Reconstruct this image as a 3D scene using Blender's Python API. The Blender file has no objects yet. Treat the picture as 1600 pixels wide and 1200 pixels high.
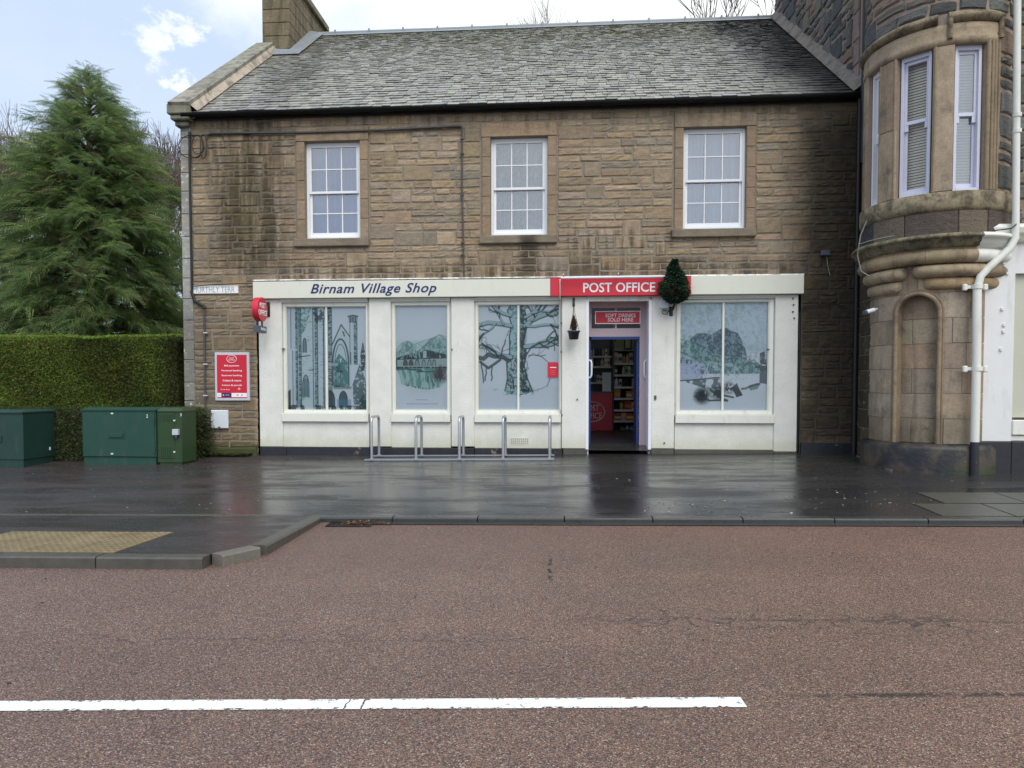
import bpy, math, random
import numpy as np
from mathutils import Vector, Matrix
R_ = random.Random(7)
NR = np.random.RandomState(11)
rad = math.radians
scene = bpy.context.scene
COL = scene.collection

# ------------------------------------------------------------------ camera
FPX = 1109.0; YAW = rad(4.25); PITCH = rad(2.0); PPY = 639.0
CAMP = Vector((0.0, -12.6, 1.55))
cam_d = bpy.data.cameras.new('camera'); cam = bpy.data.objects.new('camera', cam_d); COL.objects.link(cam)
cam_d.sensor_width = 36.0; cam_d.lens = 36.0*FPX/1600.0
cam_d.shift_y = (PPY-600.0)/1600.0
cam_d.clip_start = 0.05; cam_d.clip_end = 2000
cam.location = CAMP; cam.rotation_euler = (math.pi/2-PITCH, 0, YAW)
scene.camera = cam

# ------------------------------------------------------------------ node helper
class S:
    nt = None
    def __init__(s, sock): s.s = sock
    @staticmethod
    def m(op, *a, clamp=False):
        n = S.nt.nodes.new('ShaderNodeMath'); n.operation = op; n.use_clamp = clamp
        for i, x in enumerate(a):
            if isinstance(x, S): S.nt.links.new(x.s, n.inputs[i])
            else: n.inputs[i].default_value = float(x)
        return S(n.outputs[0])
    def __add__(s, o): return S.m('ADD', s, o)
    __radd__ = __add__
    def __sub__(s, o): return S.m('SUBTRACT', s, o)
    def __rsub__(s, o): return S.m('SUBTRACT', o, s)
    def __mul__(s, o): return S.m('MULTIPLY', s, o)
    __rmul__ = __mul__
    def __truediv__(s, o): return S.m('DIVIDE', s, o)
    def abs(s): return S.m('ABSOLUTE', s)
    def clamp(s): return S.m('ADD', s, 0, clamp=True)
    def pow(s, e): return S.m('POWER', s, e)
def inp(n, name, v):
    if isinstance(v, S): S.nt.links.new(v.s, n.inputs[name])
    elif v is not None:
        if isinstance(v, (tuple, list)) and len(v) == 3 and n.inputs[name].type == 'RGBA': v = (*v, 1)
        n.inputs[name].default_value = v
def smooth(x, a, b, lo=0.0, hi=1.0):
    n = S.nt.nodes.new('ShaderNodeMapRange'); n.interpolation_type = 'SMOOTHSTEP'
    if a > b: a, b, lo, hi = b, a, hi, lo
    inp(n, 'Value', x); n.inputs['From Min'].default_value = a; n.inputs['From Max'].default_value = b
    n.inputs['To Min'].default_value = lo; n.inputs['To Max'].default_value = hi
    return S(n.outputs[0])
def noise(vec, scale, detail=3, rough=.55, dist=0, color=False):
    n = S.nt.nodes.new('ShaderNodeTexNoise'); inp(n, 'Vector', vec)
    n.inputs['Scale'].default_value = scale; n.inputs['Detail'].default_value = detail
    n.inputs['Roughness'].default_value = rough; n.inputs['Distortion'].default_value = dist
    return S(n.outputs['Color' if color else 'Fac'])
def voro(vec, scale, feature='F1', out='Distance', rnd=1.0):
    n = S.nt.nodes.new('ShaderNodeTexVoronoi'); n.feature = feature; inp(n, 'Vector', vec)
    n.inputs['Scale'].default_value = scale; n.inputs['Randomness'].default_value = rnd
    return S(n.outputs[out])
def vmul(vec, t):
    n = S.nt.nodes.new('ShaderNodeVectorMath'); n.operation = 'MULTIPLY'; inp(n, 0, vec) if False else None
    S.nt.links.new(vec.s, n.inputs[0]); n.inputs[1].default_value = t
    return S(n.outputs[0])
def mix(f, a, b, mode='MIX'):
    n = S.nt.nodes.new('ShaderNodeMix'); n.data_type = 'RGBA'; n.blend_type = mode; n.clamp_factor = True
    for i, v in ((0, f), (6, a), (7, b)):
        if isinstance(v, S): S.nt.links.new(v.s, n.inputs[i])
        else: n.inputs[i].default_value = (*v, 1) if i > 0 and len(v) == 3 else v
    return S(n.outputs[2])
def ramp(f, stops):
    n = S.nt.nodes.new('ShaderNodeValToRGB'); e = n.color_ramp.elements
    for i, (p, c) in enumerate(stops):
        x = e[i] if i < 2 else e.new(p)
        x.position = p; x.color = (*c, 1)
    inp(n, 'Fac', f)
    return S(n.outputs[0])
def grey(f):
    n = S.nt.nodes.new('ShaderNodeCombineColor')
    for k in range(3): S.nt.links.new(f.s, n.inputs[k])
    return S(n.outputs[0])
def pos():
    g = S.nt.nodes.new('ShaderNodeNewGeometry'); p = S(g.outputs['Position'])
    x = S.nt.nodes.new('ShaderNodeSeparateXYZ'); S.nt.links.new(p.s, x.inputs[0])
    return p, S(x.outputs[0]), S(x.outputs[1]), S(x.outputs[2])
def attr(name='Col', out='Color'):
    n = S.nt.nodes.new('ShaderNodeAttribute'); n.attribute_name = name
    return S(n.outputs[out])
def box_mask(x, z, x0, x1, z0, z1, sx=.2, sz=.2):
    return smooth(x, x0-sx, x0+sx)*smooth(x, x1+sx, x1-sx)*smooth(z, z0-sz, z0+sz)*smooth(z, z1+sz, z1-sz)

# ------------------------------------------------------------------ world, sun, exposure
world = bpy.data.worlds.new('World'); scene.world = world; world.use_nodes = True
wn = world.node_tree; wn.nodes.clear(); S.nt = wn
SUN_EL = rad(50); SUN_AZ = rad(158)      # high behind the camera, veiled by cloud (azimuth from +Y towards +X)
sky = wn.nodes.new('ShaderNodeTexSky'); sky.sky_type = 'NISHITA'; sky.sun_disc = False
sky.sun_elevation = SUN_EL; sky.sun_rotation = SUN_AZ; sky.air_density = 1.0; sky.dust_density = 2.0; sky.ozone_density = 1.5
tc = wn.nodes.new('ShaderNodeTexCoord'); gen = S(tc.outputs['Generated'])
sx_ = wn.nodes.new('ShaderNodeSeparateXYZ'); wn.links.new(gen.s, sx_.inputs[0])
dx, dy, dz = (S(sx_.outputs[i]) for i in range(3))
sd = (math.sin(SUN_AZ)*math.cos(SUN_EL), math.cos(SUN_AZ)*math.cos(SUN_EL), math.sin(SUN_EL))
toSun = dx*sd[0]+dy*sd[1]+dz*sd[2]
stretch = vmul(gen, (1.0, 1.0, 2.2))
veil = noise(stretch, 1.6, 5, .55, .2)
puff = noise(vmul(gen, (1.0, 1.0, 1.5)), 11, 8, .62, .1)
cover = (smooth(toSun, .45, .92)*.6 + smooth(dx*.75+dy*.35+dz*.25+(veil-.5)*.5, .05, .50)*.9 + smooth(veil, .45, .75)*.3).clamp()
def blob(d, r0, r1):
    v = Vector(d).normalized()
    dd = dx*v.x+dy*v.y+dz*v.z + ((puff-.5)*(.0075 if r1 < 7 else .02))
    return smooth(dd, math.cos(rad(r1)), math.cos(rad(r0)))
blobs = None
WORLD_BLOBS = [((-.515, .87, .418), .1, 2.3), ((-.485, .87, .425), .1, 2.0), ((-.50, .87, .40), .1, 1.7), ((-.40, .87, .53), .1, 5.5), ((-.33, .87, .58), .5, 10), ((.9, -.7, .35), 5, 13), ((-.5, -.9, .5), 7, 17), ((-1.6, -.3, .5), 6, 15)]
for d, a, b in WORLD_BLOBS:
    q = blob(d, a, b); blobs = q if blobs is None else S.m('MAXIMUM', blobs, q)
skyc = S(sky.outputs[0])
SKYK = .085
nish = mix(1.0, skyc, (SKYK, SKYK, SKYK), 'MULTIPLY')
base = mix(.86, nish, (.50, .605, .79))
c1 = mix(cover, base, mix(smooth(veil, .3, .7), (.72, .77, .80), (.86, .88, .86)))
c2 = mix(S.m('MULTIPLY', blobs, .62), c1, (.86, .88, .885))
bg = wn.nodes.new('ShaderNodeBackground'); wn.links.new(c2.s, bg.inputs[0]); bg.inputs[1].default_value = 1.0
wo = wn.nodes.new('ShaderNodeOutputWorld'); wn.links.new(bg.outputs[0], wo.inputs[0])

sun_d = bpy.data.lights.new('sun', 'SUN'); sun_d.energy = 1.5; sun_d.angle = rad(42); sun_d.color = (1.0, .96, .90)
sun = bpy.data.objects.new('sun', sun_d); COL.objects.link(sun)
sun.rotation_euler = (Vector(sd)).to_track_quat('Z', 'Y').to_euler()
scene.view_settings.view_transform = 'Standard'; scene.view_settings.look = 'None'
scene.view_settings.exposure = 0.50; scene.view_settings.gamma = 1.0
scene.view_settings.use_curve_mapping = False

# ------------------------------------------------------------------ projection helpers (photo pixel -> point of a plane of the place)
def ray(px, py):
    x = (px-800)/FPX; u = -(py-PPY)/FPX
    f = (0, math.cos(PITCH), -math.sin(PITCH)); up = (0, math.sin(PITCH), math.cos(PITCH))
    v = Vector((x, f[1]+u*up[1], f[2]+u*up[2]))
    c, s = math.cos(YAW), math.sin(YAW)
    return Vector((v.x*c-v.y*s, v.x*s+v.y*c, v.z))
def F(px, py, Y=0.0):
    r = ray(px, py); t = (Y-CAMP.y)/r.y; p = CAMP+r*t
    return p.x, p.z
def FX(px, Y=0.0): return F(px, 600, Y)[0]
def gz(x, y): return .313+.0113*x+.04*y
def rz(x, y): return .067+.0113*x
def bz(x, y): return .12+.0113*x-.02*(y+4.9)
def G(px, py, fn=gz):
    r = ray(px, py); t = 8.0
    for _ in range(30):
        p = CAMP+r*t; t = (fn(p.x, p.y)-CAMP.z)/r.z
    p = CAMP+r*t
    return p.x, p.y

# ------------------------------------------------------------------ mesh builder
class MB:
    def __init__(s): s.v = []; s.f = []; s.c = []; s.col = (1, 1, 1); s.sm = []
    def add(s, vs, fs, col=None, smooth=False):
        o = len(s.v); s.v.extend([tuple(p) for p in vs]); s.f.extend([tuple(i+o for i in f) for f in fs])
        s.c.extend([col or s.col]*len(fs)); s.sm.extend([smooth]*len(fs)); return s
    def box(s, x0, x1, y0, y1, z0, z1, col=None, bev=0.0):
        if bev <= 0:
            vs = [(x, y, z) for x in (x0, x1) for y in (y0, y1) for z in (z0, z1)]
            return s.add(vs, [(0, 1, 3, 2), (4, 6, 7, 5), (0, 4, 5, 1), (2, 3, 7, 6), (0, 2, 6, 4), (1, 5, 7, 3)], col)
        b = min(bev, (x1-x0)*.45, (y1-y0)*.45, (z1-z0)*.45)
        vs = []; idx = {}
        for ix, x in enumerate((x0, x1)):
            for iy, y in enumerate((y0, y1)):
                for iz, z in enumerate((z0, z1)):
                    sxx, syy, szz = (1 if ix == 0 else -1), (1 if iy == 0 else -1), (1 if iz == 0 else -1)
                    idx[ix, iy, iz] = (len(vs), len(vs)+1, len(vs)+2)
                    vs += [(x, y+syy*b, z+szz*b), (x+sxx*b, y, z+szz*b), (x+sxx*b, y+syy*b, z)]
        fs = []
        for ix in (0, 1):
            q = [idx[ix, a, c][0] for a, c in ((0, 0), (0, 1), (1, 1), (1, 0))]; fs.append(q if ix == 0 else q[::-1])
        for iy in (0, 1):
            q = [idx[a, iy, c][1] for a, c in ((0, 0), (1, 0), (1, 1), (0, 1))]; fs.append(q if iy == 0 else q[::-1])
        for iz in (0, 1):
            q = [idx[a, c, iz][2] for a, c in ((0, 0), (0, 1), (1, 1), (1, 0))]; fs.append(q if iz == 0 else q[::-1])
        for a in (0, 1):
            for c in (0, 1):
                q = [idx[a, c, 0][0], idx[a, c, 1][0], idx[a, c, 1][1], idx[a, c, 0][1]]; fs.append(q if (a+c) % 2 == 0 else q[::-1])
                q = [idx[a, 0, c][0], idx[a, 0, c][2], idx[a, 1, c][2], idx[a, 1, c][0]]; fs.append(q if (a+c) % 2 == 0 else q[::-1])
                q = [idx[0, a, c][1], idx[1, a, c][1], idx[1, a, c][2], idx[0, a, c][2]]; fs.append(q if (a+c) % 2 == 0 else q[::-1])
                for d in (0, 1):
                    t = idx[a, c, d]; fs.append(t if (a+c+d) % 2 == 0 else t[::-1])
        return s.add(vs, fs, col)
    def quad(s, a, b, c, d, col=None): return s.add([a, b, c, d], [(0, 1, 2, 3)], col)
    def hexa(s, p, col=None):
        """p: 4 bottom + 4 top points, both counter-clockwise seen from above"""
        return s.add(p, [(3, 2, 1, 0), (4, 5, 6, 7), (0, 1, 5, 4), (1, 2, 6, 5), (2, 3, 7, 6), (3, 0, 4, 7)], col)
    def tube(s, pts, r, n=8, col=None, caps=True):
        pts = [Vector(p) for p in pts]; rs = r if isinstance(r, (list, tuple)) else [r]*len(pts)
        vs = []; fs = []
        prev = None
        for i, p in enumerate(pts):
            d = (pts[min(i+1, len(pts)-1)]-pts[max(i-1, 0)]).normalized()
            if prev is None:
                a = Vector((0, 0, 1)) if abs(d.z) < .9 else Vector((1, 0, 0))
                u = d.cross(a).normalized()
            else:
                u = (prev-d*prev.dot(d)).normalized()
            prev = u; w = d.cross(u)
            for k in range(n):
                t = 2*math.pi*k/n; vs.append(p+(u*math.cos(t)+w*math.sin(t))*rs[i])
        for i in range(len(pts)-1):
            for k in range(n):
                k2 = (k+1) % n
                fs.append((i*n+k, i*n+k2, (i+1)*n+k2, (i+1)*n+k))
        s.add(vs, fs, col, smooth=n > 4)
        if caps:
            s.add(vs[:n], [tuple(range(n))[::-1]], col); s.add(vs[-n:], [tuple(range(n))], col)
        return s
    def prism(s, outline, y0, y1, col=None):
        """outline (x,z) extruded along y; outline counter-clockwise seen from -y"""
        n = len(outline)
        vs = [(x, y0, z) for x, z in outline]+[(x, y1, z) for x, z in outline]
        fs = [tuple(range(n)), tuple(range(2*n-1, n-1, -1))]+[((i+1) % n, i, i+n, (i+1) % n+n) for i in range(n)]
        return s.add(vs, fs, col)
    def lathe(s, prof, cx, cy, n=24, t0=0, t1=2*math.pi, col=None, sm=True, rfun=None):
        """prof: [(r,z)] revolved; angle t from -Y towards +X"""
        full = abs(t1-t0-2*math.pi) < 1e-6; m = n if full else n+1
        vs = []
        for r, z in prof:
            for k in range(m):
                t = t0+(t1-t0)*k/n; rr = r if rfun is None else rfun(r, z, (k/n))
                vs.append((cx+rr*math.sin(t), cy-rr*math.cos(t), z))
        fs = []
        for i in range(len(prof)-1):
            for k in range(n):
                k2 = (k+1) % m
                fs.append((i*m+k, i*m+k2, (i+1)*m+k2, (i+1)*m+k))
        return s.add(vs, fs, col, smooth=sm)
    def mesh(s, name):
        me = bpy.data.meshes.new(name); me.from_pydata(s.v, [], s.f)
        ca = me.color_attributes.new('Col', 'FLOAT_COLOR', 'CORNER')
        cnt = np.array([len(f) for f in s.f]); c = np.array([(*k[:3], 1.0) for k in s.c], dtype=np.float32)
        ca.data.foreach_set('color', np.repeat(c, cnt, axis=0).ravel())
        me.polygons.foreach_set('use_smooth', np.array(s.sm, dtype=bool))
        me.update(); return me
    def build(s, name, mat, parent=None, **kw):
        o = bpy.data.objects.new(name, s.mesh(name)); COL.objects.link(o)
        if mat: o.data.materials.append(mat)
        return tag(o, parent, **kw)
def tag(o, parent=None, label=None, cat=None, group=None, kind=None):
    if parent is not None:
        o.parent = parent
        if parent.parent is None: o.matrix_parent_inverse = Matrix.Translation(-parent.location)
    if label: o['label'] = label
    if cat: o['category'] = cat
    if group: o['group'] = group
    if kind: o['kind'] = kind
    return o
def empty(name, loc, **kw):
    o = bpy.data.objects.new(name, None); COL.objects.link(o); o.location = loc; o.empty_display_size = .1
    return tag(o, None, **kw)
def np_mesh(name, V, Fc, cols=None, mat=None, parent=None, sm=False, **kw):
    """V (n,3), Fc (m,k) same-size faces, cols (m,3) per face"""
    me = bpy.data.meshes.new(name); m, k = Fc.shape
    me.vertices.add(len(V)); me.vertices.foreach_set('co', V.astype(np.float32).ravel())
    me.loops.add(m*k); me.loops.foreach_set('vertex_index', Fc.astype(np.int32).ravel())
    me.polygons.add(m); me.polygons.foreach_set('loop_start', np.arange(0, m*k, k, dtype=np.int32))
    me.polygons.foreach_set('loop_total', np.full(m, k, dtype=np.int32))
    if sm: me.polygons.foreach_set('use_smooth', np.ones(m, dtype=bool))
    me.update(calc_edges=True)
    if cols is not None:
        ca = me.color_attributes.new('Col', 'FLOAT_COLOR', 'CORNER')
        c = np.ones((m, 4), np.float32); c[:, :3] = cols
        ca.data.foreach_set('color', np.repeat(c, k, axis=0).ravel())
    o = bpy.data.objects.new(name, me); COL.objects.link(o)
    if mat: me.materials.append(mat)
    return tag(o, parent, **kw)
def text_obj(name, s, size, origin, mat, parent=None, xdir=(1, 0, 0), nrm=(0, -1, 0), width=None, shear=0, off=0, ext=.002, spacing=1.0, align='CENTER', height=None, **kw):
    cu = bpy.data.curves.new(name, 'FONT'); cu.body = s; cu.size = size; cu.align_x = align; cu.align_y = 'CENTER'
    cu.shear = shear; cu.offset = off; cu.extrude = ext; cu.space_character = spacing; cu.resolution_u = 3
    t = bpy.data.objects.new(name, cu); COL.objects.link(t)
    dg = bpy.context.evaluated_depsgraph_get(); dg.update()
    me = bpy.data.meshes.new_from_object(t.evaluated_get(dg)); bpy.data.objects.remove(t)
    xs = [v.co.x for v in me.vertices]; ys = [v.co.y for v in me.vertices]
    w = max(xs)-min(xs); h = max(ys)-min(ys); cxx = (max(xs)+min(xs))/2; cyy = (max(ys)+min(ys))/2
    kx = width/w if width else 1.0
    ky = height/h if height else (kx if width else 1.0)
    X = Vector(xdir).normalized(); N = Vector(nrm).normalized(); U = N.cross(X)
    for v in me.vertices:
        p = Vector(origin)+X*((v.co.x-cxx)*kx)+U*((v.co.y-cyy)*ky)+N*(v.co.z+ext)
        v.co = p
    me.name = name; me.materials.clear(); me.materials.append(mat)
    o = bpy.data.objects.new(name, me); COL.objects.link(o)
    return tag(o, parent, **kw)

# ------------------------------------------------------------------ materials
def new_mat(name):
    m = bpy.data.materials.new(name); m.use_nodes = True; nt = m.node_tree; nt.nodes.clear(); S.nt = nt
    b = nt.nodes.new('ShaderNodeBsdfPrincipled'); o = nt.nodes.new('ShaderNodeOutputMaterial')
    nt.links.new(b.outputs[0], o.inputs[0]); return m, b, o
def finish(b, color=None, rough=None, bump=None, bstr=.3, bdist=.01, spec=None, metal=None, coat=None, coat_r=None):
    inp(b, 'Base Color', color); inp(b, 'Roughness', rough)
    if spec is not None: inp(b, 'Specular IOR Level', spec)
    if metal is not None: inp(b, 'Metallic', metal)
    if coat is not None: inp(b, 'Coat Weight', coat)
    if coat_r is not None: inp(b, 'Coat Roughness', coat_r)
    if bump is not None:
        n = S.nt.nodes.new('ShaderNodeBump'); n.inputs['Strength'].default_value = bstr; n.inputs['Distance'].default_value = bdist
        S.nt.links.new(bump.s, n.inputs['Height']); S.nt.links.new(n.outputs[0], b.inputs['Normal'])
def simple(name, c, rough=.5, var=.12, scale=6, bump=0, bscale=60, bdist=.003, spec=.5, metal=0, use_attr=False, dirt=0, coat=None):
    m, b, o = new_mat(name); p, x, y, z = pos()
    n1 = noise(p, scale, 5, .6)
    col = mix(1.0, c if not use_attr else attr(), grey(n1*(var*2)+(1-var)), 'MULTIPLY')
    if use_attr and c is not None: col = mix(1.0, col, c, 'MULTIPLY')
    if dirt:
        d = smooth(noise(vmul(p, (2.5, 2.5, .6)), 3, 6, .65), .52, .75)*dirt
        col = mix(d, col, (.16, .15, .11))
    rr = noise(p, scale*2, 3)*.2+(rough-.1)
    finish(b, col, rr, noise(p, bscale, 4, .6) if bump else None, bump, bdist, spec, metal, coat)
    return m
M = {}

def stone_mat(name, base, mode='wall', bstr=.9, bdist=.012, layer=True):
    m, b, o = new_mat(name); p, x, y, z = pos()
    a = attr()
    lp = vmul(p, (1, 1, 3.2)) if layer else p
    n1 = noise(lp, 6, 6, .65); n2 = noise(p, 45, 4, .7); n3 = noise(p, 1.1, 4, .6)
    col = mix(1.0, a, base if mode != 'wall' else (1.04, 1.12, 1.24), 'MULTIPLY')
    col = mix(1.0, col, grey(n1*.9+.58), 'MULTIPLY')
    if mode == 'wall': col = mix(smooth(noise(p, 2.4, 5, .7), .48, .68)*.35, col, mix(1.0, col, (.72, .76, .82), 'MULTIPLY'))
    col = mix(1.0, col, grey(n2*1.0+.5), 'MULTIPLY')
    col = mix(smooth(n3, .5, .72)*.3, col, (.10, .09, .07))
    wob = (noise(vmul(p, (1, 1, .8)), 1.6, 5, .65)-.5)
    streak = noise(vmul(p, (3.0, 3.0, .35)), 2.2, 5, .6)
    if mode == 'wall':
        st = S.m('MAXIMUM', box_mask(x+wob*1.0, z+wob*.7, FX(335), FX(452), 3.5, 6.9, .42, .5)*.85*smooth(streak, .30, .58),
                 box_mask(x+wob*.9, z+wob*.5, FX(1235), 5.6, .3, 6.2, .40, .4)*.92)
        st = S.m('MAXIMUM', st, box_mask(x+wob, z+wob*.5, FX(405), FX(1250), 3.25, 3.72, .3, .18)*smooth(streak, .35, .6)*.75)
        st = S.m('MAXIMUM', st, box_mask(x+wob*.4, z+wob*.5, FX(812), FX(840), 3.4, 4.25, .10, .2)*.8)
        st = S.m('MAXIMUM', st, box_mask(x+wob*.6, z+wob*.6, FX(880), FX(1050), 3.8, 4.3, .2, .2)*smooth(streak, .45, .6)*.7)
        st = S.m('MAXIMUM', st, smooth(z+wob*.6, 5.75, 6.3)*smooth(streak, .42, .66)*.55)
        st = S.m('MAXIMUM', st, smooth(x, FX(402), FX(395))*smooth(z+wob*.8, 3.3, 2.7)*.42)
        col = mix(st, col, mix(smooth(n1, .4, .65), (.022, .018, .013), (.05, .038, .022)))
        green = box_mask(x+wob*.8, z+wob, FX(352), FX(412), 3.7, 5.9, .22, .5)*smooth(n1, .42, .62)*.7
        col = mix(green, col, (.10, .085, .02))
        gb = smooth(z+wob*.25, .62, .40)*smooth(x, FX(410), FX(400))*.8
        col = mix(gb, col, (.05, .065, .022))
        lich = smooth(x+wob*.25, FX(322), FX(300))*smooth(noise(p, 13, 3, .5), .63, .70)
        col = mix(lich, col, (.55, .56, .50))
    elif mode == 'damp':
        st = smooth(streak, .42, .72)*.6
        col = mix(st, col, (.03, .028, .02))
        lich = smooth(noise(p, 11, 4, .6), .60, .68)*.5
        col = mix(lich, col, (.30, .29, .20))
    elif mode == 'turret':
        st = smooth(streak, .50, .78)*.5
        col = mix(st, col, (.05, .042, .03))
        st = smooth(noise(p, 3.2, 6, .72), .52, .68)*.55
        col = mix(st, col, (.10, .085, .065))
        st = smooth(x+wob*.4, 4.95, 4.6)*smooth(z, 3.2, 2.9)*0.0 + smooth(z+wob*.5, 1.3, .75)*.25
        col = mix(st, col, (.03, .026, .016))
    elif mode == 'cornice':
        st = smooth(noise(p, 5, 6, .7), .38, .62)*.75
        col = mix(st, col, (.03, .027, .02))
        col = mix(smooth(noise(p, 16, 4, .6), .58, .68)*.55, col, (.24, .23, .15))
    elif mode == 'rubble':
        col = mix(smooth(n1, .5, .75)*.4, col, (.15, .10, .085))
    bump = n1*.6+n2*.5+noise(p, 18, 5, .7)*.6
    finish(b, col, n2*.3+.62, bump, bstr, bdist, .25)
    return m
M['stone'] = stone_mat('sandstone_rubble', (1, 1, 1), 'wall', .85, .015)
M['dressed'] = stone_mat('dressed_sandstone', (1, 1, 1), 'wall', .35, .006)
M['chimney'] = stone_mat('damp_sandstone', (1, 1, 1), 'damp', .5, .01)
M['skew'] = stone_mat('coping_stone', (1, 1, 1), 'damp', .4, .01)
M['ashlar'] = stone_mat('turret_ashlar', (1, 1, 1), 'turret', .4, .006, layer=False)
M['cornice'] = stone_mat('weathered_cornice', (1, 1, 1), 'cornice', .7, .012, layer=False)
M['whin'] = stone_mat('whinstone_rubble', (1, 1, 1), 'rubble', 1.0, .03)
def mortar_mat(name, c):
    m, b, o = new_mat(name); p, x, y, z = pos()
    wob = (noise(vmul(p, (1, 1, .8)), 1.6, 5, .65)-.5)
    n1 = noise(p, 30, 5, .7); col = mix(1.0, c, grey(n1*1.0+.5), 'MULTIPLY')
    if name == 'grey_mortar':
        col = mix(box_mask(x+wob*.9, z+wob*.5, FX(1235), 5.6, .3, 6.2, .40, .4)*.85, col, (.03, .028, .022))
        col = mix(box_mask(x+wob*1.0, z+wob*.7, FX(335), FX(452), 3.5, 6.9, .42, .5)*.5, col, (.04, .036, .02))
    finish(b, col, .85, n1, .6, .008, .2); return m
M['mortar'] = mortar_mat('grey_mortar', (.25, .22, .175))
M['pinkmortar'] = mortar_mat('pink_lime_mortar', (.30, .235, .19))
M['lead'] = simple('lead_sheet', (.24, .27, .30), .42, .2, 4, .2, 30, .004, .5)
M['black'] = simple('black_gloss_paint', (.012, .013, .016), .38, .3, 8, .1, 60)
M['gutter'] = simple('black_gutter', (.010, .010, .011), .5, .3, 8)
M['white'] = simple('white_window_paint', (.80, .82, .86), .38, .04, 5, .05, 80, .001, .5)
M['cream'] = simple('cream_fascia_paint', (.70, .71, .62), .45, .05, 3, .04, 40, .002, .5, dirt=.10)
def render_paint():
    m, b, o = new_mat('painted_render'); p, x, y, z = pos()
    n1 = noise(p, 3, 5); n2 = noise(vmul(p, (1, 1, 2.5)), 28, 5, .7)
    col = mix(smooth(n1, .3, .7), (.70, .71, .66), (.78, .78, .74))
    gr = smooth(z+(noise(p, 5, 5, .7)-.5)*.45, .75, .36)*.65
    col = mix(gr, col, (.55, .55, .40))
    gr = gr; col = mix(smooth(noise(vmul(p, (5, 5, .5)), 3, 5, .65), .56, .74)*.28, col, (.50, .48, .38)); sp = smooth(noise(p, 14, 6, .75), .64, .70)*.45
    col = mix(sp, col, (.40, .37, .28))
    finish(b, col, .5, n2, .6, .012, .35); return m
M['render'] = render_paint()
M['joinery'] = simple('cream_joinery_paint', (.74, .75, .69), .42, .07, 5, .06, 60, .002, .5, dirt=.22)
M['pink'] = simple('lilac_door_frame_paint', (.50, .40, .44), .5, .08, 5)
M['red'] = simple('red_sign_panel', (.62, .022, .045), .35, .05, 3, .02, 40, .001)
M['redboard'] = simple('red_notice_print', (.60, .015, .04), .4, .05, 3)
M['navy'] = simple('navy_lettering', (.012, .022, .13), .4, .05, 8)
M['signwhite'] = simple('white_lettering', (.85, .85, .86), .4, .03, 8)
M['darkgrey'] = simple('slate_grey_panel', (.07, .09, .12), .4, .1, 8)
M['blue'] = simple('blue_door_paint', (.012, .045, .20), .35, .12, 5)
M['alu'] = simple('silver_frame', (.62, .64, .70), .35, .05, 8, metal=.3)
M['steel'] = simple('galvanised_steel', (.50, .52, .54), .34, .14, 20, .15, 60, .001, .5, metal=.8)
M['oldsteel'] = simple('grey_conduit', (.07, .07, .07), .6, .3, 9)
M['cable'] = simple('black_cable', (.015, .015, .015), .6, .2, 9)
M['palecable'] = simple('pale_cable', (.30, .28, .24), .6, .2, 9)
M['cab1'] = simple('teal_green_enamel', (.018, .066, .048), .42, .16, 2.5, .12, 50, .002, .4, dirt=.16)
M['cab2'] = simple('olive_green_enamel', (.027, .060, .024), .42, .14, 3, .12, 50, .002, .4, dirt=.12)
M['cab3'] = simple('dark_green_enamel', (.018, .052, .044), .42, .16, 2.5, .12, 50, .002, .4, dirt=.14)
M['plastic_w'] = simple('white_plastic', (.68, .74, .80), .35, .04, 5)
M['plastic_g'] = simple('grey_plastic_pot', (.045, .05, .065), .4, .1, 8)
M['barn'] = simple('white_masonry_paint', (.72, .73, .74), .45, .06, 3, .3, 24, .006, .4, dirt=.2)
M['beige'] = simple('beige_panel_paint', (.50, .51, .42), .5, .05, 3)
M['wcorn'] = simple('cream_cornice_paint', (.72, .73, .68), .5, .08, 4, .1, 30, .004, dirt=.25)
M['term'] = simple('clay_chimney_pot', (.45, .27, .17), .7, .15, 5)
M['bark'] = simple('bark', (.07, .055, .045), .85, .3, 8, .6, 30, .01, .2)
M['twig'] = simple('winter_twig', None, .85, .2, 3, use_attr=True, spec=.2) if False else simple('winter_twig', (.155, .115, .10), .85, .25, .6, spec=.15)
M['twig2'] = simple('winter_twig_dark', (.085, .07, .055), .85, .25, .6, spec=.15)
M['grass'] = simple('meadow_grass', (.05, .085, .025), .8, .35, 1.2, .5, 20, .03, .2)
def leaf_mat(name, tint, rough=.55, trans=.25):
    m, b, o = new_mat(name); p, x, y, z = pos()
    col = mix(1.0, attr(), tint, 'MULTIPLY'); col = mix(1.0, col, grey(noise(p, 2.2, 4)*.9+.55), 'MULTIPLY')
    finish(b, col, rough, None, spec=.3)
    t = S.nt.nodes.new('ShaderNodeBsdfTranslucent'); S.nt.links.new(col.s, t.inputs[0])
    mx = S.nt.nodes.new('ShaderNodeMixShader'); mx.inputs[0].default_value = trans
    S.nt.links.new(b.outputs[0], mx.inputs[1]); S.nt.links.new(t.outputs[0], mx.inputs[2]); S.nt.links.new(mx.outputs[0], o.inputs[0])
    return m
M['leaf'] = leaf_mat('conifer_needles', (1, 1, 1), trans=.4); M['hedge'] = leaf_mat('clipped_hedge_leaves', (1, 1, 1)); M['litter'] = leaf_mat('fallen_leaves', (1, 1, 1))
def paint_attr(name, rough=.45, spec=.4, coat=None):
    m, b, o = new_mat(name); finish(b, attr(), rough, spec=spec, coat=coat); return m
M['print'] = paint_attr('vinyl_print', .5, .3); M['goods'] = paint_attr('printed_packaging', .4, .4)
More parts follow.
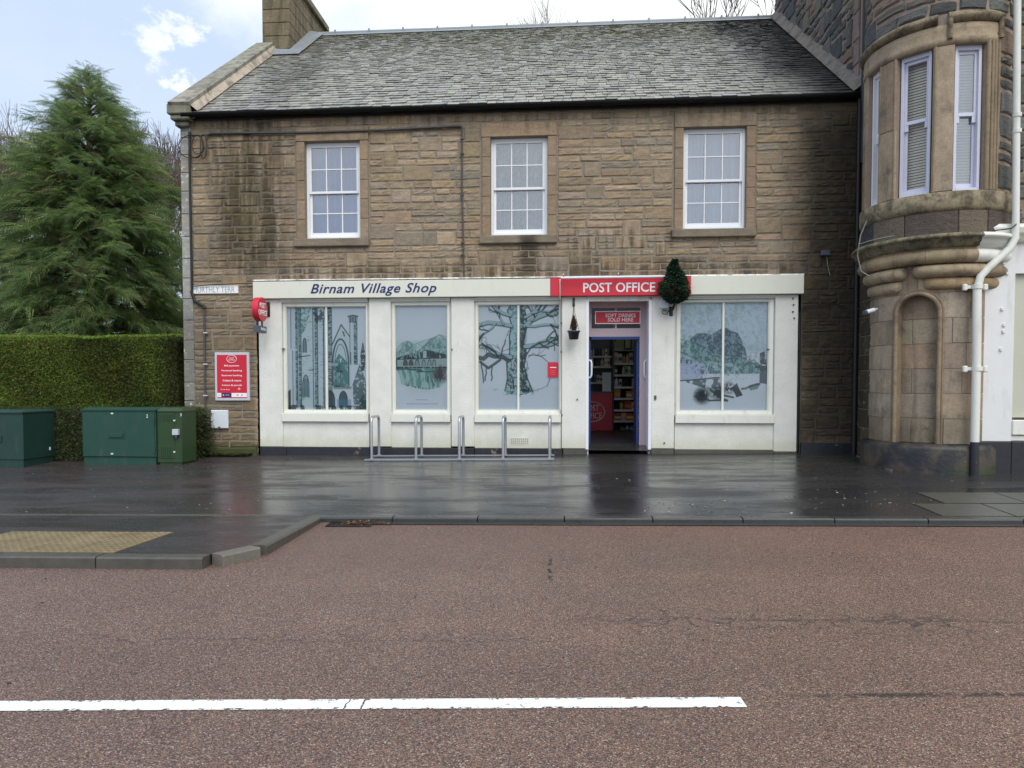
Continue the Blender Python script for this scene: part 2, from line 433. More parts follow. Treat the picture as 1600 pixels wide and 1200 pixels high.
def cloth_mat(name, c, tex=0):
    m, b, o = new_mat(name); p, x, y, z = pos()
    col = mix(1.0, c, grey(noise(vmul(p, (1, 1, .5)), 16 if tex else 3, 6, .7)*(1.5 if tex else .4)+(.25 if tex else .8)), 'MULTIPLY')
    finish(b, col, .9, spec=.1); return m
def glass_mat(name, tint=(.92, .95, .97), refl=1.0, wav=.02):
    m = bpy.data.materials.new(name); m.use_nodes = True; nt = m.node_tree; nt.nodes.clear(); S.nt = nt
    o = nt.nodes.new('ShaderNodeOutputMaterial'); tr = nt.nodes.new('ShaderNodeBsdfTransparent'); gl = nt.nodes.new('ShaderNodeBsdfGlossy')
    tr.inputs[0].default_value = (*tint, 1); gl.inputs['Roughness'].default_value = .015
    fr = nt.nodes.new('ShaderNodeFresnel'); fr.inputs[0].default_value = 1.52
    p, x, y, z = pos(); bn = nt.nodes.new('ShaderNodeBump'); bn.inputs['Strength'].default_value = .25; bn.inputs['Distance'].default_value = wav
    nt.links.new(noise(p, 2.0, 2, .4).s, bn.inputs['Height']); nt.links.new(bn.outputs[0], gl.inputs['Normal']); nt.links.new(bn.outputs[0], fr.inputs['Normal'])
    k = (S(fr.outputs[0])*2.0*refl).clamp()
    mx = nt.nodes.new('ShaderNodeMixShader'); nt.links.new(k.s, mx.inputs[0]); nt.links.new(tr.outputs[0], mx.inputs[1]); nt.links.new(gl.outputs[0], mx.inputs[2])
    nt.links.new(mx.outputs[0], o.inputs[0]); return m
M['glass'] = glass_mat('window_glass', (.88, .94, 1.0), 4.2); M['shopglass'] = glass_mat('shop_glass', (.97, .98, .99), .40, .006)  # bluish window_glass tint adds some of the reflected sky colour
M['curtainA'] = cloth_mat('sky_tinted_grey_net', (.40, .54, .86)); M['curtainB'] = cloth_mat('mottled_net_curtain', (.80, .74, .68), 1); M['curtainC'] = cloth_mat('sky_tinted_white_net', (.58, .76, 1.0))  # curtains A and C carry the panes' blue sky reflection in their colour
M['blind'] = simple('cream_blind_slat', (.90, .84, .70), .5, .05, 6); M['blindw'] = simple('sky_white_blind_slat', (.85, .90, .95), .5, .05, 6)  # blindw is whitened to stand in for the pane's bright sky reflection
M['dark'] = simple('dark_room', (.03, .032, .035), .8, .2, 3)
M['lilacframe'] = simple('lilac_white_sash_paint', (.60, .62, .74), .4, .05, 5)
def emit_mat(name, c, k):
    m = bpy.data.materials.new(name); m.use_nodes = True; nt = m.node_tree; nt.nodes.clear(); o = nt.nodes.new('ShaderNodeOutputMaterial')
    e = nt.nodes.new('ShaderNodeEmission'); e.inputs[0].default_value = (*c, 1); e.inputs[1].default_value = k; nt.links.new(e.outputs[0], o.inputs[0]); return m
M['tube'] = emit_mat('fluorescent_tube', (1, .96, .88), 15)
def slate_mat():
    m, b, o = new_mat('roof_slate'); p, x, y, z = pos()
    a = attr(); n1 = noise(p, 12, 5, .65); n2 = noise(p, 1.2, 5, .6)
    col = mix(1.0, a, grey(n1*.8+.6), 'MULTIPLY')
    lich = smooth(noise(p, 7, 6, .75), .44, .62)*.5
    col = mix(lich, col, (.46, .46, .40))
    mossm = smooth(z+(n2-.5)*3.0, 8.4, 9.9)*smooth(noise(p, 3, 6, .7), .46, .60)*.6
    col = mix(mossm, col, (.13, .125, .03))
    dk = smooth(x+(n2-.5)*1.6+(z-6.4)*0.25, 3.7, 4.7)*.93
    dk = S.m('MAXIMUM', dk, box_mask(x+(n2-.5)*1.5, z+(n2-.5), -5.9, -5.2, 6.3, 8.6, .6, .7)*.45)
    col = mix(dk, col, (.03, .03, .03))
    finish(b, col, smooth(noise(p, 4, 4), .3, .7)*.22+.30, n1, .5, .006, .7); return m
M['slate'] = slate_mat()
def asphalt_mat():
    m, b, o = new_mat('wet_tarmac'); p, x, y, z = pos()
    ag = noise(p, 130, 3, .7); pat = noise(vmul(p, (.6, 1, 1)), .9, 5, .6, .4); fine = voro(p, 95)
    col = mix(smooth(ag, .35, .75), (.012, .012, .014), (.07, .068, .068))
    col = mix(smooth(ag, .70, .80)*.5, col, (.25, .24, .22))
    dry = smooth(x+(pat-.5)*3.5, -3.2, -5.5)
    dry = S.m('MAXIMUM', dry, smooth(y+(pat-.5)*.6, -5.0, -5.25))
    col = mix(dry*.6, col, mix(1.0, col, (1.9, 1.75, 1.8), 'MULTIPLY'))
    col = mix(smooth(x+(pat-.5)*2, -4.2, -5.2)*smooth(pat, .45, .6)*.4, col, (.06, .04, .04))
    col = mix(box_mask(x+(pat-.5), y+(pat-.5)*.6, -1.0, 5.0, -1.6, -.1, .8, .6)*.5, col, (.03, .028, .024))
    seam = S.m('MAXIMUM', smooth((y+3.35+(pat-.5)*.12).abs(), .018, .006)*smooth(x, 3.0, 3.4), smooth((x-2.62+(pat-.5)*.1).abs(), .014, .005)*smooth(y, -4.9, -4.7)*smooth(y, -1.0, -1.4))
    col = mix(seam*.8, col, (.008, .008, .008))
    wash_ = noise(vmul(p, (.35, 1.3, 1)), 1.6, 6, .65, .3)
    rgh = smooth(wash_, .40, .62)*.26+.10+dry*.14
    finish(b, col, rgh, ag*.5+fine*.8, .20, .0035, .34); return m
M['asphalt'] = asphalt_mat()
def road_mat():
    m, b, o = new_mat('red_chip_road_surface'); p, x, y, z = pos()
    vc = voro(p, 150, 'F1', 'Color'); vd = voro(p, 150); sp = S.nt.nodes.new('ShaderNodeSeparateColor'); S.nt.links.new(vc.s, sp.inputs[0]); r = S(sp.outputs[0])
    col = ramp(r, [(0, (.06, .045, .045)), (.22, (.155, .096, .08)), (.5, (.24, .142, .108)), (.72, (.325, .182, .125)), (.88, (.235, .19, .165)), (1, (.55, .44, .36))])
    col = mix(smooth(vd, .35, .75)*.75, col, (.035, .028, .028))
    big = noise(vmul(p, (.5, 1, 1)), .8, 5, .6); col = mix(1.0, col, grey(big*.5+.72), 'MULTIPLY')
    col = mix(smooth(y+(big-.5)*1.5, -7.2, -5.4)*.35, col, mix(1.0, col, (.84, .70, .72), 'MULTIPLY'))
    wl = (noise(p, 2.2, 5, .7)-.5); patch = noise(p, 1.3, 3)
    def crack(cy, slope, amp, w, x0, x1, k):
        return smooth((y-cy-x*slope+wl*amp).abs(), w, w*.25)*smooth(x, x0, x0+.5)*smooth(x, x1, x1-.5)*smooth(noise(p, 18, 4, .75), .42, .56)*k
    c = crack(-8.16, .03, .30, .035, -.2, 5.5, .6)
    wp_ = S.nt.nodes.new('ShaderNodeVectorMath'); wp_.operation = 'ADD'; S.nt.links.new(p.s, wp_.inputs[0]); S.nt.links.new(vmul(noise(p, 5, 4, .7, color=True), (.16, .16, 0)).s, wp_.inputs[1]); ve = voro(S(wp_.outputs[0]), 6.5, 'DISTANCE_TO_EDGE')
    zone = S.m('MAXIMUM', box_mask(x, y, .2, 2.6, -8.35, -7.95, .5, .18), box_mask(x, y, -1.5, -.4, -8.6, -8.35, .5, .15)*.6)
    c = S.m('MAXIMUM', c, smooth(ve, .085, .02)*zone*smooth(noise(p, 7, 4, .7), .42, .56)*.7)
    c = S.m('MAXIMUM', c, crack(-8.55, .02, .5, .02, -3.3, .3, .5))
    c = S.m('MAXIMUM', c, crack(-9.27, .062, .03, .035, .9, 6.0, .9))
    c = S.m('MAXIMUM', c, smooth((x+.13+wl*.12+(y+6.6)*.05).abs(), .02, .006)*box_mask(x, y, -.6, .5, -7.3, -6.55, .1, .15)*smooth(noise(p, 9, 3), .4, .55))
    col = mix(c, col, (.022, .02, .02))
    tr_ = smooth((y+8.9+(big-.5)*.5).abs(), .5, .1)+smooth((y+6.7+(big-.5)*.5).abs(), .5, .1)+smooth((y+10.6+(big-.5)*.5).abs(), .45, .1)
    col = mix(tr_*.22, col, mix(1.0, col, (.72, .70, .74), 'MULTIPLY'))
    oil = smooth(noise(vmul(p, (.8, 1.2, 1)), 1.7, 5, .7), .60, .74)*.35; col = mix(oil, col, (.055, .045, .045))
    warm = smooth(x+(big-.5)*3, -1.5, 3.5); col = mix(warm*.6, col, mix(1.0, col, (1.06, .99, .86), 'MULTIPLY'))
    rgh = noise(p, 1.0, 4)*.25+.42
    finish(b, col, rgh, (1-vd)*1.0-c*2.0, .7, .006, .5); return m
M['road'] = road_mat()
def line_mat():
    m, b, o = new_mat('road_line_paint'); p, x, y, z = pos()
    n = noise(p, 22, 6, .75); finish(b, mix(smooth(noise(p, 60, 4, .7), .5, .75)*.3, (.78, .82, .82), (.5, .5, .48)), .5, n, .4, .004, .4)
    tr = S.nt.nodes.new('ShaderNodeBsdfTransparent'); mx = S.nt.nodes.new('ShaderNodeMixShader')
    ed = attr('Col', 'Fac')
    wear = smooth(n+(1-ed)*.14, .67, .72)
    wear = S.m('MAXIMUM', wear, smooth(noise(p, 3, 3)-.5, .04, .2)*smooth(n, .56, .6)*.9)
    wl = (noise(p, 6, 3)-.5)*.12
    for cx_ in (-1.005, -.935): wear = S.m('MAXIMUM', wear, smooth((x-cx_+wl).abs(), .006, .003))
    S.nt.links.new(wear.s, mx.inputs[0]); S.nt.links.new(b.outputs[0], mx.inputs[1]); S.nt.links.new(tr.outputs[0], mx.inputs[2]); S.nt.links.new(mx.outputs[0], o.inputs[0]); return m
M['line'] = line_mat()
M['kerb'] = simple('weathered_concrete_kerb', (.080, .077, .068), .40, .4, 9, .5, 70, .004, .5)
M['kerbdark'] = simple('wet_kerb', (.045, .047, .047), .3, .3, 5, .4, 70, .003, .5)
M['kerbpale'] = simple('pale_granite_kerb', (.15, .14, .125), .5, .4, 30, .5, 90, .004, .4)
M['tactile'] = simple('buff_tactile_slab', (.21, .165, .092), .4, .5, 3, .3, 60, .002, .5, dirt=.25)
M['flag'] = simple('mossy_flagstone', (.07, .07, .062), .35, .35, 5, .5, 60, .004, .5)
M['moss'] = simple('moss', (.030, .036, .012), .9, .4, 20, .7, 60, .01, .1)
def plinth_mat():
    m, b, o = new_mat('black_plinth_paint'); p, x, y, z = pos()
    n = noise(p, 4.5, 6, .7); chip = smooth(n, .63, .66)
    col = mix(chip, mix(noise(p, 12, 4), (.010, .011, .016), (.035, .036, .045)), mix(noise(p, 30, 3), (.10, .085, .06), (.30, .25, .18)))
    finish(b, col, noise(p, 9, 3)*.3+.25, n, .5, .01, .5); return m
M['plinth'] = plinth_mat()
def stain_plinth():
    m, b, o = new_mat('stained_dark_plinth'); p, x, y, z = pos(); n = noise(p, 3.2, 6, .7); n2 = noise(p, 18, 5, .7)
    col = mix(smooth(n, .40, .60), (.012, .013, .018), (.058, .046, .036)); col = mix(smooth(n2, .62, .70)*.5, col, (.12, .10, .075)); col = mix(smooth(z+(n-.5)*.3, .50, .30)*smooth(x, 5.2, 5.7)*.8, col, (.03, .045, .012))
    finish(b, col, n2*.3+.3, n2+n, .6, .012, .45); return m
M['plinth2'] = stain_plinth()
# ================================================================== GROUND, ROAD, PAVEMENT
def sheet(name, x0, x1, y0, y1, fn, mat, nx=1, ny=1, dz=0, **kw):
    b = MB()
    for i in range(nx):
        for j in range(ny):
            xa, xb = x0+(x1-x0)*i/nx, x0+(x1-x0)*(i+1)/nx; ya, yb = y0+(y1-y0)*j/ny, y0+(y1-y0)*(j+1)/ny
            b.quad((xa, ya, fn(xa, ya)+dz), (xb, ya, fn(xb, ya)+dz), (xb, yb, fn(xb, yb)+dz), (xa, yb, fn(xa, yb)+dz))
    return b.build(name, mat, **kw)
b = MB(); b.quad((-400, -400, -.9), (400, -400, -.9), (400, 400, -.9), (-400, 400, -.9)); b.build('ground', M['grass'], kind='structure')
YK = -4.90                                                     # back line of the kerb
sheet('road', -60, 60, -13.4, YK-.10, rz, M['road'], 1, 1, kind='structure')
sheet('pavement', -60, 60, YK, 3.0, gz, M['asphalt'], 1, 1, kind='structure')
sheet('garden_ground', -60, -7.1, 0.35, 60, lambda x, y: .32, M['grass'], kind='structure')
sheet('opposite_pavement', -60, 60, -30, -13.4, lambda x, y: .12+.0113*x, M['asphalt'], kind='structure')
# build-out with its kerb
out_px = [(330, 873), (392, 858), (488, 809)]
P0 = G(330, 866, bz); P1 = G(392, 853, bz); P2 = (G(488, 806)[0], YK-.02)
bx = [(-60, P0[1]), P0, P1, P2]
b = MB()
poly = [(-60, P0[1]), P0, P1, P2, (-60, YK-.02)]
b.add([(x, y, bz(x, y)) for x, y in poly], [(0, 1, 2, 3, 4)])
b.build('buildout_pavement', M['asphalt'], kind='structure')
kerb = empty('kerb', (0, YK, .1), kind='structure')
def kerb_run(p, q, w, hfun, mat, seg=.91, gap=.006, drop=.25, name='kerb_stone'):
    p, q = Vector(p), Vector(q); L = (q-p).length; d = (q-p)/L; n = Vector((d.y, -d.x)); k = max(1, round(L/seg))
    for i in range(k):
        a = p+d*(L*i/k+gap); c = p+d*(L*(i+1)/k-gap); jj = R_.uniform(-.002, .003)
        m_ = MB(); bev = .015
        top = [a, c, c+n*(w-bev), a+n*(w-bev)]; mid = [a, c, c+n*w, a+n*w]
        vs = [(t.x, t.y, hfun(t.x, t.y)-drop) for t in mid]+[(t.x, t.y, hfun(t.x, t.y)+jj-(bev if e > 1 else 0)) for e, t in enumerate(mid)]+[(t.x, t.y, hfun(t.x, t.y)+jj) for t in top]
        m_.add(vs, [(3, 2, 6, 7), (0, 3, 7, 4), (2, 1, 5, 6), (7, 6, 10, 11), (11, 10, 9, 8), (1, 0, 4, 5), (4, 7, 11, 8), (6, 5, 9, 10)])
        m_.build(name, mat, kerb)
kerb_run((-60, YK-.10+.12), (-2.9, YK-.10+.12), .09, lambda x, y: gz(x, YK)+.006, M['kerb'], .92, drop=.1)      # flush edging behind the build-out
kerb_run((P2[0], YK), (14, YK), .15, lambda x, y: gz(x, YK)+.004, M['kerbdark'], .92, name='kerb_stone')
kerb_run((14.01, YK), (60, YK), .15, lambda x, y: gz(x, YK)+.004, M['kerbdark'], 3.0)
kh = lambda x, y: bz(x, y)+.004
kerb_run((-14, P0[1]), P0, .14, kh, M['kerb'], .9); kerb_run((-60, P0[1]), (-14.01, P0[1]), .14, kh, M['kerb'], 4)
kerb_run(P0, P1, .14, kh, M['kerbpale'], .8); kerb_run(P1, P2, .14, kh, M['kerb'], .9)
# gutter channel
b = MB(); y1 = YK-.15; b.quad((-2.2, y1-.13, rz(-2.2, 0)+.008), (60, y1-.13, rz(60, 0)+.008), (60, y1+.005, rz(60, 0)+.008), (-2.2, y1+.005, rz(-2.2, 0)+.008))
b.build('gutter_channel', M['kerbdark'], kind='structure')
# centre line
La = G(0, 1104, rz); Lb = G(1162, 1098, rz); La = Vector(La); Lb = Vector(Lb); d = (Lb-La).normalized(); n = Vector((-d.y, d.x))
LW = .052; La2 = La-d*7.0; L = (Lb-La2).length; vs = []; fs = []; cs = []
N = 160
b = MB()
for i in range(N):
    for j, (o0, o1, c0) in enumerate(((-1, -.72, 0), (-.72, .72, 1), (.72, 1, 0))):
        q = []
        for t, o_ in ((i, o0), (i+1, o0), (i+1, o1), (i, o1)):
            p = La2+d*(L*t/N)+n*(LW*o_); q.append((p.x, p.y, rz(p.x, p.y)+.004))
        b.quad(*q, col=(c0, c0, c0) if i < N-1 else (.2, .2, .2))
b.build('centre_line', M['line'], kind='structure')
# tactile slabs
tact = empty('tactile_paving', (-4.5, -6, .12), kind='structure')
Ta = G(272, 832, bz); Tx1 = Ta[0]; Ty1 = Ta[1]; TW = .42; TH = (Ty1-(P0[1]+.02))/2
def tact_slab(x0, y0):
    m_ = MB(); g = .004
    q = [(x0+g, y0+g), (x0+TW-g, y0+g), (x0+TW-g, y0+TH-g), (x0+g, y0+TH-g)]; e = .006
    m_.hexa([(x, y, bz(x, y)-.02) for x, y in q]+[(x, y, bz(x, y)+e) for x, y in q])
    for i in range(6):
        for j in range(6):
            cx_, cy_ = x0+TW*(i+.5)/6, y0+TH*(j+.5)/6; z_ = bz(cx_, cy_)+e
            vs = [(cx_+r*math.cos(a), cy_+r*math.sin(a), z_+h) for r, h in ((.018, 0), (.011, .0055)) for a in [k*math.pi/3 for k in range(6)]]
            m_.add(vs, [(k, (k+1) % 6, (k+1) % 6+6, k+6) for k in range(6)]+[(6, 7, 8, 9, 10, 11)])
    return m_
for i in range(4):
    for j in range(2): tact_slab(Tx1-TW*(i+1), Ty1-TH*(j+1)).build('tactile_slab', M['tactile'], tact)
# flagstones at the right
flags = empty('flagstone_strip', (5.5, -4.5, .2), kind='structure')
fx = 3.75
for row, (ya, yb) in enumerate(((YK+.01, -4.25), (-4.24, -3.6))):
    x = 3.95+row*.35
    while x < 8.2:
        w = R_.uniform(.6, .95); q = [(x+.012, ya+.012), (x+w-.012, ya+.012), (x+w-.012, yb-.012), (x+.012, yb-.012)]; h = R_.uniform(.006, .011)
        m_ = MB(); m_.hexa([(a, c, gz(a, c)-.02) for a, c in q]+[(a, c, gz(a, c)+h) for a, c in q]); m_.build('flagstone', M['flag'], flags); x += w
    m_ = MB(); q = [(3.95+row*.35, ya), (8.3, ya), (8.3, yb), (3.95+row*.35, yb)]; m_.hexa([(a, c, gz(a, c)-.03) for a, c in q]+[(a, c, gz(a, c)+.004) for a, c in q]); m_.build('moss_joint', M['moss'], flags)
# gully
gx, gy = G(548, 820, rz)
gul = empty('road_gully', (gx, gy, rz(gx, gy)), label='iron drain grating in the road gutter beside the kerb, strewn with dead leaves', cat='drain')
m_ = MB(); z_ = rz(gx, gy)+.009
m_.box(gx-.24, gx+.24, gy-.12, gy-.095, z_-.03, z_+.004); m_.box(gx-.24, gx+.24, gy+.095, gy+.12, z_-.03, z_+.004); m_.box(gx-.24, gx-.215, gy-.095, gy+.095, z_-.03, z_+.004); m_.box(gx+.215, gx+.24, gy-.095, gy+.095, z_-.03, z_+.004)
m_.build('frame', M['gutter'], gul)
for k in range(9):
    MB().box(gx-.205+k*.0475, gx-.18+k*.0475, gy-.094, gy+.094, z_-.02, z_+.001).build('bar', M['gutter'], gul)
# litter
def litter(name, pts, size, cols, label=None, cat=None, kind='stuff', hfun=gz, up=.012, **kw):
    m_ = MB()
    for x, y in pts:
        a = R_.uniform(0, 6.28); s_ = size*R_.uniform(.5, 1.3); zz = hfun(x, y)+up*R_.uniform(.5, 1.4); c, s2 = math.cos(a), math.sin(a); k = R_.uniform(.35, .8)
        q = [(-s_, 0, 0), (0, -s_*k, .3*s_), (s_, 0, R_.uniform(0, .5)*s_), (0, s_*k, .3*s_)]
        m_.add([(x+p[0]*c-p[1]*s2, y+p[0]*s2+p[1]*c, zz+p[2]) for p in q], [(0, 1, 2), (0, 2, 3)], col=R_.choice(cols))
    return m_.build(name, M['litter'], kind=kind, label=label, cat=cat, **kw)
litter('leaf_litter', [(gx+R_.gauss(.12, .16), gy+R_.gauss(.02, .045)) for _ in range(90)], .022, [(.22, .10, .04), (.14, .07, .035), (.30, .18, .08), (.10, .06, .03)], hfun=rz, up=.022)
litter('pavement_debris', [(R_.uniform(-9, 7), R_.uniform(-4.8, -.5)) for _ in range(230)]+[(R_.gauss(1.75, .5), R_.gauss(-4.35, .25)) for _ in range(45)]+[(R_.gauss(3.4, .6), R_.gauss(-3.9, .4)) for _ in range(50)], .017, [(.40, .38, .32), (.5, .5, .46), (.30, .22, .12), (.08, .06, .03), (.6, .6, .58)], up=.004)
litter('road_debris', [(R_.uniform(-6, 6), R_.uniform(-10.3, -5.2)) for _ in range(150)], .011, [(.40, .38, .32), (.5, .5, .46), (.03, .02, .01), (.03, .025, .02)], hfun=rz, up=.004)

# ================================================================== stone pieces
def patch(mb, c4, fn, d0, d1, nu=2, nv=1, ins=.012, rough=.004, col=(1, 1, 1), rnd=R_, edge=0):
    """a stone: c4 = four (u,v) corners ccw seen from outside; fn maps (u,v,d); d outwards"""
    (a, b_, c, d) = c4
    w = math.hypot(b_[0]-a[0], b_[1]-a[1]); h = math.hypot(d[0]-a[0], d[1]-a[1]); iu = min(.4, ins/max(w, .01)); iv = min(.4, ins/max(h, .01))
    def P(s_, t_):
        return ((a[0]*(1-s_)+b_[0]*s_)*(1-t_)+(d[0]*(1-s_)+c[0]*s_)*t_, (a[1]*(1-s_)+b_[1]*s_)*(1-t_)+(d[1]*(1-s_)+c[1]*s_)*t_)
    vs = []; fs = []
    for j in range(nv+1):
        for i in range(nu+1):
            s_ = iu+(1-2*iu)*i/nu; t_ = iv+(1-2*iv)*j/nv; u, v = P(s_, t_)
            vs.append(fn(u, v, d1+rnd.uniform(-rough, rough)))
    W_ = nu+1
    for j in range(nv):
        for i in range(nu): fs.append((j*W_+i, j*W_+i+1, (j+1)*W_+i+1, (j+1)*W_+i))
    ring = [(i, 0) for i in range(nu)]+[(nu, j) for j in range(nv)]+[(nu-i, nv) for i in range(nu)]+[(0, nv-j) for j in range(nv)]
    n_ = len(ring); o1 = len(vs)
    jt = [(rnd.uniform(-1, 1)*edge, rnd.uniform(-1, 1)*edge) for _ in ring] if edge else [(0, 0)]*n_
    for (i, j), (ju, jv) in zip(ring, jt):
        u, v = P(i/nu, j/nv); vs.append(fn(u+ju, v+jv, d1-min(ins*.9, (d1-d0)*.6)))
    o2 = len(vs)
    for (i, j), (ju, jv) in zip(ring, jt):
        u, v = P(i/nu, j/nv); vs.append(fn(u+ju, v+jv, d0))
    for k in range(n_):
        k2 = (k+1) % n_; i, j = ring[k]; i2, j2 = ring[k2]
        fs.append((o1+k, o1+k2, j2*W_+i2, j*W_+i)); fs.append((o2+k, o2+k2, o1+k2, o1+k))
    mb.add(vs, fs, col)
    return mb
def pack(u0, u1, v0, v1, ch, cw, wmin, wmax, p2=.3, blocked=None, rnd=R_, rows=None):
    """snecked rubble: returns (ua, ub, va, vb)"""
    nr = max(1, round((v1-v0)/ch)); hs = [R_.uniform(.82, 1.18) for _ in range(nr)]; t = sum(hs); vy = [v0]
    for h in hs: vy.append(vy[-1]+h/t*(v1-v0))
    nc = int((u1-u0)/cw); occ = [[False]*nc for _ in range(nr)]
    if blocked:
        for r in range(nr):
            for c in range(nc):
                if blocked(u0+cw*(c+.5), (vy[r]+vy[r+1])/2): occ[r][c] = True
    out = []
    for r in range(nr):
        c = 0
        while c < nc:
            if occ[r][c]: c += 1; continue
            want = int(rnd.uniform(wmin, wmax)/cw); k = 0
            while c+k < nc and not occ[r][c+k] and k < want: k += 1
            left = 0
            while c+k+left < nc and not occ[r][c+k+left] and left < wmin*.7/cw: left += 1
            if left < wmin*.6/cw: k += left
            h = 1
            if r+1 < nr and rnd.random() < p2 and k*cw < wmax*.95 and all(not occ[r+1][c+i] for i in range(k)): h = 2
            for rr in range(h):
                for i in range(k): occ[r+rr][c+i] = True
            out.append((u0+cw*c, u0+cw*(c+k), vy[r], vy[r+h])); c += k
    return out
def emit(pieces, name, mat, parent, limit=300, rest=None):
    """pieces: list of (size, builder); the largest become objects, the rest one joined part"""
    pieces = sorted(pieces, key=lambda t: -t[0]); n_ = 0
    for s_, f in pieces[:limit]:
        m_ = MB(); f(m_); m_.build(name, mat, parent)
    if len(pieces) > limit:
        m_ = MB()
        for s_, f in pieces[limit:]: f(m_)
        m_.build(rest or name+'_work', mat, parent, kind='stuff')
SC = [(.30, .212, .128), (.32, .222, .132), (.27, .195, .122), (.315, .22, .13), (.29, .215, .14), (.25, .192, .13), (.295, .208, .128), (.34, .24, .148)]
def vary(c, k=.12, rnd=R_):
    f = 1+rnd.uniform(-k, k); return (c[0]*f*(1+rnd.uniform(-.04, .04)), c[1]*f, c[2]*f*(1+rnd.uniform(-.06, .06)))

# ================================================================== SHOP BUILDING
XL, XR = -6.97, 4.96; ZE = 6.40; YR, ZR = 4.90, 10.15
house = empty('shop_building', (-1.0, 0, .3), label='long two-storey brown sandstone building with slate roof and a painted shopfront at street level', cat='building')
def FZ(px, py, Y=0): return F(px, py, Y)[1]
# upper windows (px of the white frame)
UW = [(480, 565, 221, 373), (767, 855, 214, 368), (1065, 1162, 199, 358)]
uws = []
for a, b_, t, bo in UW:
    cx_ = (a+b_)/2; uws.append((FX(a), FX(b_), FZ(cx_, bo), FZ(cx_, t)))
SF = (FX(402), FX(1250))                                             # shopfront
ZF0, ZF1 = FZ(402, 468), FZ(402, 442)                                # fascia
MG = .155
def fac_block(u, v):
    if SF[0]-.0 < u < SF[1]+.0 and v < ZF1-.03: return True
    for x0, x1, z0, z1 in uws:
        if x0-MG < u < x1+MG and z0-.15 < v < z1+.24: return True
    return False
wallm = MB()
# mortar face as a grid with real openings
us = sorted(set([XL, XR, SF[0], SF[1]]+[v for w in uws for v in (w[0], w[1])])); vs_ = sorted(set([-.3, ZF1-.02, ZE+.02]+[v for w in uws for v in (w[2], w[3])]))
for i in range(len(us)-1):
    for j in range(len(vs_)-1):
        cu, cv = (us[i]+us[i+1])/2, (vs_[j]+vs_[j+1])/2
        if SF[0] < cu < SF[1] and cv < ZF1-.02: continue
        if any(x0 < cu < x1 and z0 < cv < z1 for x0, x1, z0, z1 in uws): continue
        wallm.quad((us[i], 0, vs_[j]), (us[i+1], 0, vs_[j]), (us[i+1], 0, vs_[j+1]), (us[i], 0, vs_[j+1]))
for x0, x1, z0, z1 in uws:
    wallm.quad((x0, 0, z0), (x0, .3, z0), (x0, .3, z1), (x0, 0, z1)); wallm.quad((x1, .3, z0), (x1, 0, z0), (x1, 0, z1), (x1, .3, z1))
    wallm.quad((x0, 0, z1), (x0, .3, z1), (x1, .3, z1), (x1, 0, z1)); wallm.quad((x0, .3, z0), (x0, 0, z0), (x1, 0, z0), (x1, .3, z0))
# left gable and back
wallm.add([(XL, 0, -.3), (XL, 9.8, -.3), (XL, 9.8, ZE), (XL, YR, ZR-.1), (XL, 0, ZE)], [(0, 4, 3, 2, 1)])
wallm.quad((XR, 9.8, -.3), (XL, 9.8, -.3), (XL, 9.8, ZE), (XR, 9.8, ZE))
wallm.quad((XL, .35, 3.35), (XR, .35, 3.35), (XR, 5.5, 3.35), (XL, 5.5, 3.35))
wall_o = wallm.build('wall', M['mortar'], house)
flat = lambda u, v, d: (u, -d, v)
st = pack(XL+.18, XR, gz(-6, 0)-.12, ZE+.0, .126, .05, .24, .68, .20, fac_block)
pcs = []
for (ua, ub, va, vb) in st:
    g = .011; j = lambda: R_.uniform(-.008, .008)
    c4 = [(ua+g+j(), va+g+j()*.8), (ub-g+j(), va+g+j()*.8), (ub-g+j(), vb-g+j()*.8), (ua+g+j(), vb-g+j()*.8)]
    col = vary(R_.choice(SC), .13); big = (ub-ua)*(vb-va)
    def f(m_, c4=c4, col=col, w=ub-ua, dd=R_.uniform(.007, .017)): patch(m_, c4, flat, -.01, dd, max(3, int(w/.09)), 2, .014, .0065, col, edge=.006)
    pcs.append((big, f))
# left quoin strip
z_ = gz(XL, 0)-.1; k = 0
while z_ < ZE-.05:
    h = min(R_.uniform(.30, .42), ZE-z_); col = vary((.33, .30, .25), .12)
    c4 = [(XL-.01, z_+.005), (XL+.185, z_+.005), (XL+.185, z_+h-.005), (XL-.01, z_+h-.005)]
    pcs.append((9, lambda m_, c4=c4, col=col: patch(m_, c4, flat, -.05, .022, 2, 2, .008, .002, col))); z_ += h
emit(pcs, 'stone', M['stone'], house, 300, 'rubble_stonework')

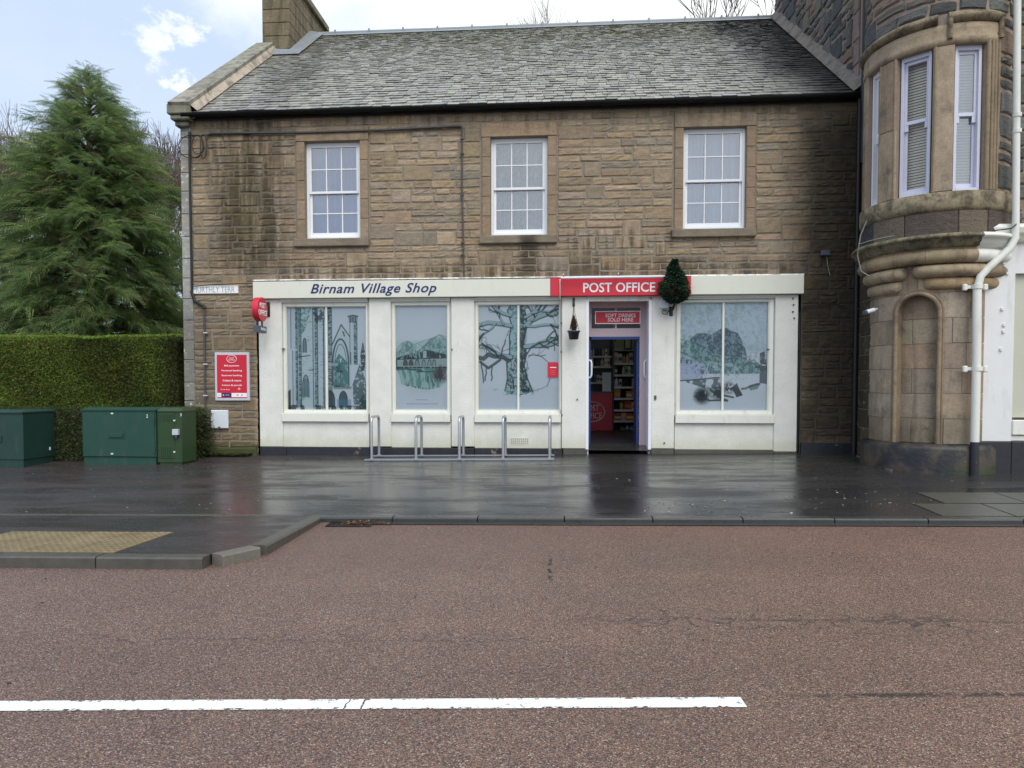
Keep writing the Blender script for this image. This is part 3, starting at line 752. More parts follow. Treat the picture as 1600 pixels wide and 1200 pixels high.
def window_upper(x0, x1, z0, z1, curt, kind):
    # dressed margins (stone parts)
    dr = lambda m_, a, b2, c, d_, dd=.034, y=.06: patch(m_, [(a, c), (b2, c), (b2, d_), (a, d_)], flat, -y, dd, 2, 1, .007, .0012, vary((.27, .185, .115), .08))
    zz = z0
    n_ = 5; hs = [(z1-z0)/n_]*n_
    for i in range(n_):
        for a, b2 in ((x0-.15, x0-.004), (x1+.004, x1+.15)):
            m_ = MB(); dr(m_, a, b2, z0+hs[0]*i+.003, z0+hs[0]*(i+1)-.003, .030); m_.build('margin_stone', M['dressed'], house)
    m_ = MB(); dr(m_, x0-.16, x1+.16, z1+.004, min(z1+.235, ZE-.02), .036); m_.build('lintel', M['dressed'], house)
    sl = MB(); sl.box(x0-.20, x1+.17, -.085, .05, z0-.145, z0-.004, (.21, .165, .11), .012); sl.build('sill', M['dressed'], house)
    # reveals are in the wall; sash window
    m_ = MB(); fw = .045; yf = .075
    m_.box(x0+.003, x0+fw, yf, yf+.12, z0+.003, z1-.003); m_.box(x1-fw, x1-.003, yf, yf+.12, z0+.003, z1-.003); m_.box(x0+fw+.001, x1-fw-.001, yf, yf+.12, z1-.04, z1-.003); m_.box(x0+fw+.001, x1-fw-.001, yf-.03, yf+.12, z0+.003, z0+.045)
    w = m_.build('window', M['white'], house)
    zm = z0+(z1-z0)*.49
    for (s0, s1, y) in ((z0+.046, zm+.02, yf+.045), (zm-.02, z1-.041, yf+.005)):
        low = s0 < zm-.1; xa, xb = x0+fw+.002, x1-fw-.002; sm = MB(); r_ = .042; br = .085 if low else .042
        sm.box(xa, xa+r_, y, y+.035, s0, s1); sm.box(xb-r_, xb, y, y+.035, s0, s1)
        sm.box(xa+r_+.0005, xb-r_-.0005, y, y+.035, s0, s0+br); sm.box(xa+r_+.0005, xb-r_-.0005, y, y+.035, s1-.04, s1)
        sm.build('sash', M['white'], w)
        gx0, gx1, gz0, gz1 = xa+r_, xb-r_, s0+br, s1-.04
        for i in (1, 2):
            xx = gx0+(gx1-gx0)*i/3; MB().box(xx-.009, xx+.009, y+.004, y+.034, gz0, gz1).build('glazing_bar', M['white'], w)
        zc = (gz0+gz1)/2
        for i in range(3):
            aa = gx0+(gx1-gx0)*i/3+(.0095 if i else 0); bb = gx0+(gx1-gx0)*(i+1)/3-(.0095 if i < 2 else 0)
            MB().box(aa, bb, y+.005, y+.033, zc-.009, zc+.009).build('glazing_bar', M['white'], w)
            for (p0, p1) in ((gz0, zc-.0095), (zc+.0095, gz1)):
                tl = R_.uniform(-.0012, .0012); m2 = MB(); m2.quad((aa, y+.02+tl, p0), (bb, y+.02-tl, p0), (bb, y+.02-tl*.3, p1), (aa, y+.02+tl*.3, p1)); m2.build('pane', M['glass'], w)
    # curtain with folds
    m_ = MB(); nn = 120; yy = .225
    splits = [(x0+.02, x1-.02)] if kind == 'full' else [(x0+.02, x0+(x1-x0)*.36), (x0+(x1-x0)*.40, x1-.02)]
    for a, b2 in splits:
        pv = None
        for i in range(nn+1):
            u = a+(b2-a)*i/nn; ph = i/nn*(b2-a)*45; y = yy+.022*math.sin(ph+1.5*math.sin(ph*.31))+.008*math.sin(ph*2.7)
            if pv: m_.add([(pv[0], pv[1], z0), (u, y, z0), (u, y, z1), (pv[0], pv[1], z1)], [(0, 1, 2, 3)], smooth=True)
            pv = (u, y)
    m_.build('curtain', curt, w)
    MB().box(x0-.1, x1+.1, .75, .8, z0-.1, z1+.1).build('room_shade', M['dark'], w)
window_upper(*uws[0], M['curtainA'], 'full'); window_upper(*uws[1], M['curtainB'], 'full'); window_upper(*uws[2], M['curtainC'], 'split')

# ---- roof
roof = MB(); th = math.atan2(ZR-ZE, YR+.12); Yev = -.14
def rp(u, v, d):            # u along X, v metres up the slope, d outwards
    return (u, Yev+v*math.cos(th)-d*math.sin(th), ZE+.02+v*math.sin(th)+d*math.cos(th))
SL = (YR-Yev)/math.cos(th)
roof.add([rp(XL+.1, .03, -.02), rp(XR, .03, -.02), rp(XR, SL, -.02), rp(XL+.1, SL, -.02)], [(0, 1, 2, 3)])
zb = rp(0, SL, -.02)
roof.add([(XL, zb[1], zb[2]), (XR, zb[1], zb[2]), (XR, 9.9, ZE-.1), (XL, 9.9, ZE-.1)], [(0, 1, 2, 3)])
roof_o = roof.build('roof', M['dark'], house)
pcs = []; v = .0; row = 0; nrow = 41
SLC = [(.235, .23, .21), (.27, .265, .24), (.215, .21, .20), (.30, .295, .265), (.24, .24, .225), (.18, .175, .165)]
expo = [max(.085, .165-.0016*i) for i in range(80)]
while v < SL-.03:
    e = expo[row]; u = XL+.28+R_.uniform(-.1, 0); wm = .20-.0015*row
    while u < XR-.02:
        w = R_.uniform(.62, 1.3)*wm; a = max(u+.004, XL+.27); b2 = min(u+w-.004, XR-.01)
        if b2-a > .05:
            lift = R_.uniform(.016, .032); dv = R_.uniform(-.013, .013); sk = R_.uniform(-.007, .007); col = vary(R_.choice(SLC), .16)
            L_ = min(e*1.35, SL-v)
            def f(m_, a=a, b2=b2, v=v+dv, e=L_, lift=lift, col=col, sk=sk):
                t0 = lift; p = [rp(a, v-sk, t0), rp(b2, v+sk, t0), rp(b2, v+e, .004), rp(a, v+e, .004), rp(a, v-sk, t0-.013), rp(b2, v+sk, t0-.013), rp(b2, v+e, -.009), rp(a, v+e, -.009)]
                ch = min(.02, (b2-a)*.15); pa = rp(a+ch, v-sk-.006, t0); pb = rp(b2-ch, v+sk-.006, t0); pa2 = rp(a+ch, v-sk-.006, t0-.013); pb2 = rp(b2-ch, v+sk-.006, t0-.013)
                p += [pa, pb, pa2, pb2]
                m_.add(p, [(0, 8, 9, 1, 2, 3), (10, 11, 9, 8), (4, 10, 8, 0), (11, 5, 1, 9), (5, 6, 2, 1), (7, 4, 0, 3)], col)
            pcs.append((100-v, f))
        u += w
    v += e; row += 1
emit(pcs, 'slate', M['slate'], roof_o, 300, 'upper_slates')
# ridge, gutter, skews
m_ = MB(); rr_ = rp(0, SL, 0)
m_.tube([(XL+.35, YR, ZR+.06), (XR, YR, ZR+.06)], .06, 8)
m_.add([rp(XL+.5, SL-.17, .036), rp(XR, SL-.17, .036), rp(XR, SL, .05), rp(XL+.5, SL, .05)], [(0, 1, 2, 3)])
m_.build('ridge_flashing', M['lead'], roof_o)
for i in range(13):
    x = XL+1.3+i*.85; MB().box(x-.02, x+.02, YR-.075, YR-.05, ZR+.02, ZR+.13).build('ridge_clip', M['lead'], roof_o)
m_ = MB(); gp = []
for k in range(9):
    a = math.pi*k/8; gp.append((Yev-.035-.06*math.cos(a), ZE-.005-.065*math.sin(a)))
for k in range(8):
    (ya, za), (yb, zb2) = gp[k], gp[k+1]
    m_.add([(XL+.12, ya, za), (XR, ya, za), (XR, yb, zb2), (XL+.12, yb, zb2)], [(3, 2, 1, 0), (0, 1, 2, 3)], smooth=False)
m_.box(XL+.12, XR, -.075, -.045, ZE-.09, ZE+.02)
m_.box(XL+.12, XL+.125, Yev-.1, Yev+.03, ZE-.07, ZE)
m_.build('gutter', M['gutter'], house)
# left skew stones
k = 6; a0 = -.02
for i in range(k):
    va, vb = -.02+(4.7)*i/k, -.02+(4.7)*(i+1)/k-.008
    m_ = MB(); q = [rp(XL-.10, va, -.1), rp(XL+.30, va, -.1), rp(XL+.30, vb, -.1), rp(XL-.10, vb, -.1), rp(XL-.10, va, .20), rp(XL+.30, va, .20), rp(XL+.30, vb, .20), rp(XL-.10, vb, .20)]
    m_.hexa(q, vary((.26, .25, .21), .12)); m_.build('skew_stone', M['skew'], house)
m_ = MB(); m_.box(XL-.14, XL+.30, -.24, .06, ZE-.02, ZE+.16, (.22, .22, .17), .015); m_.box(XL-.10, XL+.26, -.20, .05, ZE-.11, ZE-.022, (.22, .22, .17), .02); m_.box(XL-.06, XL+.20, -.12, .04, ZE-.2, ZE-.112, (.25, .24, .2), .02); m_.build('skew_putt', M['skew'], house)
m_ = MB(); q = [rp(XL+.305, 0, -.02), rp(XL+.36, 0, .035), rp(XL+.36, 4.6, .035), rp(XL+.305, 4.6, -.02)]
m_.add([rp(XL+.302, -.01, .14), rp(XL+.40, -.01, .035), rp(XL+.40, 4.7, .035), rp(XL+.302, 4.7, .14)], [(0, 1, 2, 3)], (.42, .36, .30)); m_.build('mortar_fillet', M['skew'], house)
# right fillet against the taller gable
m_ = MB(); m_.add([rp(XR-.16, -.02, .045), rp(XR+.01, -.02, .20), rp(XR+.01, SL, .20), rp(XR-.16, SL, .045), rp(XR-.16, -.02, .0)], [(0, 1, 2, 3)], (.20, .175, .15)); m_.build('mortar_fillet', M['skew'], house)
# chimney
CX0, CX1, CY0, CY1 = XL+.03, -6.30, 3.5, 5.95; CZ0, CZ1 = 8.3, 10.8
chim = MB().box(CX0+.012, CX1-.012, CY0+.012, CY1-.012, CZ0, CZ1).build('chimney', M['mortar'], house)
z_ = 8.62; r = 0
while z_ < CZ1-.02:
    h = min(.30, CZ1-z_)
    cuts = [CX0, CX0+(.45 if r % 2 else .24), CX1] if r % 2 else [CX0, CX1]
    if r == 1: cuts = [CX0, CX0+.22, CX0+.42, CX1]
    for a, b2 in zip(cuts, cuts[1:]):
        m_ = MB(); patch(m_, [(a+.006, z_+.006), (b2-.006, z_+.006), (b2-.006, z_+h-.006), (a+.006, z_+h-.006)], lambda u, v, d: (u, CY0-d, v), -.02, .008, 2, 1, .008, .002, vary((.185, .152, .10), .15)); m_.build('chimney_stone', M['chimney'], chim)
    y = CY0
    while y < CY1-.02:
        w = min(R_.uniform(.32, .62), CY1-y); w = CY1-y if CY1-y-w < .2 else w
        m_ = MB(); patch(m_, [(y+.006, z_+.006), (y+w-.006, z_+.006), (y+w-.006, z_+h-.006), (y+.006, z_+h-.006)], lambda u, v, d: (CX1+d, u, v), -.02, .008, 2, 1, .008, .002, vary((.185, .152, .10), .15)); m_.build('chimney_stone', M['chimney'], chim); y += w
    z_ += h; r += 1
m_ = MB(); m_.box(CX0-.09, CX1+.09, CY0-.09, CY1+.09, CZ1, CZ1+.16, (.22, .2, .14), .02); m_.build('chimney_cope', M['chimney'], chim)
m_ = MB(); m_.lathe([(.13, CZ1+.16), (.12, CZ1+.6), (.15, CZ1+.62), (.15, CZ1+.7), (.11, CZ1+.7)], (CX0+CX1)/2+.1, 4.9, 16); m_.build('chimney_pot', M['term'], chim)
m_ = MB(); m_.add([(CX1+.01, 3.1, 8.72), (CX1+.30, 3.1, 8.86-.1), (CX1+.30, YR, ZR+.06), (CX1+.01, YR, ZR+.16)], [(0, 1, 2, 3)])
vq = lambda y: (y-Yev)/math.cos(th)
m_ = MB(); m_.add([rp(CX1+.0, vq(3.38), .06), rp(CX1+.34, vq(3.38), .05), rp(CX1+.34, SL, .05), rp(CX1+.0, SL, .12)], [(0, 1, 2, 3)]); m_.add([rp(CX0+.3, vq(3.2), .05), rp(CX1+.34, vq(3.2), .05), rp(CX1+.34, vq(3.5), .06), rp(CX0+.3, vq(3.5), .09)], [(0, 1, 2, 3)]); m_.build('lead_flashing', M['lead'], chim)

# ---- shopfront
YF = -.10
def shop_x(px): return FX(px, YF)
fas = MB(); cuts = [402, 520, 640, 745, 860]
xs = [SF[0], FX(860, YF-.03)]
m_ = MB(); m_.box(SF[0], xs[1]-.003, YF-.04, .02, ZF0, ZF1, bev=.006); fascia = m_.build('fascia', M['cream'], house)
m_ = MB(); m_.box(FX(860, -.14), FX(1078, -.14), YF-.055, .02, ZF0-.005, ZF1+.005, bev=.004); redf = m_.build('red_fascia', M['red'], house)
m_ = MB(); m_.box(FX(1078, -.14)+.003, SF[1]+.0, YF-.04, .02, ZF0, ZF1+.02, bev=.006); m_.build('fascia', M['cream'], house)
m_ = MB(); m_.box(SF[0]-.01, SF[1]+.01, YF-.02, .02, ZF1+.022, ZF1+.04); m_.build('lead_strip', M['skew'], house)
tz = FZ(584, 452.5, -.14)
text_obj('fascia_lettering', 'Birnam Village Shop', .2, (FX(584, -.14), YF-.0405, tz), M['navy'], fascia, width=FX(682, -.14)-FX(486, -.14), height=.225, shear=.32, off=.003, spacing=1.08)
tz = FZ(966, 449, -.155)
text_obj('red_fascia_lettering', 'POST OFFICE', .2, (FX(966.5, -.155), YF-.0555, tz), M['signwhite'], redf, width=FX(1023, -.155)-FX(911, -.155), height=.165, off=.003)
m_ = MB(); m_.tube([(FX(876, -.25), -.26, FZ(876, 434.5, -.25)), (FX(1045, -.25), -.26, FZ(1045, 432, -.25))], .022, 8); 
for px in (880, 965, 1040): m_.tube([(FX(px, -.2), -.26, ZF1+.06), (FX(px, -.2), -.13, ZF1+.03)], .010, 6)
m_.build('trough_light', M['plastic_w'], house)
ZS = {'plt': .46}
Zpt = ZF0-.004
def pil(pxa, pxb, y=-.05, bot=None, name='pilaster'):
    a, b2 = FX(pxa, y), FX(pxb, y); bot_ = FZ((pxa+pxb)/2, 698, y) if bot is None else bot
    m_ = MB(); nz = 10; 
    # a slightly wavy hand-floated face
    vs = []; fs = []; nx = 3
    m_.box(a, b2, y, .25, bot_, Zpt, bev=.010)
    m_.build(name, M['render'], house)
ZB = FZ(600, 699, -.05)
pil(405, 441); pil(577, 611); pil(705, 741); pil(877.6, 918, bot=FZ(900, 701, -.05)); pil(1018, 1054, bot=FZ(1030, 701, -.05)); pil(1210, 1246, bot=FZ(1228, 706, -.05))
# moulded inner strips next to pilasters
def strip(pxa, pxb, y=-.02, zt=Zpt, zb=ZB, mat='joinery'):
    MB().box(FX(pxa, y), FX(pxb, y), y, .2, zb, zt, bev=.004).build('casing', M[mat], house)
exec_windows = [(441.5, 576.5, 450, 573, 480, 640, 511), (611.5, 704.5, 619, 699, 478, 640, None), (741.5, 877, 748, 873, 477, 640, 810), (1054.5, 1209.5, 1062, 1198, 473, 641, 1129)]
ZSILL0, ZSILL1 = FZ(800, 660, -.06), FZ(800, 647, -.06)
# ---- printed window films, drawn as pen-and-wash pictures on a fine grid of coloured cells
class Art:
    def __init__(s, W, H, seed):
        s.W, s.H = W, H; s.r = np.random.RandomState(seed)
        s.img = np.ones((H, W, 3))*np.array([.64, .72, .79]); s.Y, s.X = np.mgrid[0:H, 0:W]
        s.X = (s.X+.5)/W; s.Y = (s.Y+.5)/H                       # y downwards 0..1
        s.n = {}
    def noise(s, k, sy=1):
        out = np.zeros((s.H, s.W)); a = 1; t = 0
        for o in range(3):
            gw, gh = int(k*2**o)+2, int(k*sy*2**o)+2; g = s.r.rand(gh, gw)
            fx = s.X*(gw-1.001); fy = s.Y*(gh-1.001); ix, iy = fx.astype(int), fy.astype(int); ux, uy = fx-ix, fy-iy
            out += a*((g[iy, ix]*(1-ux)+g[iy, ix+1]*ux)*(1-uy)+(g[iy+1, ix]*(1-ux)+g[iy+1, ix+1]*ux)*uy); t += a; a *= .6
        return out/t
    def blend(s, m, c):
        m = np.clip(m, 0, 1)[..., None]; s.img = s.img*(1-m)+np.array(c)*m
    def line(s, pts, w, c=(.035, .075, .08), k=.9):
        w = max(1.6, w*1.75)/s.W*(s.W/260 if s.W > 200 else .75); asp = s.H/s.W; m = np.zeros((s.H, s.W))
        for (x0, y0), (x1, y1) in zip(pts, pts[1:]):
            ax, ay, bx_, by = x0, y0*asp, x1, y1*asp; dx_, dy_ = bx_-ax, by-ay; L = dx_*dx_+dy_*dy_+1e-12
            xa, xb = min(x0, x1)-w*2, max(x0, x1)+w*2; ya, yb = min(y0, y1)-w*2, max(y0, y1)+w*2
            i0, i1 = max(0, int(xa*s.W)), min(s.W, int(xb*s.W)+2); j0, j1 = max(0, int(ya*s.H)), min(s.H, int(yb*s.H)+2)
            if i1 <= i0 or j1 <= j0: continue
            X = s.X[j0:j1, i0:i1]; Y = s.Y[j0:j1, i0:i1]*asp
            t = np.clip(((X-ax)*dx_+(Y-ay)*dy_)/L, 0, 1); d = np.hypot(X-ax-t*dx_, Y-ay-t*dy_)
            m[j0:j1, i0:i1] = np.maximum(m[j0:j1, i0:i1], np.clip((w*.62-d)*s.W+.5, 0, 1))
        s.blend(m*k, c)
    def poly(s, pts):
        inside = np.zeros((s.H, s.W), bool); n = len(pts)
        for i in range(n):
            x0, y0 = pts[i]; x1, y1 = pts[(i+1) % n]
            if abs(y1-y0) < 1e-9: continue
            c = ((s.Y >= min(y0, y1)) & (s.Y < max(y0, y1))); xi = x0+(s.Y-y0)/(y1-y0)*(x1-x0); inside ^= c & (s.X < xi)
        return inside.astype(float)
    def hatch(s, m, c, k=.8, sc=40, sy=1.0, th=.5):
        s.blend(m*k*np.clip((s.noise(sc*1.5, sy)-th+.03)*9, 0, 1), c)
    def wash(s, m, c, k): s.blend(m*k, c)
    def wig(s, p, q, n, amp):
        out = []
        for i in range(n+1):
            t = i/n; out.append((p[0]+(q[0]-p[0])*t+s.r.uniform(-amp, amp)*(0 < i < n), p[1]+(q[1]-p[1])*t+s.r.uniform(-amp, amp)*(0 < i < n)))
        return out
DK = (.008, .035, .04); TEAL = (.07, .24, .23); PALE = (.50, .66, .70); WASH = (.22, .44, .43)
def art_abbey(W, H):
    A = Art(W, H, 3)
    def tower(x0, x1, y0, y1, dark, k=.75):
        m = A.poly([(x0, y0), (x1, y0), (x1, y1), (x0, y1)]); A.wash(m, PALE, .6)
        md = A.poly([(x0+(x1-x0)*(1-dark), y0), (x1, y0), (x1, y1), (x0+(x1-x0)*(1-dark), y1)]); A.wash(md, TEAL, .5); A.hatch(md, DK, k, 26, 3, .48)
        A.line([(x0, y0), (x0, y1)], 1.0); A.line([(x1, y0), (x1, y1)], 1.0)
    tower(.04, .14, 0, .40, .45); tower(.06, .13, .42, .98, .5); tower(.12, .17, 0, .98, .6); tower(.17, .33, 0, .98, .0); tower(.32, .38, 0, .98, .6); tower(.38, .46, .12, .98, .15); tower(.46, .56, 0, .98, .75)
    A.hatch(A.poly([(.3, 0), (.56, 0), (.52, .13), (.36, .15)]), DK, .85, 18, 2, .42)
    A.hatch(A.poly([(.12, 0), (.30, 0), (.22, .22), (.14, .3)]), TEAL, .8, 24, 1.5, .45)
    def arch(cx_, w, yt, yb, fill=None, lw=1.3, k=.9):
        ys_ = yb+(yt-yb)*.5; pts = [(cx_-w, yb)]+[(cx_-w*(1-(1-math.cos(t*math.pi/2))**.9), ys_+(yt-ys_)*math.sin(t*math.pi/2)**.95) for t in np.linspace(0, 1, 9)]; pts += [(2*cx_-x, y) for x, y in pts[::-1]]
        if fill: A.wash(A.poly(pts), fill, k)
        A.line(pts, lw)
    arch(.215, .022, .30, .44, (.12, .25, .27)); arch(.225, .04, .66, .88, (.25, .4, .45)); 
    for dx_ in (-.02, 0, .02): A.line([(.225+dx_, .70), (.225+dx_, .87)], 1.1)
    A.line([(.12, .485), (.28, .47)], 1.6); A.line([(.27, .615), (.33, .61)], 1.4)
    # gable
    g = A.poly([(.56, .36), (.68, .17), (.80, .34), (.80, .78), (.56, .78)]); A.wash(g, PALE, .7)
    A.line([(.56, .37), (.68, .17), (.79, .29)], 1.8); arch(.67, .10, .31, .76, None, 2.4); arch(.67, .075, .36, .76, None, 1.0); arch(.64, .03, .50, .77, (.22, .4, .42), 1.0); arch(.70, .03, .50, .77, (.22, .4, .42), 1.0); A.line(A.wig((.70, .24), (.72, .28), 3, .01), 2.0)
    A.hatch(A.poly([(.575, .55), (.65, .45), (.77, .55), (.77, .78), (.575, .78)]), TEAL, .9, 16, 1.2, .42); A.hatch(A.poly([(.6, .6), (.64, .55), (.70, .6), (.70, .78), (.6, .78)]), DK, .7, 14, 2, .5)
    A.line([(.58, .78), (.80, .78)], 1.6); A.line([(.58, .795), (.80, .795)], 1.0)
    for c_, w_ in ((.54, .05), (.70, .05)): arch(c_, w_, .82, .98, (.05, .09, .12), 1.6)
    A.wash(A.poly([(.62, .90), (.80, .90), (.80, .98), (.62, .98)]), (.10, .27, .42), .5)
    # octagonal turret
    tower(.79, .88, .14, .55, .45); A.wash(A.poly([(.77, .09), (.89, .09), (.88, .15), (.78, .15)]), (.12, .25, .25), .8); A.line([(.77, .09), (.83, .08), (.89, .09)], 2)
    for x in (.80, .83, .86): A.line([(x, .09), (x, .15)], 1.2)
    tower(.80, .88, .44, .56, .5, .9)
    # dark trees
    for x0, x1, y0, y1, k in ((.92, .985, .32, .62, .95), (.82, 1.0, .55, .95, .75), (.90, 1, .85, 1, .9)):
        m = A.poly([((x0+x1)/2, y0), (x1, (y0+y1)/2), (x1-.01, y1), (x0+.01, y1), (x0, (y0+y1)/2)]); A.hatch(m, DK, k, 22, 1.6, .36); A.wash(m, TEAL, .25)
    A.hatch(A.poly([(0, .955), (1, .96), (1, 1), (0, 1)]), DK, .8, 18, .4, .42); A.wash(A.poly([(0, .82), (.03, .8), (.03, 1), (0, 1)]), DK, .9)
    for _ in range(60):
        x = A.r.choice([.18, .24, .29, .4, .44])+A.r.uniform(-.02, .02); y = A.r.uniform(.05, .93); A.line([(x, y), (x+.025, y-.003)], .8, TEAL, .5)
    A.wash(A.poly([(.50, .545), (.64, .545), (.64, .575), (.50, .575)]), (.52, .6, .72), .6)
    return A.img
def art_bridge(W, H):
    A = Art(W, H, 5); 
    vig = np.clip(1.25-np.hypot((A.X-.5)/.56, (A.Y-.54)/.29), 0, 1)*1.6
    A.wash(np.clip(vig, 0, 1)*(A.Y > .33), (.28, .50, .46), .35)
    def hill(pts, k1, k2, th=.5, c=TEAL):
        m = A.poly(pts+[(1.1, .62), (-.1, .62)]); m = m*np.clip(vig*2, 0, 1); A.wash(m, (.30, .5, .47), k1); A.hatch(m, c, k2, 26, 1, th); A.line(pts, 1.2, TEAL, .6)
    hill([(0, .42), (.1, .36), (.22, .335), (.35, .37), (.5, .34), (.7, .31), (.85, .28), (1, .33)], .25, .5)
    hill([(0, .47), (.15, .385), (.25, .34), (.40, .44), (.50, .41), (.65, .33), (.85, .275), (1, .30)], .35, .75, .5)
    hill([(.0, .50), (.2, .47), (.42, .455), (.6, .42), (.8, .445), (1, .47)], .2, .95, .36, DK)
    m = A.poly([(.02, .52), (1, .505), (1, .585), (.02, .585)])*np.clip(vig*2, 0, 1); A.wash(m, (.42, .56, .56), .8)
    A.wash(A.poly([(.52, .43), (.60, .43), (.60, .5), (.52, .5)]), (.46, .6, .62), .9); A.line([(.52, .5), (.52, .43), (.56, .425), (.60, .43), (.60, .5)], 1.1); A.line([(.65, .46), (.65, .50), (.69, .50), (.69, .45)], 1)
    A.line([(.03, .515), (1, .50)], 1.4)
    for i, c in enumerate((.18, .29, .41, .54, .65, .74)):
        r = .042 if i < 3 else .034; pts = [(c-r, .575)]+[(c+r*math.cos(a), .555-.035*math.sin(a)) for a in np.linspace(math.pi, 0, 7)]+[(c+r, .575)]
        A.wash(A.poly(pts), (.05, .07, .08) if i < 2 else (.18, .32, .32), .9 if i < 3 else .5); A.line(pts, 1.5, (.04, .08, .08), .8)
        A.line([(c-r*.7, .525), (c, .517), (c+r*.7, .525)], 1.0, (.22, .03, .04) if i < 2 else DK, .8)
    A.wash(A.poly([(.02, .60), (1, .60), (.9, .78), (.6, .81), (.1, .75)])*np.clip(vig*2, 0, 1), (.26, .50, .42), .6)
    A.hatch(A.poly([(.02, .60), (1, .60), (.9, .78), (.6, .81), (.1, .76)])*np.clip(vig*2, 0, 1), TEAL, .75, 16, .5, .47)
    A.line(A.wig((.03, .60), (.5, .62), 6, .006), 2.2); A.line(A.wig((.4, .635), (.75, .63), 4, .005), 2.4)
    for c in ((.86, .62, .09), (.80, .67, .10), (.90, .69, .09)):
        A.hatch(np.clip(1.5-np.hypot(A.X-c[0], (A.Y-c[1])*H/W)/c[2], 0, 1), (.05, .03, .04), .9, 22, 1, .33)
    A.line([(.62, .68), (.62, .74)], 2.2); A.line([(.70, .72), (.74, .77)], 2.4); A.hatch(A.poly([(.1, .75), (.6, .79), (.55, .81), (.2, .775)]), DK, .6, 24, .5, .5)
    for y, w_, x0 in ((.905, .8, .38), (.945, .9, .2)):
        x = x0
        while x < (1-x0 if y < .92 else .82): L = A.r.uniform(.012, .045); A.line([(x, y), (x+L, y)], w_, (.05, .08, .13), .7); x += L+.014
    return A.img
def art_oak(W, H):
    A = Art(W, H, 9)
    trunk = [(.33, .82), (.36, .70), (.35, .55), (.39, .45), (.385, .30), (.41, .18), (.36, .05), (.40, 0), (.56, 0), (.60, .12), (.60, .22), (.56, .35), (.60, .46), (.57, .58), (.61, .70), (.68, .83), (.52, .86), (.42, .86)]
    m = A.poly(trunk); A.wash(m, (.36, .56, .58), .8); A.hatch(m*(A.Y > .5), DK, .75, 24, 1.6, .50); A.hatch(m*(A.Y <= .5), TEAL, .7, 18, 1.5, .55); A.hatch(m*(A.X > .52), DK, .9, 18, 1.6, .42)
    for _ in range(46):
        x = A.r.uniform(.37, .60); y = A.r.uniform(.45, .80); A.line(A.wig((x, y), (x+A.r.uniform(-.015, .03)*(1+y), y+A.r.uniform(.03, .09)), 3, .006), 1.1, DK, .75)
    A.line(trunk[:8], 2.0); A.line(trunk[8:16], 2.0)
    A.wash(np.clip(1.4-np.hypot((A.X-.55)/.045, (A.Y-.30)/.09), 0, 1), DK, .8)
    def branch(p, a, L, w, d, wc=(.36, .56, .58)):
        x, y = p; pts = [p]
        n_ = 4
        for i in range(n_):
            a += A.r.uniform(-.4, .4); x += math.cos(a)*L/n_; y += math.sin(a)*L/n_*W/H; pts.append((x, y))
        if w > 3: A.line(pts, w, DK, .8); A.line([(q[0], q[1]-.006) for q in pts], w*.62, wc, .9)
        else: A.line(pts, max(w, .75), DK, .55 if w < 1.2 else .85)
        if d > 0:
            for k in range(3): branch(pts[A.r.randint(1, n_+1)], a+A.r.uniform(-1.0, 1.0), L*A.r.uniform(.5, .75), w*.55, d-1, wc)
    branch((.40, .50), math.pi+.25, .32, 9, 0); A.line([(.37, .53), (.30, .49), (.2, .49), (.12, .47), (.06, .51), (.0, .50)], 6.5); A.line([(.27, .52), (.2, .56), (.12, .60), (.05, .56), (.02, .54)], 4.0)
    for x0, y0, x1, y1 in ((.03, .54, .06, .74), (.10, .59, .08, .72), (.17, .59, .16, .72)): A.line(A.wig((x0, y0), (x1, y1), 4, .008), 2.0)
    branch((.24, .49), -2.1, .26, 3.0, 2); branch((.28, .48), -1.3, .2, 2, 2); branch((.10, .48), -1.7, .15, 1.2, 2)
    branch((.41, .20), -2.7, .40, 7, 3); branch((.40, .10), -2.5, .4, 6, 3); branch((.42, .03), -2.3, .3, 5, 2)
    branch((.58, .2), -.3, .42, 8, 3); branch((.58, .12), -.7, .42, 6, 3); branch((.58, .40), -.35, .44, 8, 2); branch((.56, .04), -.9, .3, 5, 2); branch((.60, .2), .1, .40, 5, 2)
    A.line([(.60, .47), (.66, .40), (.76, .355), (.88, .345), (1, .39)], 2.2); A.line([(.62, .50), (.68, .46), (.80, .50), (.86, .54)], 1.1, DK, .7)
    branch((.62, .48), .2, .22, 1.2, 1)
    A.hatch(A.poly([(.15, .80), (.8, .80), (.68, .86), (.3, .86)]), (.16, .38, .36), .6, 20, .6, .5)
    A.line(A.wig((.70, .82), (.86, .77), 4, .005), 1.0, DK, .6); A.line([(.86, .77), (.89, .70)], 1.5, DK, .7)
    return A.img
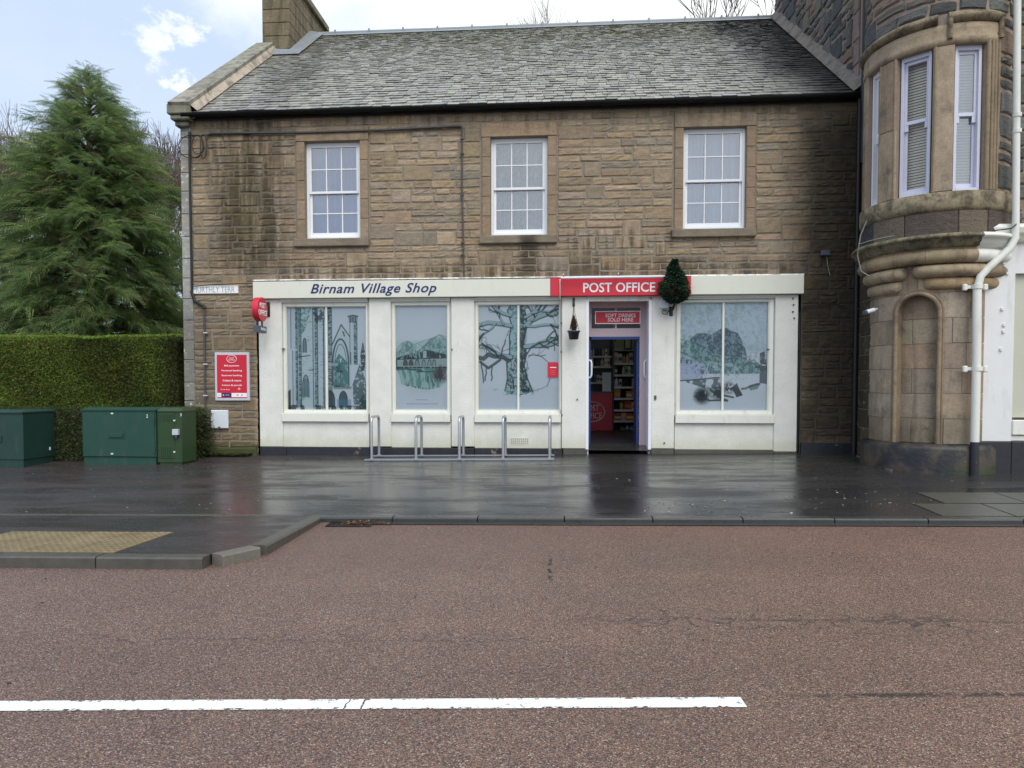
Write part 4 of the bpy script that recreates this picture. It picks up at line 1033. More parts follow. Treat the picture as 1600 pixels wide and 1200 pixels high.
def art_hills(W, H):
    A = Art(W, H, 21)
    sky_m = (A.Y < .47)*np.clip(1.3-A.X*.9, 0, 1); A.wash(sky_m, (.28, .47, .52), .45); A.hatch((A.Y < .45)*np.clip(1.15-A.X*.55, 0, 1), (.16, .32, .36), .4, 16, .9, .52)
    A.hatch((A.Y < .40).astype(float), (.50, .62, .74), .6, 9, 1.2, .5)
    def band(pts, y1, wc, wk, hc, hk, th, sc=26):
        m = A.poly(pts+[(pts[-1][0], y1), (pts[0][0], y1)]); A.wash(m, wc, wk); A.hatch(m, hc, hk, sc, 1, th); A.line(pts, 1.3, hc, .7); return m
    band([(.12, .34), (.20, .285), (.30, .285), (.37, .30), (.47, .245), (.53, .235), (.60, .27), (.66, .28), (.70, .34), (.72, .38)], .55, (.12, .22, .29), .8, (.04, .09, .13), .8, .48)
    band([(.45, .43), (.56, .39), (.64, .385), (.70, .385), (.745, .42), (.77, .5)], .56, (.11, .22, .26), .5, (.04, .09, .11), .7, .48)
    band([(0, .33), (.12, .36), (.25, .40), (.38, .46), (.5, .49), (.7, .50), (.85, .56), (1, .60)], .66, (.26, .46, .48), .7, (.05, .14, .14), .8, .48)
    band([(0, .46), (.1, .49), (.22, .54), (.3, .60)], .66, (.40, .52, .62), .7, (.06, .16, .16), .6, .56)
    A.wash(A.poly([(0, .56), (.28, .56), (.33, .64), (.2, .72), (0, .72)]), (.42, .5, .68), .8); A.hatch(A.poly([(0, .50), (.15, .54), (.13, .57), (0, .555)]), DK, .7, 24, 1, .45)
    A.hatch(A.poly([(.14, .56), (.3, .60), (.26, .70), (.2, .70)]), DK, .7, 20, 1, .52)
    A.hatch(A.poly([(.5, .60), (1, .56), (.95, .64), (.55, .68)]), TEAL, .6, 22, .6, .5)
    A.hatch(A.poly([(0, .72), (.3, .71), (.46, .70), (.48, .80), (.3, .80), (.2, .77)]), (.04, .11, .11), .85, 18, .8, .43); A.line(A.wig((0, .725), (.46, .695), 7, .005), 1.8)
    for cx_, cy_, r in ((.27, .86, .075), (.24, .87, .06), (.44, .84, .06), (.57, .79, .05)): A.hatch(np.clip(1.6-np.hypot((A.X-cx_), (A.Y-cy_)*.9*H/W)/r, 0, 1), (.02, .035, .04), .95, 26, 1, .32)
    A.line([(.36, .81), (.50, .90), (.55, .91)], 3.6); A.line([(.18, .87), (.35, .91), (.52, .905)], 2.4); A.line([(.5, .86), (.62, .88)], 2.5)
    m = A.poly([(.60, .79), (.66, .745), (.69, .80), (.73, .86), (.66, .88)]); A.wash(m, (.03, .045, .05), .9)
    A.line(A.wig((.72, .80), (.92, .755), 5, .006), 3.0, DK, .7); A.hatch(A.poly([(.72, .78), (.95, .74), (.9, .80), (.74, .83)]), DK, .6, 18, .7, .48)
    A.wash(A.poly([(.92, .60), (1, .60), (1, .755), (.92, .745)]), (.06, .10, .12), .85); A.line([(.88, .60), (1, .59)], 2.2); A.hatch(A.poly([(.92, .47), (.97, .45), (1, .58), (.92, .585)]), DK, .85, 14, 2, .4); A.line(A.wig((.80, .52), (.9, .56), 4, .01), 2.0, DK, .6)
    A.hatch((A.Y > .46)*(A.Y < .58)*(A.X > .7).astype(float), (.05, .13, .14), .4, 30, 1, .55)
    A.hatch((A.Y < .66)*np.clip(1.5-A.X, 0, 1), (.62, .76, .80), .3, 40, 1, .6); A.hatch((A.Y < .72)*np.clip(1.3-A.X*.6, 0, 1), (.05, .14, .16), .3, 44, 1, .62)
    return A.img
ARTS = [art_abbey, art_bridge, art_oak, art_hills]
def print_panel(x0, x1, z0, z1, y, img, parent):
    H, W = img.shape[:2]
    xs_ = np.linspace(x0, x1, W+1); zs_ = np.linspace(z1, z0, H+1)
    XX, ZZ = np.meshgrid(xs_, zs_); V = np.stack([XX.ravel(), np.full(XX.size, y), ZZ.ravel()], 1)
    j, i = np.mgrid[0:H, 0:W]; a = (j*(W+1)+i).ravel()
    Fc = np.stack([a, a+W+1, a+W+2, a+1], 1)
    return np_mesh('printed_film', V, Fc, img.reshape(-1, 3), M['print'], parent)
for wi, (pa, pb, ga, gb, gt, gbm, mull) in enumerate(exec_windows):
    yg = .06; x0, x1 = FX(pa, 0), FX(pb, 0); g0, g1 = FX(ga, yg), FX(gb, yg); zt, zb_ = F((ga+gb)/2, gt, yg)[1], F((ga+gb)/2, gbm, yg)[1]
    m_ = MB()
    # frame: jambs, head, sill rail
    m_.box(x0, g0, .02, .12, ZSILL1-.02, Zpt-.06); m_.box(g1, x1, .02, .12, ZSILL1-.02, Zpt-.06)
    m_.box(g0+.0005, g1-.0005, .02, .12, zt, Zpt-.06); m_.box(g0+.0005, g1-.0005, .02, .12, ZSILL1-.02, zb_)
    w = m_.build('shop_window', M['joinery'], house)
    m_ = MB(); m_.box(x0+.02, g0-.012, .002, .0195, ZSILL1, Zpt-.075, bev=.004); m_.box(g1+.012, x1-.02, .002, .0195, ZSILL1, Zpt-.075, bev=.004); m_.box(g0-.0115, g1+.0115, .002, .0195, zt+.012, zt+.035); m_.build('frame_bead', M['joinery'], w)
    m_ = MB(); m_.box(x0+.004, x1-.004, -.075, .019, ZSILL0, ZSILL1, bev=.006); m_.box(x0+.03, x1-.03, -.03, .0185, ZSILL1+.001, ZSILL1+.03, bev=.004); m_.build('sill', M['joinery'], w)
    m_ = MB(); m_.box(x0+.001, x1-.001, -.01, .25, ZB, ZSILL0-.001); m_.build('stall_riser', M['render'], w)
    m_ = MB(); m_.box(x0+.001, x1-.001, -.03, .02, Zpt-.058, Zpt-.001); m_.box(x0+.01, x1-.01, -.06, -.031, Zpt-.03, Zpt-.001); m_.build('head_board', M['skew'] if False else M['joinery'], w)
    parts = [(g0, g1)]
    if mull:
        mx_ = FX(mull, yg-.01); MB().box(mx_-.019, mx_+.019, .03, .115, zb_, zt, bev=.004).build('mullion', M['joinery'], w); parts = [(g0, mx_-.0195), (mx_+.0195, g1)]
    for a, b2 in parts:
        m_ = MB(); m_.quad((a, yg, zb_), (b2, yg, zb_), (b2, yg, zt), (a, yg, zt)); m_.build('pane', M['shopglass'], w)
    W = 260 if mull else 150; H = int(W*(zt-zb_)/(g1-g0)); img = ARTS[wi](W, H)
    print_panel(g0, g1, zb_, zt, yg+.012, img, w)
    if wi == 1:
        # three sheets stuck inside the glass showing through
        pass
# plinths
def plinth(pa, pb, mat, y, top=None):
    a, b2 = FX(pa, y), FX(pb, y); m_ = MB(); m_.box(a, b2, y, .2, -.1, ZB-.004 if top is None else top, bev=.008); m_.build('plinth', mat, house)
for a, b2 in ((405, 446), (446.5, 577), (577.5, 741), (741.5, 879)): plinth(a, b2, M['plinth'], -.062 if a != 446.5 else -.045)
plinth(880, 918, M['kerb'], -.04, FZ(900, 700.5, -.05)); plinth(1018, 1054, M['kerb'], -.04, FZ(1030, 700.5, -.05)); plinth(1054.5, 1210, M['kerb'], -.035); plinth(1210.5, 1247, M['kerb'], -.04, FZ(1228, 705.5, -.05))
MB().box(SF[1]+.01, XR, -.07, .05, -.1, F(1290, 692, -.07)[1], bev=.01).build('plinth', M['plinth'], house)
m_ = MB(); patch(m_, [(XL+.19, gz(-6.5, 0)-.1), (SF[0]-.01, gz(-6, 0)-.1), (SF[0]-.01, F(380, 698, 0)[1]), (XL+.19, F(340, 700, 0)[1])], flat, -.02, .07, 8, 2, .03, .008, (.12, .10, .06)); m_.build('base_course', M['stone'], house)
m_ = MB(); vx, vz0, vz1 = (FX(798, -.02), FX(826, -.02)), F(812, 694, -.02)[1], F(812, 684.5, -.02)[1]
for i in range(9):
    for j in range(3):
        xx = vx[0]+(vx[1]-vx[0])*(i+.5)/9; zz = vz0+(vz1-vz0)*(j+.5)/3; m_.box(xx-.010, xx+.010, -.0165, -.012, zz-.008, zz+.008)
vp = MB().box(vx[0]-.012, vx[1]+.012, -.016, -.008, vz0-.012, vz1+.012).build('air_brick', M['render'], house); m_.build('slot_grid', M['darkgrey'], vp, kind='stuff')

# ---- door recess and doorway
DX0, DX1 = FX(918, -.05), FX(1018, -.05); DY = .42
thz = F(965, 702, 0)[1]
dz0 = F(965, 690, DY)[1]; dhead = F(965, 526, DY)[1]; dtop = Zpt
dfx0, dfx1 = FX(921, DY), FX(1013, DY)
m_ = MB(); m_.box(DX0-.001, DX0+.02, -.045, DY+.08, thz-.1, Zpt-.001); m_.build('door_reveal', M['white'], house)
m_ = MB(); m_.box(DX1-.055, DX1+.001, -.055, .02, thz, Zpt-.06, bev=.006); m_.box(DX1-.045, DX1, .021, DY+.08, thz-.1, Zpt-.001); m_.box(DX0-.03, DX0+.012, -.058, -.046, thz, Zpt-.06); m_.build('door_casing', M['white'], house)
m_ = MB(); m_.box(DX0+.02, DX1-.05, -.04, .05, Zpt-.085, Zpt-.002); m_.build('door_casing', M['joinery'], house)
# transom panel: lilac frame with a fanlight
fl = (FX(924, DY), FX(1000, DY), F(960, 513, DY)[1], F(960, 481, DY)[1])
m_ = MB(); m_.box(DX0+.0205, fl[0], DY, DY+.06, dhead, Zpt); m_.box(fl[1], DX1-.046, DY, DY+.06, dhead, Zpt); m_.box(fl[0], fl[1], DY, DY+.06, dhead, fl[2]); m_.box(fl[0], fl[1], DY, DY+.06, fl[3], Zpt)
m_.box(DX1-.046-.115, DX1-.0465, DY, DY+.06, thz-.1, dhead-.001)
door_frame = m_.build('door_frame', M['pink'], house)
xm = (fl[0]+fl[1])/2; MB().box(xm-.015, xm+.015, DY+.01, DY+.05, fl[2], fl[3]).build('glazing_bar', M['pink'], door_frame)
for a, b2 in ((fl[0], xm-.0155), (xm+.0155, fl[1])):
    m_ = MB(); m_.quad((a, DY+.03, fl[2]), (b2, DY+.03, fl[2]), (b2, DY+.03, fl[3]), (a, DY+.03, fl[3])); m_.build('pane', M['shopglass'], door_frame)
MB().box(fl[0]-.0, DX1-.162, DY-.005, DY+.065, dhead-.05, dhead-.001).build('door_head_rail', M['blue'], house)
# leaves folded back into the shop
def leaf(x, sgn, w, zt, label):
    m_ = MB(); m_.box(min(x, x+sgn*.045), max(x, x+sgn*.045), DY+.07, DY+.07+w, dz0-.06, zt-.052, bev=.004)
    d_ = m_.build('door_leaf', M['blue'], house)
    return d_
lfA = leaf(DX0+.03, 1, .62, dhead, ''); lfB = leaf(DX1-.165-.0, -1, .5, dhead, '')
for lf, px in ((lfA, 922.5), (lfB, 1008)):
    hx = FX(px, DY-.03); za, zc = F(px, 590, DY)[1], F(px, 563, DY)[1]
    pts = [(hx-.0, DY-.0, za), (hx+.0, DY-.10, za+.02), (hx, DY-.11, za+.06), (hx, DY-.11, zc-.06), (hx, DY-.10, zc-.02), (hx, DY, zc)]
    pts = [(hx-.035, DY-.01, za), (hx+.005, DY-.04, za+.005), (hx+.02, DY-.05, za+.05), (hx+.02, DY-.05, zc-.05), (hx+.005, DY-.04, zc-.005), (hx-.035, DY-.01, zc)] if px < 950 else [(hx+.035, DY-.01, za), (hx-.005, DY-.04, za+.005), (hx-.02, DY-.05, za+.05), (hx-.02, DY-.05, zc-.05), (hx-.005, DY-.04, zc-.005), (hx+.035, DY-.01, zc)]
    m_ = MB(); m_.tube(pts, .016, 8); m_.build('handle', M['signwhite'], lf)
# floor slab of the doorway
m_ = MB(); m_.quad((DX0-.0, -.10, thz-.012), (DX1, -.10, thz-.012), (DX1, DY+.1, dz0-.05), (DX0, DY+.1, dz0-.05)); m_.quad((DX0, DY+.1, dz0-.05), (DX1, DY+.1, dz0-.05), (DX1, DY+.1, dz0-.045), (DX0, DY+.1, dz0-.045)); m_.build('threshold', M['asphalt'], house)
# interior room
IF = dz0-.04; IY = 5.4
m_ = MB(); m_.quad((-4.5, DY+.1, IF), (4.6, DY+.1, IF), (4.6, IY, IF), (-4.5, IY, IF)); m_.build('shop_floor', M['plinth'], house)
m_ = MB(); m_.quad((-4.5, IY, IF), (4.6, IY, IF), (4.6, IY, 3.34), (-4.5, IY, 3.34)); m_.quad((-4.5, DY+.1, IF), (-4.5, IY, IF), (-4.5, IY, 3.34), (-4.5, DY+.1, 3.34)); m_.quad((4.6, DY+.1, IF), (4.6, IY, IF), (4.6, IY, 3.34), (4.6, DY+.1, 3.34)); m_.quad((-4.5, DY+.12, 3.3), (4.6, DY+.12, 3.3), (4.6, IY, 3.3), (-4.5, IY, 3.3)); m_.build('shop_interior', M['darkgrey'], house)
m_ = MB()
for a, b2 in ((-4.5, DX0-.02), (DX1+.02, 4.6)): m_.quad((a, .2, IF), (b2, .2, IF), (b2, .2, 3.34), (a, .2, 3.34))
m_.quad((DX0-.02, .2, IF), (DX0-.02, DY+.1, IF), (DX0-.02, DY+.1, 3.34), (DX0-.02, .2, 3.34)); m_.quad((DX1+.02, .2, IF), (DX1+.02, DY+.1, IF), (DX1+.02, DY+.1, 3.34), (DX1+.02, .2, 3.34)); m_.build('partition', M['darkgrey'], house)
for k, (lx, ly) in enumerate(((1.3, 1.2), (-1.7, 3.4), (-2.2, 1.6))):
    ce = empty('ceiling_light', (lx, ly, 3.25), label=['fluorescent ceiling light inside the shop just behind the open doorway', 'fluorescent ceiling light inside behind the bridge picture window', 'fluorescent ceiling light inside behind the wide oak tree picture window'][k], cat='ceiling light', group='ceiling lights in the shop')
    MB().box(lx-.6, lx+.6, ly-.06, ly+.06, 3.22, 3.29).build('housing', M['plastic_w'], ce); m_ = MB(); m_.tube([(lx-.57, ly, 3.195), (lx+.57, ly, 3.195)], .018, 6); m_.build('tube', M['tube'], ce)
# counter with round emblem
def PX(px, py, Y): p = F(px, py, Y); return Vector((p[0], Y, p[1]))
cy = 4.2; cxa, cxb = FX(905, cy), FX(957, cy); cz1 = F(940, 614, cy)[1]
cnt = empty('counter', ((cxa+cxb)/2, cy, IF), label='red shop counter with a white oval outline emblem, seen through the doorway', cat='counter')
MB().box(cxa, cxb, cy, cy+.5, IF, cz1).build('front_panel', M['redboard'], cnt); MB().box(cxa-.02, cxb+.02, cy-.03, cy+.55, cz1+.001, cz1+.035).build('worktop', M['darkgrey'], cnt)
ec = PX(925, 643.5, cy-.005); er = (F(945, 643, cy)[0]-ec.x); ez = (F(925, 628, cy)[1]-ec.z)
m_ = MB(); m_.tube([(ec.x+er*math.cos(a), cy-.006, ec.z+ez*math.sin(a)) for a in [k*math.pi/16 for k in range(33)]], .012, 5, caps=False); m_.build('oval_outline', M['signwhite'], cnt)
text_obj('lettering', 'POST', .2, (ec.x, cy-.002, ec.z+.09), M['signwhite'], cnt, width=er*1.1, height=.14); text_obj('lettering', 'OFFICE', .2, (ec.x, cy-.002, ec.z-.09), M['signwhite'], cnt, width=er*1.55, height=.14)
a = PX(941, 611, cy+.2); b2 = PX(955, 582, cy+.2)
MB().box(a.x, b2.x, cy+.19, cy+.2, cz1+.036, b2.z).build('paper_sheet', M['plastic_w'], cnt)
# shelving units
goods_cols = [(.6, .08, .04), (.75, .35, .05), (.8, .65, .12), (.08, .2, .5), (.65, .65, .6), (.1, .35, .12), (.35, .05, .25), (.7, .5, .3), (.05, .06, .08), (.5, .5, .55)]
def shelving(name, pxa, pxb, Y, rows, label, ztop):
    e = empty(name, (FX((pxa+pxb)/2, Y), Y, IF), label=label, cat='shelving')
    xa, xb = FX(pxa, Y), FX(pxb, Y)
    MB().box(xa, xb, Y+.42, Y+.45, IF, ztop).build('back_panel', M['dark'], e)
    for x in (xa, xb-.025): MB().box(x, x+.025, Y+.02, Y+.419, IF, ztop).build('upright', M['darkgrey'], e)
    n_ = 0
    for py, hgt, palette, ww in rows:
        z_ = F((pxa+pxb)/2, py, Y)[1]
        MB().box(xa+.026, xb-.026, Y, Y+.418, z_-.045, z_).build('shelf', M['alu'] if py > 600 else M['cream'], e)
        x = xa+.03
        while x < xb-.06:
            w_ = R_.uniform(*ww); w_ = min(w_, xb-.03-x); hh = hgt*R_.uniform(.75, 1.0)
            if R_.random() < .9:
                c = vary(goods_cols[R_.choice(palette)], .3); m_ = MB()
                if R_.random() < .4 and w_ < .13:
                    r = w_*.42; m_.lathe([(0, z_+.001), (r, z_+.001), (r, z_+hh*.7), (r*.45, z_+hh*.85), (r*.4, z_+hh), (0, z_+hh)], x+w_/2, Y+.12, 8, col=c)
                else: m_.box(x+.004, x+w_-.004, Y+.03, Y+.25, z_+.001, z_+hh, c); m_.box(x+.012, x+w_-.012, Y+.027, Y+.0295, z_+hh*.25, z_+hh*.6, vary(goods_cols[R_.choice(palette)], .2))
                m_.build('packet', M['goods'], e)
            x += w_
    return e
shelving('grocery_shelving', 958, 1004, 4.5, [(676, .16, (4, 8, 3, 9), (.08, .2)), (657, .22, (4, 7, 0, 2), (.1, .2)), (640, .20, (1, 0, 2, 1), (.1, .22)), (622, .22, (0, 1, 4), (.08, .16)), (604, .22, (4, 4, 8, 9), (.06, .12)), (585, .25, (8, 4, 5), (.06, .12)), (567, .26, (7, 5, 8, 9), (.07, .1)), (545, .2, (2, 7, 5), (.07, .15))], 'tall grocery shelving with coloured packets, seen through the right half of the doorway', F(980, 528, 4.5)[1]+.5)
shelving('wall_shelving', 915, 957, 5.0, [(597, .2, (8, 3, 4), (.06, .12)), (572, .22, (0, 7, 4, 8), (.06, .12)), (556, .2, (4, 8, 9), (.05, .1))], 'dim shelving behind the counter in the left half of the doorway', F(980, 528, 4.5)[1]+.3)
a, b2 = PX(962, 545, 4.4), PX(1000, 528, 4.4); m_ = MB(); m_.box(a.x, b2.x, 4.40, 4.41, a.z, b2.z); 
sb = m_.build('shelf_header_board', simple('lime_paper', (.28, .33, .18), .7), kind=None, label='pale green header board above the grocery shelving inside the shop', cat='board')
a, b2 = PX(975, 546, 4.35), PX(987, 528.5, 4.35); ps = empty('poster', ((a.x+b2.x)/2, 4.35, a.z), label='dark framed poster hanging above the grocery shelves inside', cat='poster')
MB().box(a.x, b2.x, 4.35, 4.36, a.z, b2.z).build('frame', M['dark'], ps); MB().box(a.x+.03, b2.x-.03, 4.343, 4.349, a.z+.03, b2.z-.03).build('sheet', simple('lime_print', (.35, .45, .2), .7), ps)

# ---- signs on the shopfront
# hanging transom sign
sy = DY-.03; a, b2 = PX(931, 505, sy), PX(999.5, 487, sy)
sg = empty('drinks_sign', ((a.x+b2.x)/2, sy, a.z), label='red rectangular sign with white lettering and white border above the shop door', cat='sign')
MB().box(a.x, b2.x, sy, sy+.02, a.z, b2.z).build('panel', M['redboard'], sg)
m_ = MB(); t_ = .016
m_.box(a.x-t_, b2.x+t_, sy-.006, sy+.019, b2.z+.0005, b2.z+t_); m_.box(a.x-t_, b2.x+t_, sy-.006, sy+.019, a.z-t_, a.z-.0005); m_.box(a.x-t_, a.x-.0005, sy-.006, sy+.019, a.z, b2.z); m_.box(b2.x+.0005, b2.x+t_, sy-.006, sy+.019, a.z, b2.z); m_.build('border', M['signwhite'], sg)
hh = b2.z-a.z; cxs = (a.x+b2.x)/2+.05
text_obj('lettering', 'SOFT DRINKS', .1, (cxs, sy, a.z+hh*.68), M['signwhite'], sg, width=.54, height=hh*.33, off=.001); text_obj('lettering', 'SOLD HERE', .1, (cxs, sy, a.z+hh*.30), M['signwhite'], sg, width=.46, height=hh*.33, off=.001)
# red notice in the third shop window
a, b2 = PX(856, 589.5, .045), PX(872, 566, .045); nt_ = empty('window_notice', ((a.x+b2.x)/2, .045, a.z), label='small red notice stuck low at the right edge of the oak tree window', cat='notice')
MB().box(a.x, b2.x, .045, .05, a.z, b2.z).build('sheet', M['redboard'], nt_)
m_ = MB(); m_.box(a.x+.04, b2.x-.03, .043, .0445, b2.z-.10, b2.z-.085); m_.build('print_line', M['signwhite'], nt_)
for k in range(3): MB().box(a.x+.05, b2.x-.05, .043, .0445, a.z+.05+k*.035, a.z+.055+k*.035).build('print_line', simple('pale_red_print', (.7, .25, .25), .5), nt_)
# information board on the stone wall
a, b2 = PX(336, 626, -.05), PX(389, 550.5, -.05)
ib = empty('information_board', ((a.x+b2.x)/2, -.05, a.z), label='red poster board in a silver frame listing services on the stone wall', cat='notice board')
MB().box(a.x, b2.x, -.05, .0, a.z, b2.z, bev=.008).build('frame', M['alu'], ib)
i0, i1, j0, j1 = a.x+.045, b2.x-.045, a.z+.05, b2.z-.045
MB().box(i0, i1, -.053, -.0505, j0, j1).build('poster', M['redboard'], ib)
lh = (j1-j0); cxi = (i0+i1)/2
for k, (s_, w_) in enumerate((('Bill payment', .50), ('Personal banking', .68), ('Business banking', .68), ('Collect & return', .62), ('Letters & parcels', .66))):
    zz = j1-lh*(.255+.113*k); text_obj('lettering', s_, .05, (cxi, -.053, zz), M['signwhite'], ib, width=(i1-i0)*w_, height=lh*.046, off=.0008, ext=.0005)
    MB().box(i0, i1, -.0537, -.0531, zz-lh*.058, zz-lh*.053).build('rule', M['red'], ib)
text_obj('lettering', 'Drop & go', .05, (i0+(i1-i0)*.27, -.053, j1-lh*.805), M['signwhite'], ib, width=(i1-i0)*.3, height=lh*.035, ext=.0005)
m_ = MB(); ez_ = lh*.085; ex_ = (i1-i0)*.165; oz = j1-lh*.095
m_.tube([(cxi+ex_*math.cos(t), -.054, oz+ez_*math.sin(t)) for t in [k*math.pi/12 for k in range(25)]], .005, 5, caps=False); m_.build('oval_outline', M['signwhite'], ib)
text_obj('lettering', 'POST', .05, (cxi, -.053, oz+.017), M['signwhite'], ib, width=ex_*1.0, height=.024, ext=.0005); text_obj('lettering', 'OFFICE', .05, (cxi, -.053, oz-.017), M['signwhite'], ib, width=ex_*1.35, height=.024, ext=.0005)
z0_, z1_ = j0+lh*.02, j0+lh*.115
for xa, xb, mt in ((0.0, .14, 'signwhite'), (.14, .48, 'navy'), (.48, 1.0, 'signwhite')):
    MB().box(i0+(i1-i0)*xa+.001, i0+(i1-i0)*xb-.001, -.0555, -.0532, z0_, z1_).build('logo_strip', M[mt], ib)
for xx, mt, w_, h_ in ((.21, 'signwhite', .02, .02), (.34, 'plastic_w', .075, .007), (.68, 'redboard', .026, .02), (.83, 'navy', .03, .012), (.73, 'signwhite', .001, .001), (.07, 'darkgrey', .03, .008)):
    xx = i0+(i1-i0)*xx; zz = (z0_+z1_)/2; MB().box(xx-w_/2, xx+w_/2, -.0572, -.0556, zz-h_/2, zz+h_/2).build('logo_mark', M[mt], ib)
xx = i0+(i1-i0)*.74; zz = j1-lh*.79
for w_, h_, dz_ in ((.03, .02, .012), (.06, .008, -.004), (.02, .008, -.018)): MB().box(xx-w_/2, xx+w_/2, -.0545, -.0532, zz+dz_-h_/2, zz+dz_+h_/2).build('logo_mark', simple('gold_print', (.75, .5, .4), .5), ib)
# street name plate
a, b2 = PX(300, 459, -.03), PX(372, 446, -.03)
sp_ = empty('street_name_plate', ((a.x+b2.x)/2, -.03, a.z), label='white street name plate with thin grey capitals near the left corner of the building', cat='street sign')
MB().box(a.x, b2.x, -.035, .0, a.z, b2.z, bev=.003).build('plate', M['signwhite'], sp_)
text_obj('lettering', 'MURTHLY TERR', .1, ((a.x+b2.x)/2-.02, -.035, (a.z+b2.z)/2), simple('faded_blue_letters', (.28, .36, .42), .6), sp_, width=(b2.x-a.x)*.90, height=.105, ext=.001)
# meter box
a, b2 = PX(329, 669.5, -.06), PX(355.5, 641, -.06); mb_ = empty('meter_box', ((a.x+b2.x)/2, 0, a.z), label='white plastic meter box set low on the stone wall below the red poster board', cat='meter box')
MB().box(a.x, b2.x, -.06, 0, a.z, b2.z, bev=.012).build('cover', M['plastic_w'], mb_); MB().box((a.x+b2.x)/2-.015, (a.x+b2.x)/2+.025, -.072, -.061, a.z-.01, a.z+.035).build('latch', M['darkgrey'], mb_)
# round projecting sign
pz = F(403, 484.5, -.3)[1]; pxx = FX(411, -.3)
rs = empty('round_projecting_sign', (pxx, -.05, pz), label='round red double-sided sign sticking out from the left end of the shopfront', cat='sign')
rz_ = .205; ry_ = .205; yc_ = -.40; xw = .055
m_ = MB(); n_ = 40; circ = [(yc_+ry_*math.cos(2*math.pi*k/n_), pz+rz_*1.03*math.sin(2*math.pi*k/n_)) for k in range(n_)]
vs_r = [(pxx-xw, y, z) for y, z in circ]+[(pxx+xw, y, z) for y, z in circ]
m_.add(vs_r, [(k, k+n_, (k+1) % n_+n_, (k+1) % n_) for k in range(n_)], smooth=True); m_.add(vs_r[n_:], [tuple(range(n_))]); m_.add(vs_r[:n_], [tuple(range(n_))[::-1]])
m_.build('disc', M['red'], rs)
text_obj('lettering', 'POST', .1, (pxx+xw, yc_, pz+.068), M['signwhite'], rs, xdir=(0, 1, 0), nrm=(1, 0, 0), width=.235, height=.098, off=.002); text_obj('lettering', 'OFFICE', .1, (pxx+xw, yc_, pz-.058), M['signwhite'], rs, xdir=(0, 1, 0), nrm=(1, 0, 0), width=.345, height=.098, off=.002)
for dy_ in (-.11, .09): MB().box(pxx-.012, pxx+.012, yc_+dy_-.01, yc_+dy_+.01, pz-.30, pz-.19).build('hanger', M['black'], rs)
MB().box(pxx-.05, pxx+.05, yc_-.17, yc_+.17, pz-.41, pz-.29, bev=.004).build('lower_box', M['darkgrey'], rs)
text_obj('lettering', 'Banking', .05, (pxx+.05, yc_+.03, pz-.35), M['plastic_w'], rs, xdir=(0, 1, 0), nrm=(1, 0, 0), width=.21, height=.07, off=.001)
a, b2 = PX(412, 495, -.06), PX(421.5, 472, -.06); MB().box(a.x, b2.x, -.066, -.052, a.z, b2.z).build('wall_plate', M['black'], rs); MB().box(pxx-.02, a.x+.06, yc_+.18, -.066, pz-.03, pz+.03).build('arm', M['black'], rs)
# cables and conduits
def cable(pts, r=.010, mat='cable', name='cable', par=None, **kw):
    m_ = MB(); m_.tube([PX(*p) for p in pts], r, 6); return m_.build(name, M[mat], par or house, **kw)
cable([(322, 212, -.05), (330, 208, -.05), (475, 207, -.05), (600, 203, -.05), (718, 196.5, -.05), (722, 198, -.05)], .022, 'oldsteel', 'conduit')
cable([(722, 198, -.05), (722, 300, -.05), (724, 378, -.05), (725, 437, -.05)], .016, 'oldsteel', 'conduit')
for px, py in ((722, 217), (722, 240), (722, 305), (723, 379), (723, 398)): 
    p = PX(px, py, -.05); MB().box(p.x-.03, p.x+.03, -.075, -.03, p.z-.012, p.z+.012).build('pipe_clip', M['oldsteel'], house)
cable([(296, 206, -.05), (297, 300, -.05), (299, 400, -.05), (300, 462, -.05)], .022, 'cable', 'downpipe')
cable([(299, 455, -.05), (304, 470, -.05), (318, 478, -.05), (320, 482, -.05)], .028, 'cable')
cable([(300, 448, -.06), (330, 445, -.06), (400, 442, -.06)], .008, 'cable')
cable([(319, 480, -.05), (320, 560, -.05), (321, 640, -.05), (322, 716, -.05)], .016, 'oldsteel', 'conduit')
for py in (520, 569, 618, 660): p = PX(321, py, -.05); MB().box(p.x-.035, p.x+.045, -.07, -.03, p.z-.010, p.z+.010).build('pipe_clip', M['alu'], house)
for cx_, cy_, rx, ry in ((306, 229, 11, 18), (309, 226, 9, 15), (318, 229, 5, 19), (299, 229, 20, 18)):
    m_ = MB(); m_.tube([PX(cx_+rx*math.cos(t), cy_+ry*math.sin(t), -.07-.01*math.sin(3*t)) for t in [k*math.pi/12 for k in range(20 if cx_ == 299 else 25)]], .008, 5, caps=False); m_.build('cable', M['cable'], house)
cable([(1246, 705, -.06), (1248, 600, -.06), (1250, 490, -.06), (1256, 478, -.05), (1275, 476, -.05), (1308, 475, -.05), (1320, 481, -.05), (1345, 483, -.2)], .010, 'cable')
cable([(1292, 401, -.05), (1293, 415, -.05), (1297, 430, -.05)], .006, 'palecable')
p = PX(1290, 395, -.08); fl_ = empty('floodlight', (p.x, -.05, p.z), label='small black floodlight on the dark damp stone at the right end of the upper wall', cat='floodlight')
MB().box(p.x-.075, p.x+.075, -.10, -.04, p.z-.045, p.z+.045, bev=.008).build('housing', M['darkgrey'], fl_); MB().box(p.x-.02, p.x+.02, -.04, -.01, p.z-.02, p.z+.02).build('bracket', M['black'], fl_)
# black downpipe in the corner
m_ = MB(); xx = FX(1336, -.13); m_.tube([(xx, -.13, ZE-.05), (xx, -.13, .35)], .042, 10)
for zz in (ZE-.7, 3.9, 2.1, 1.2): m_.tube([(xx, -.13, zz-.03), (xx, -.13, zz+.03)], .052, 10)
m_.build('downpipe', M['gutter'], house)
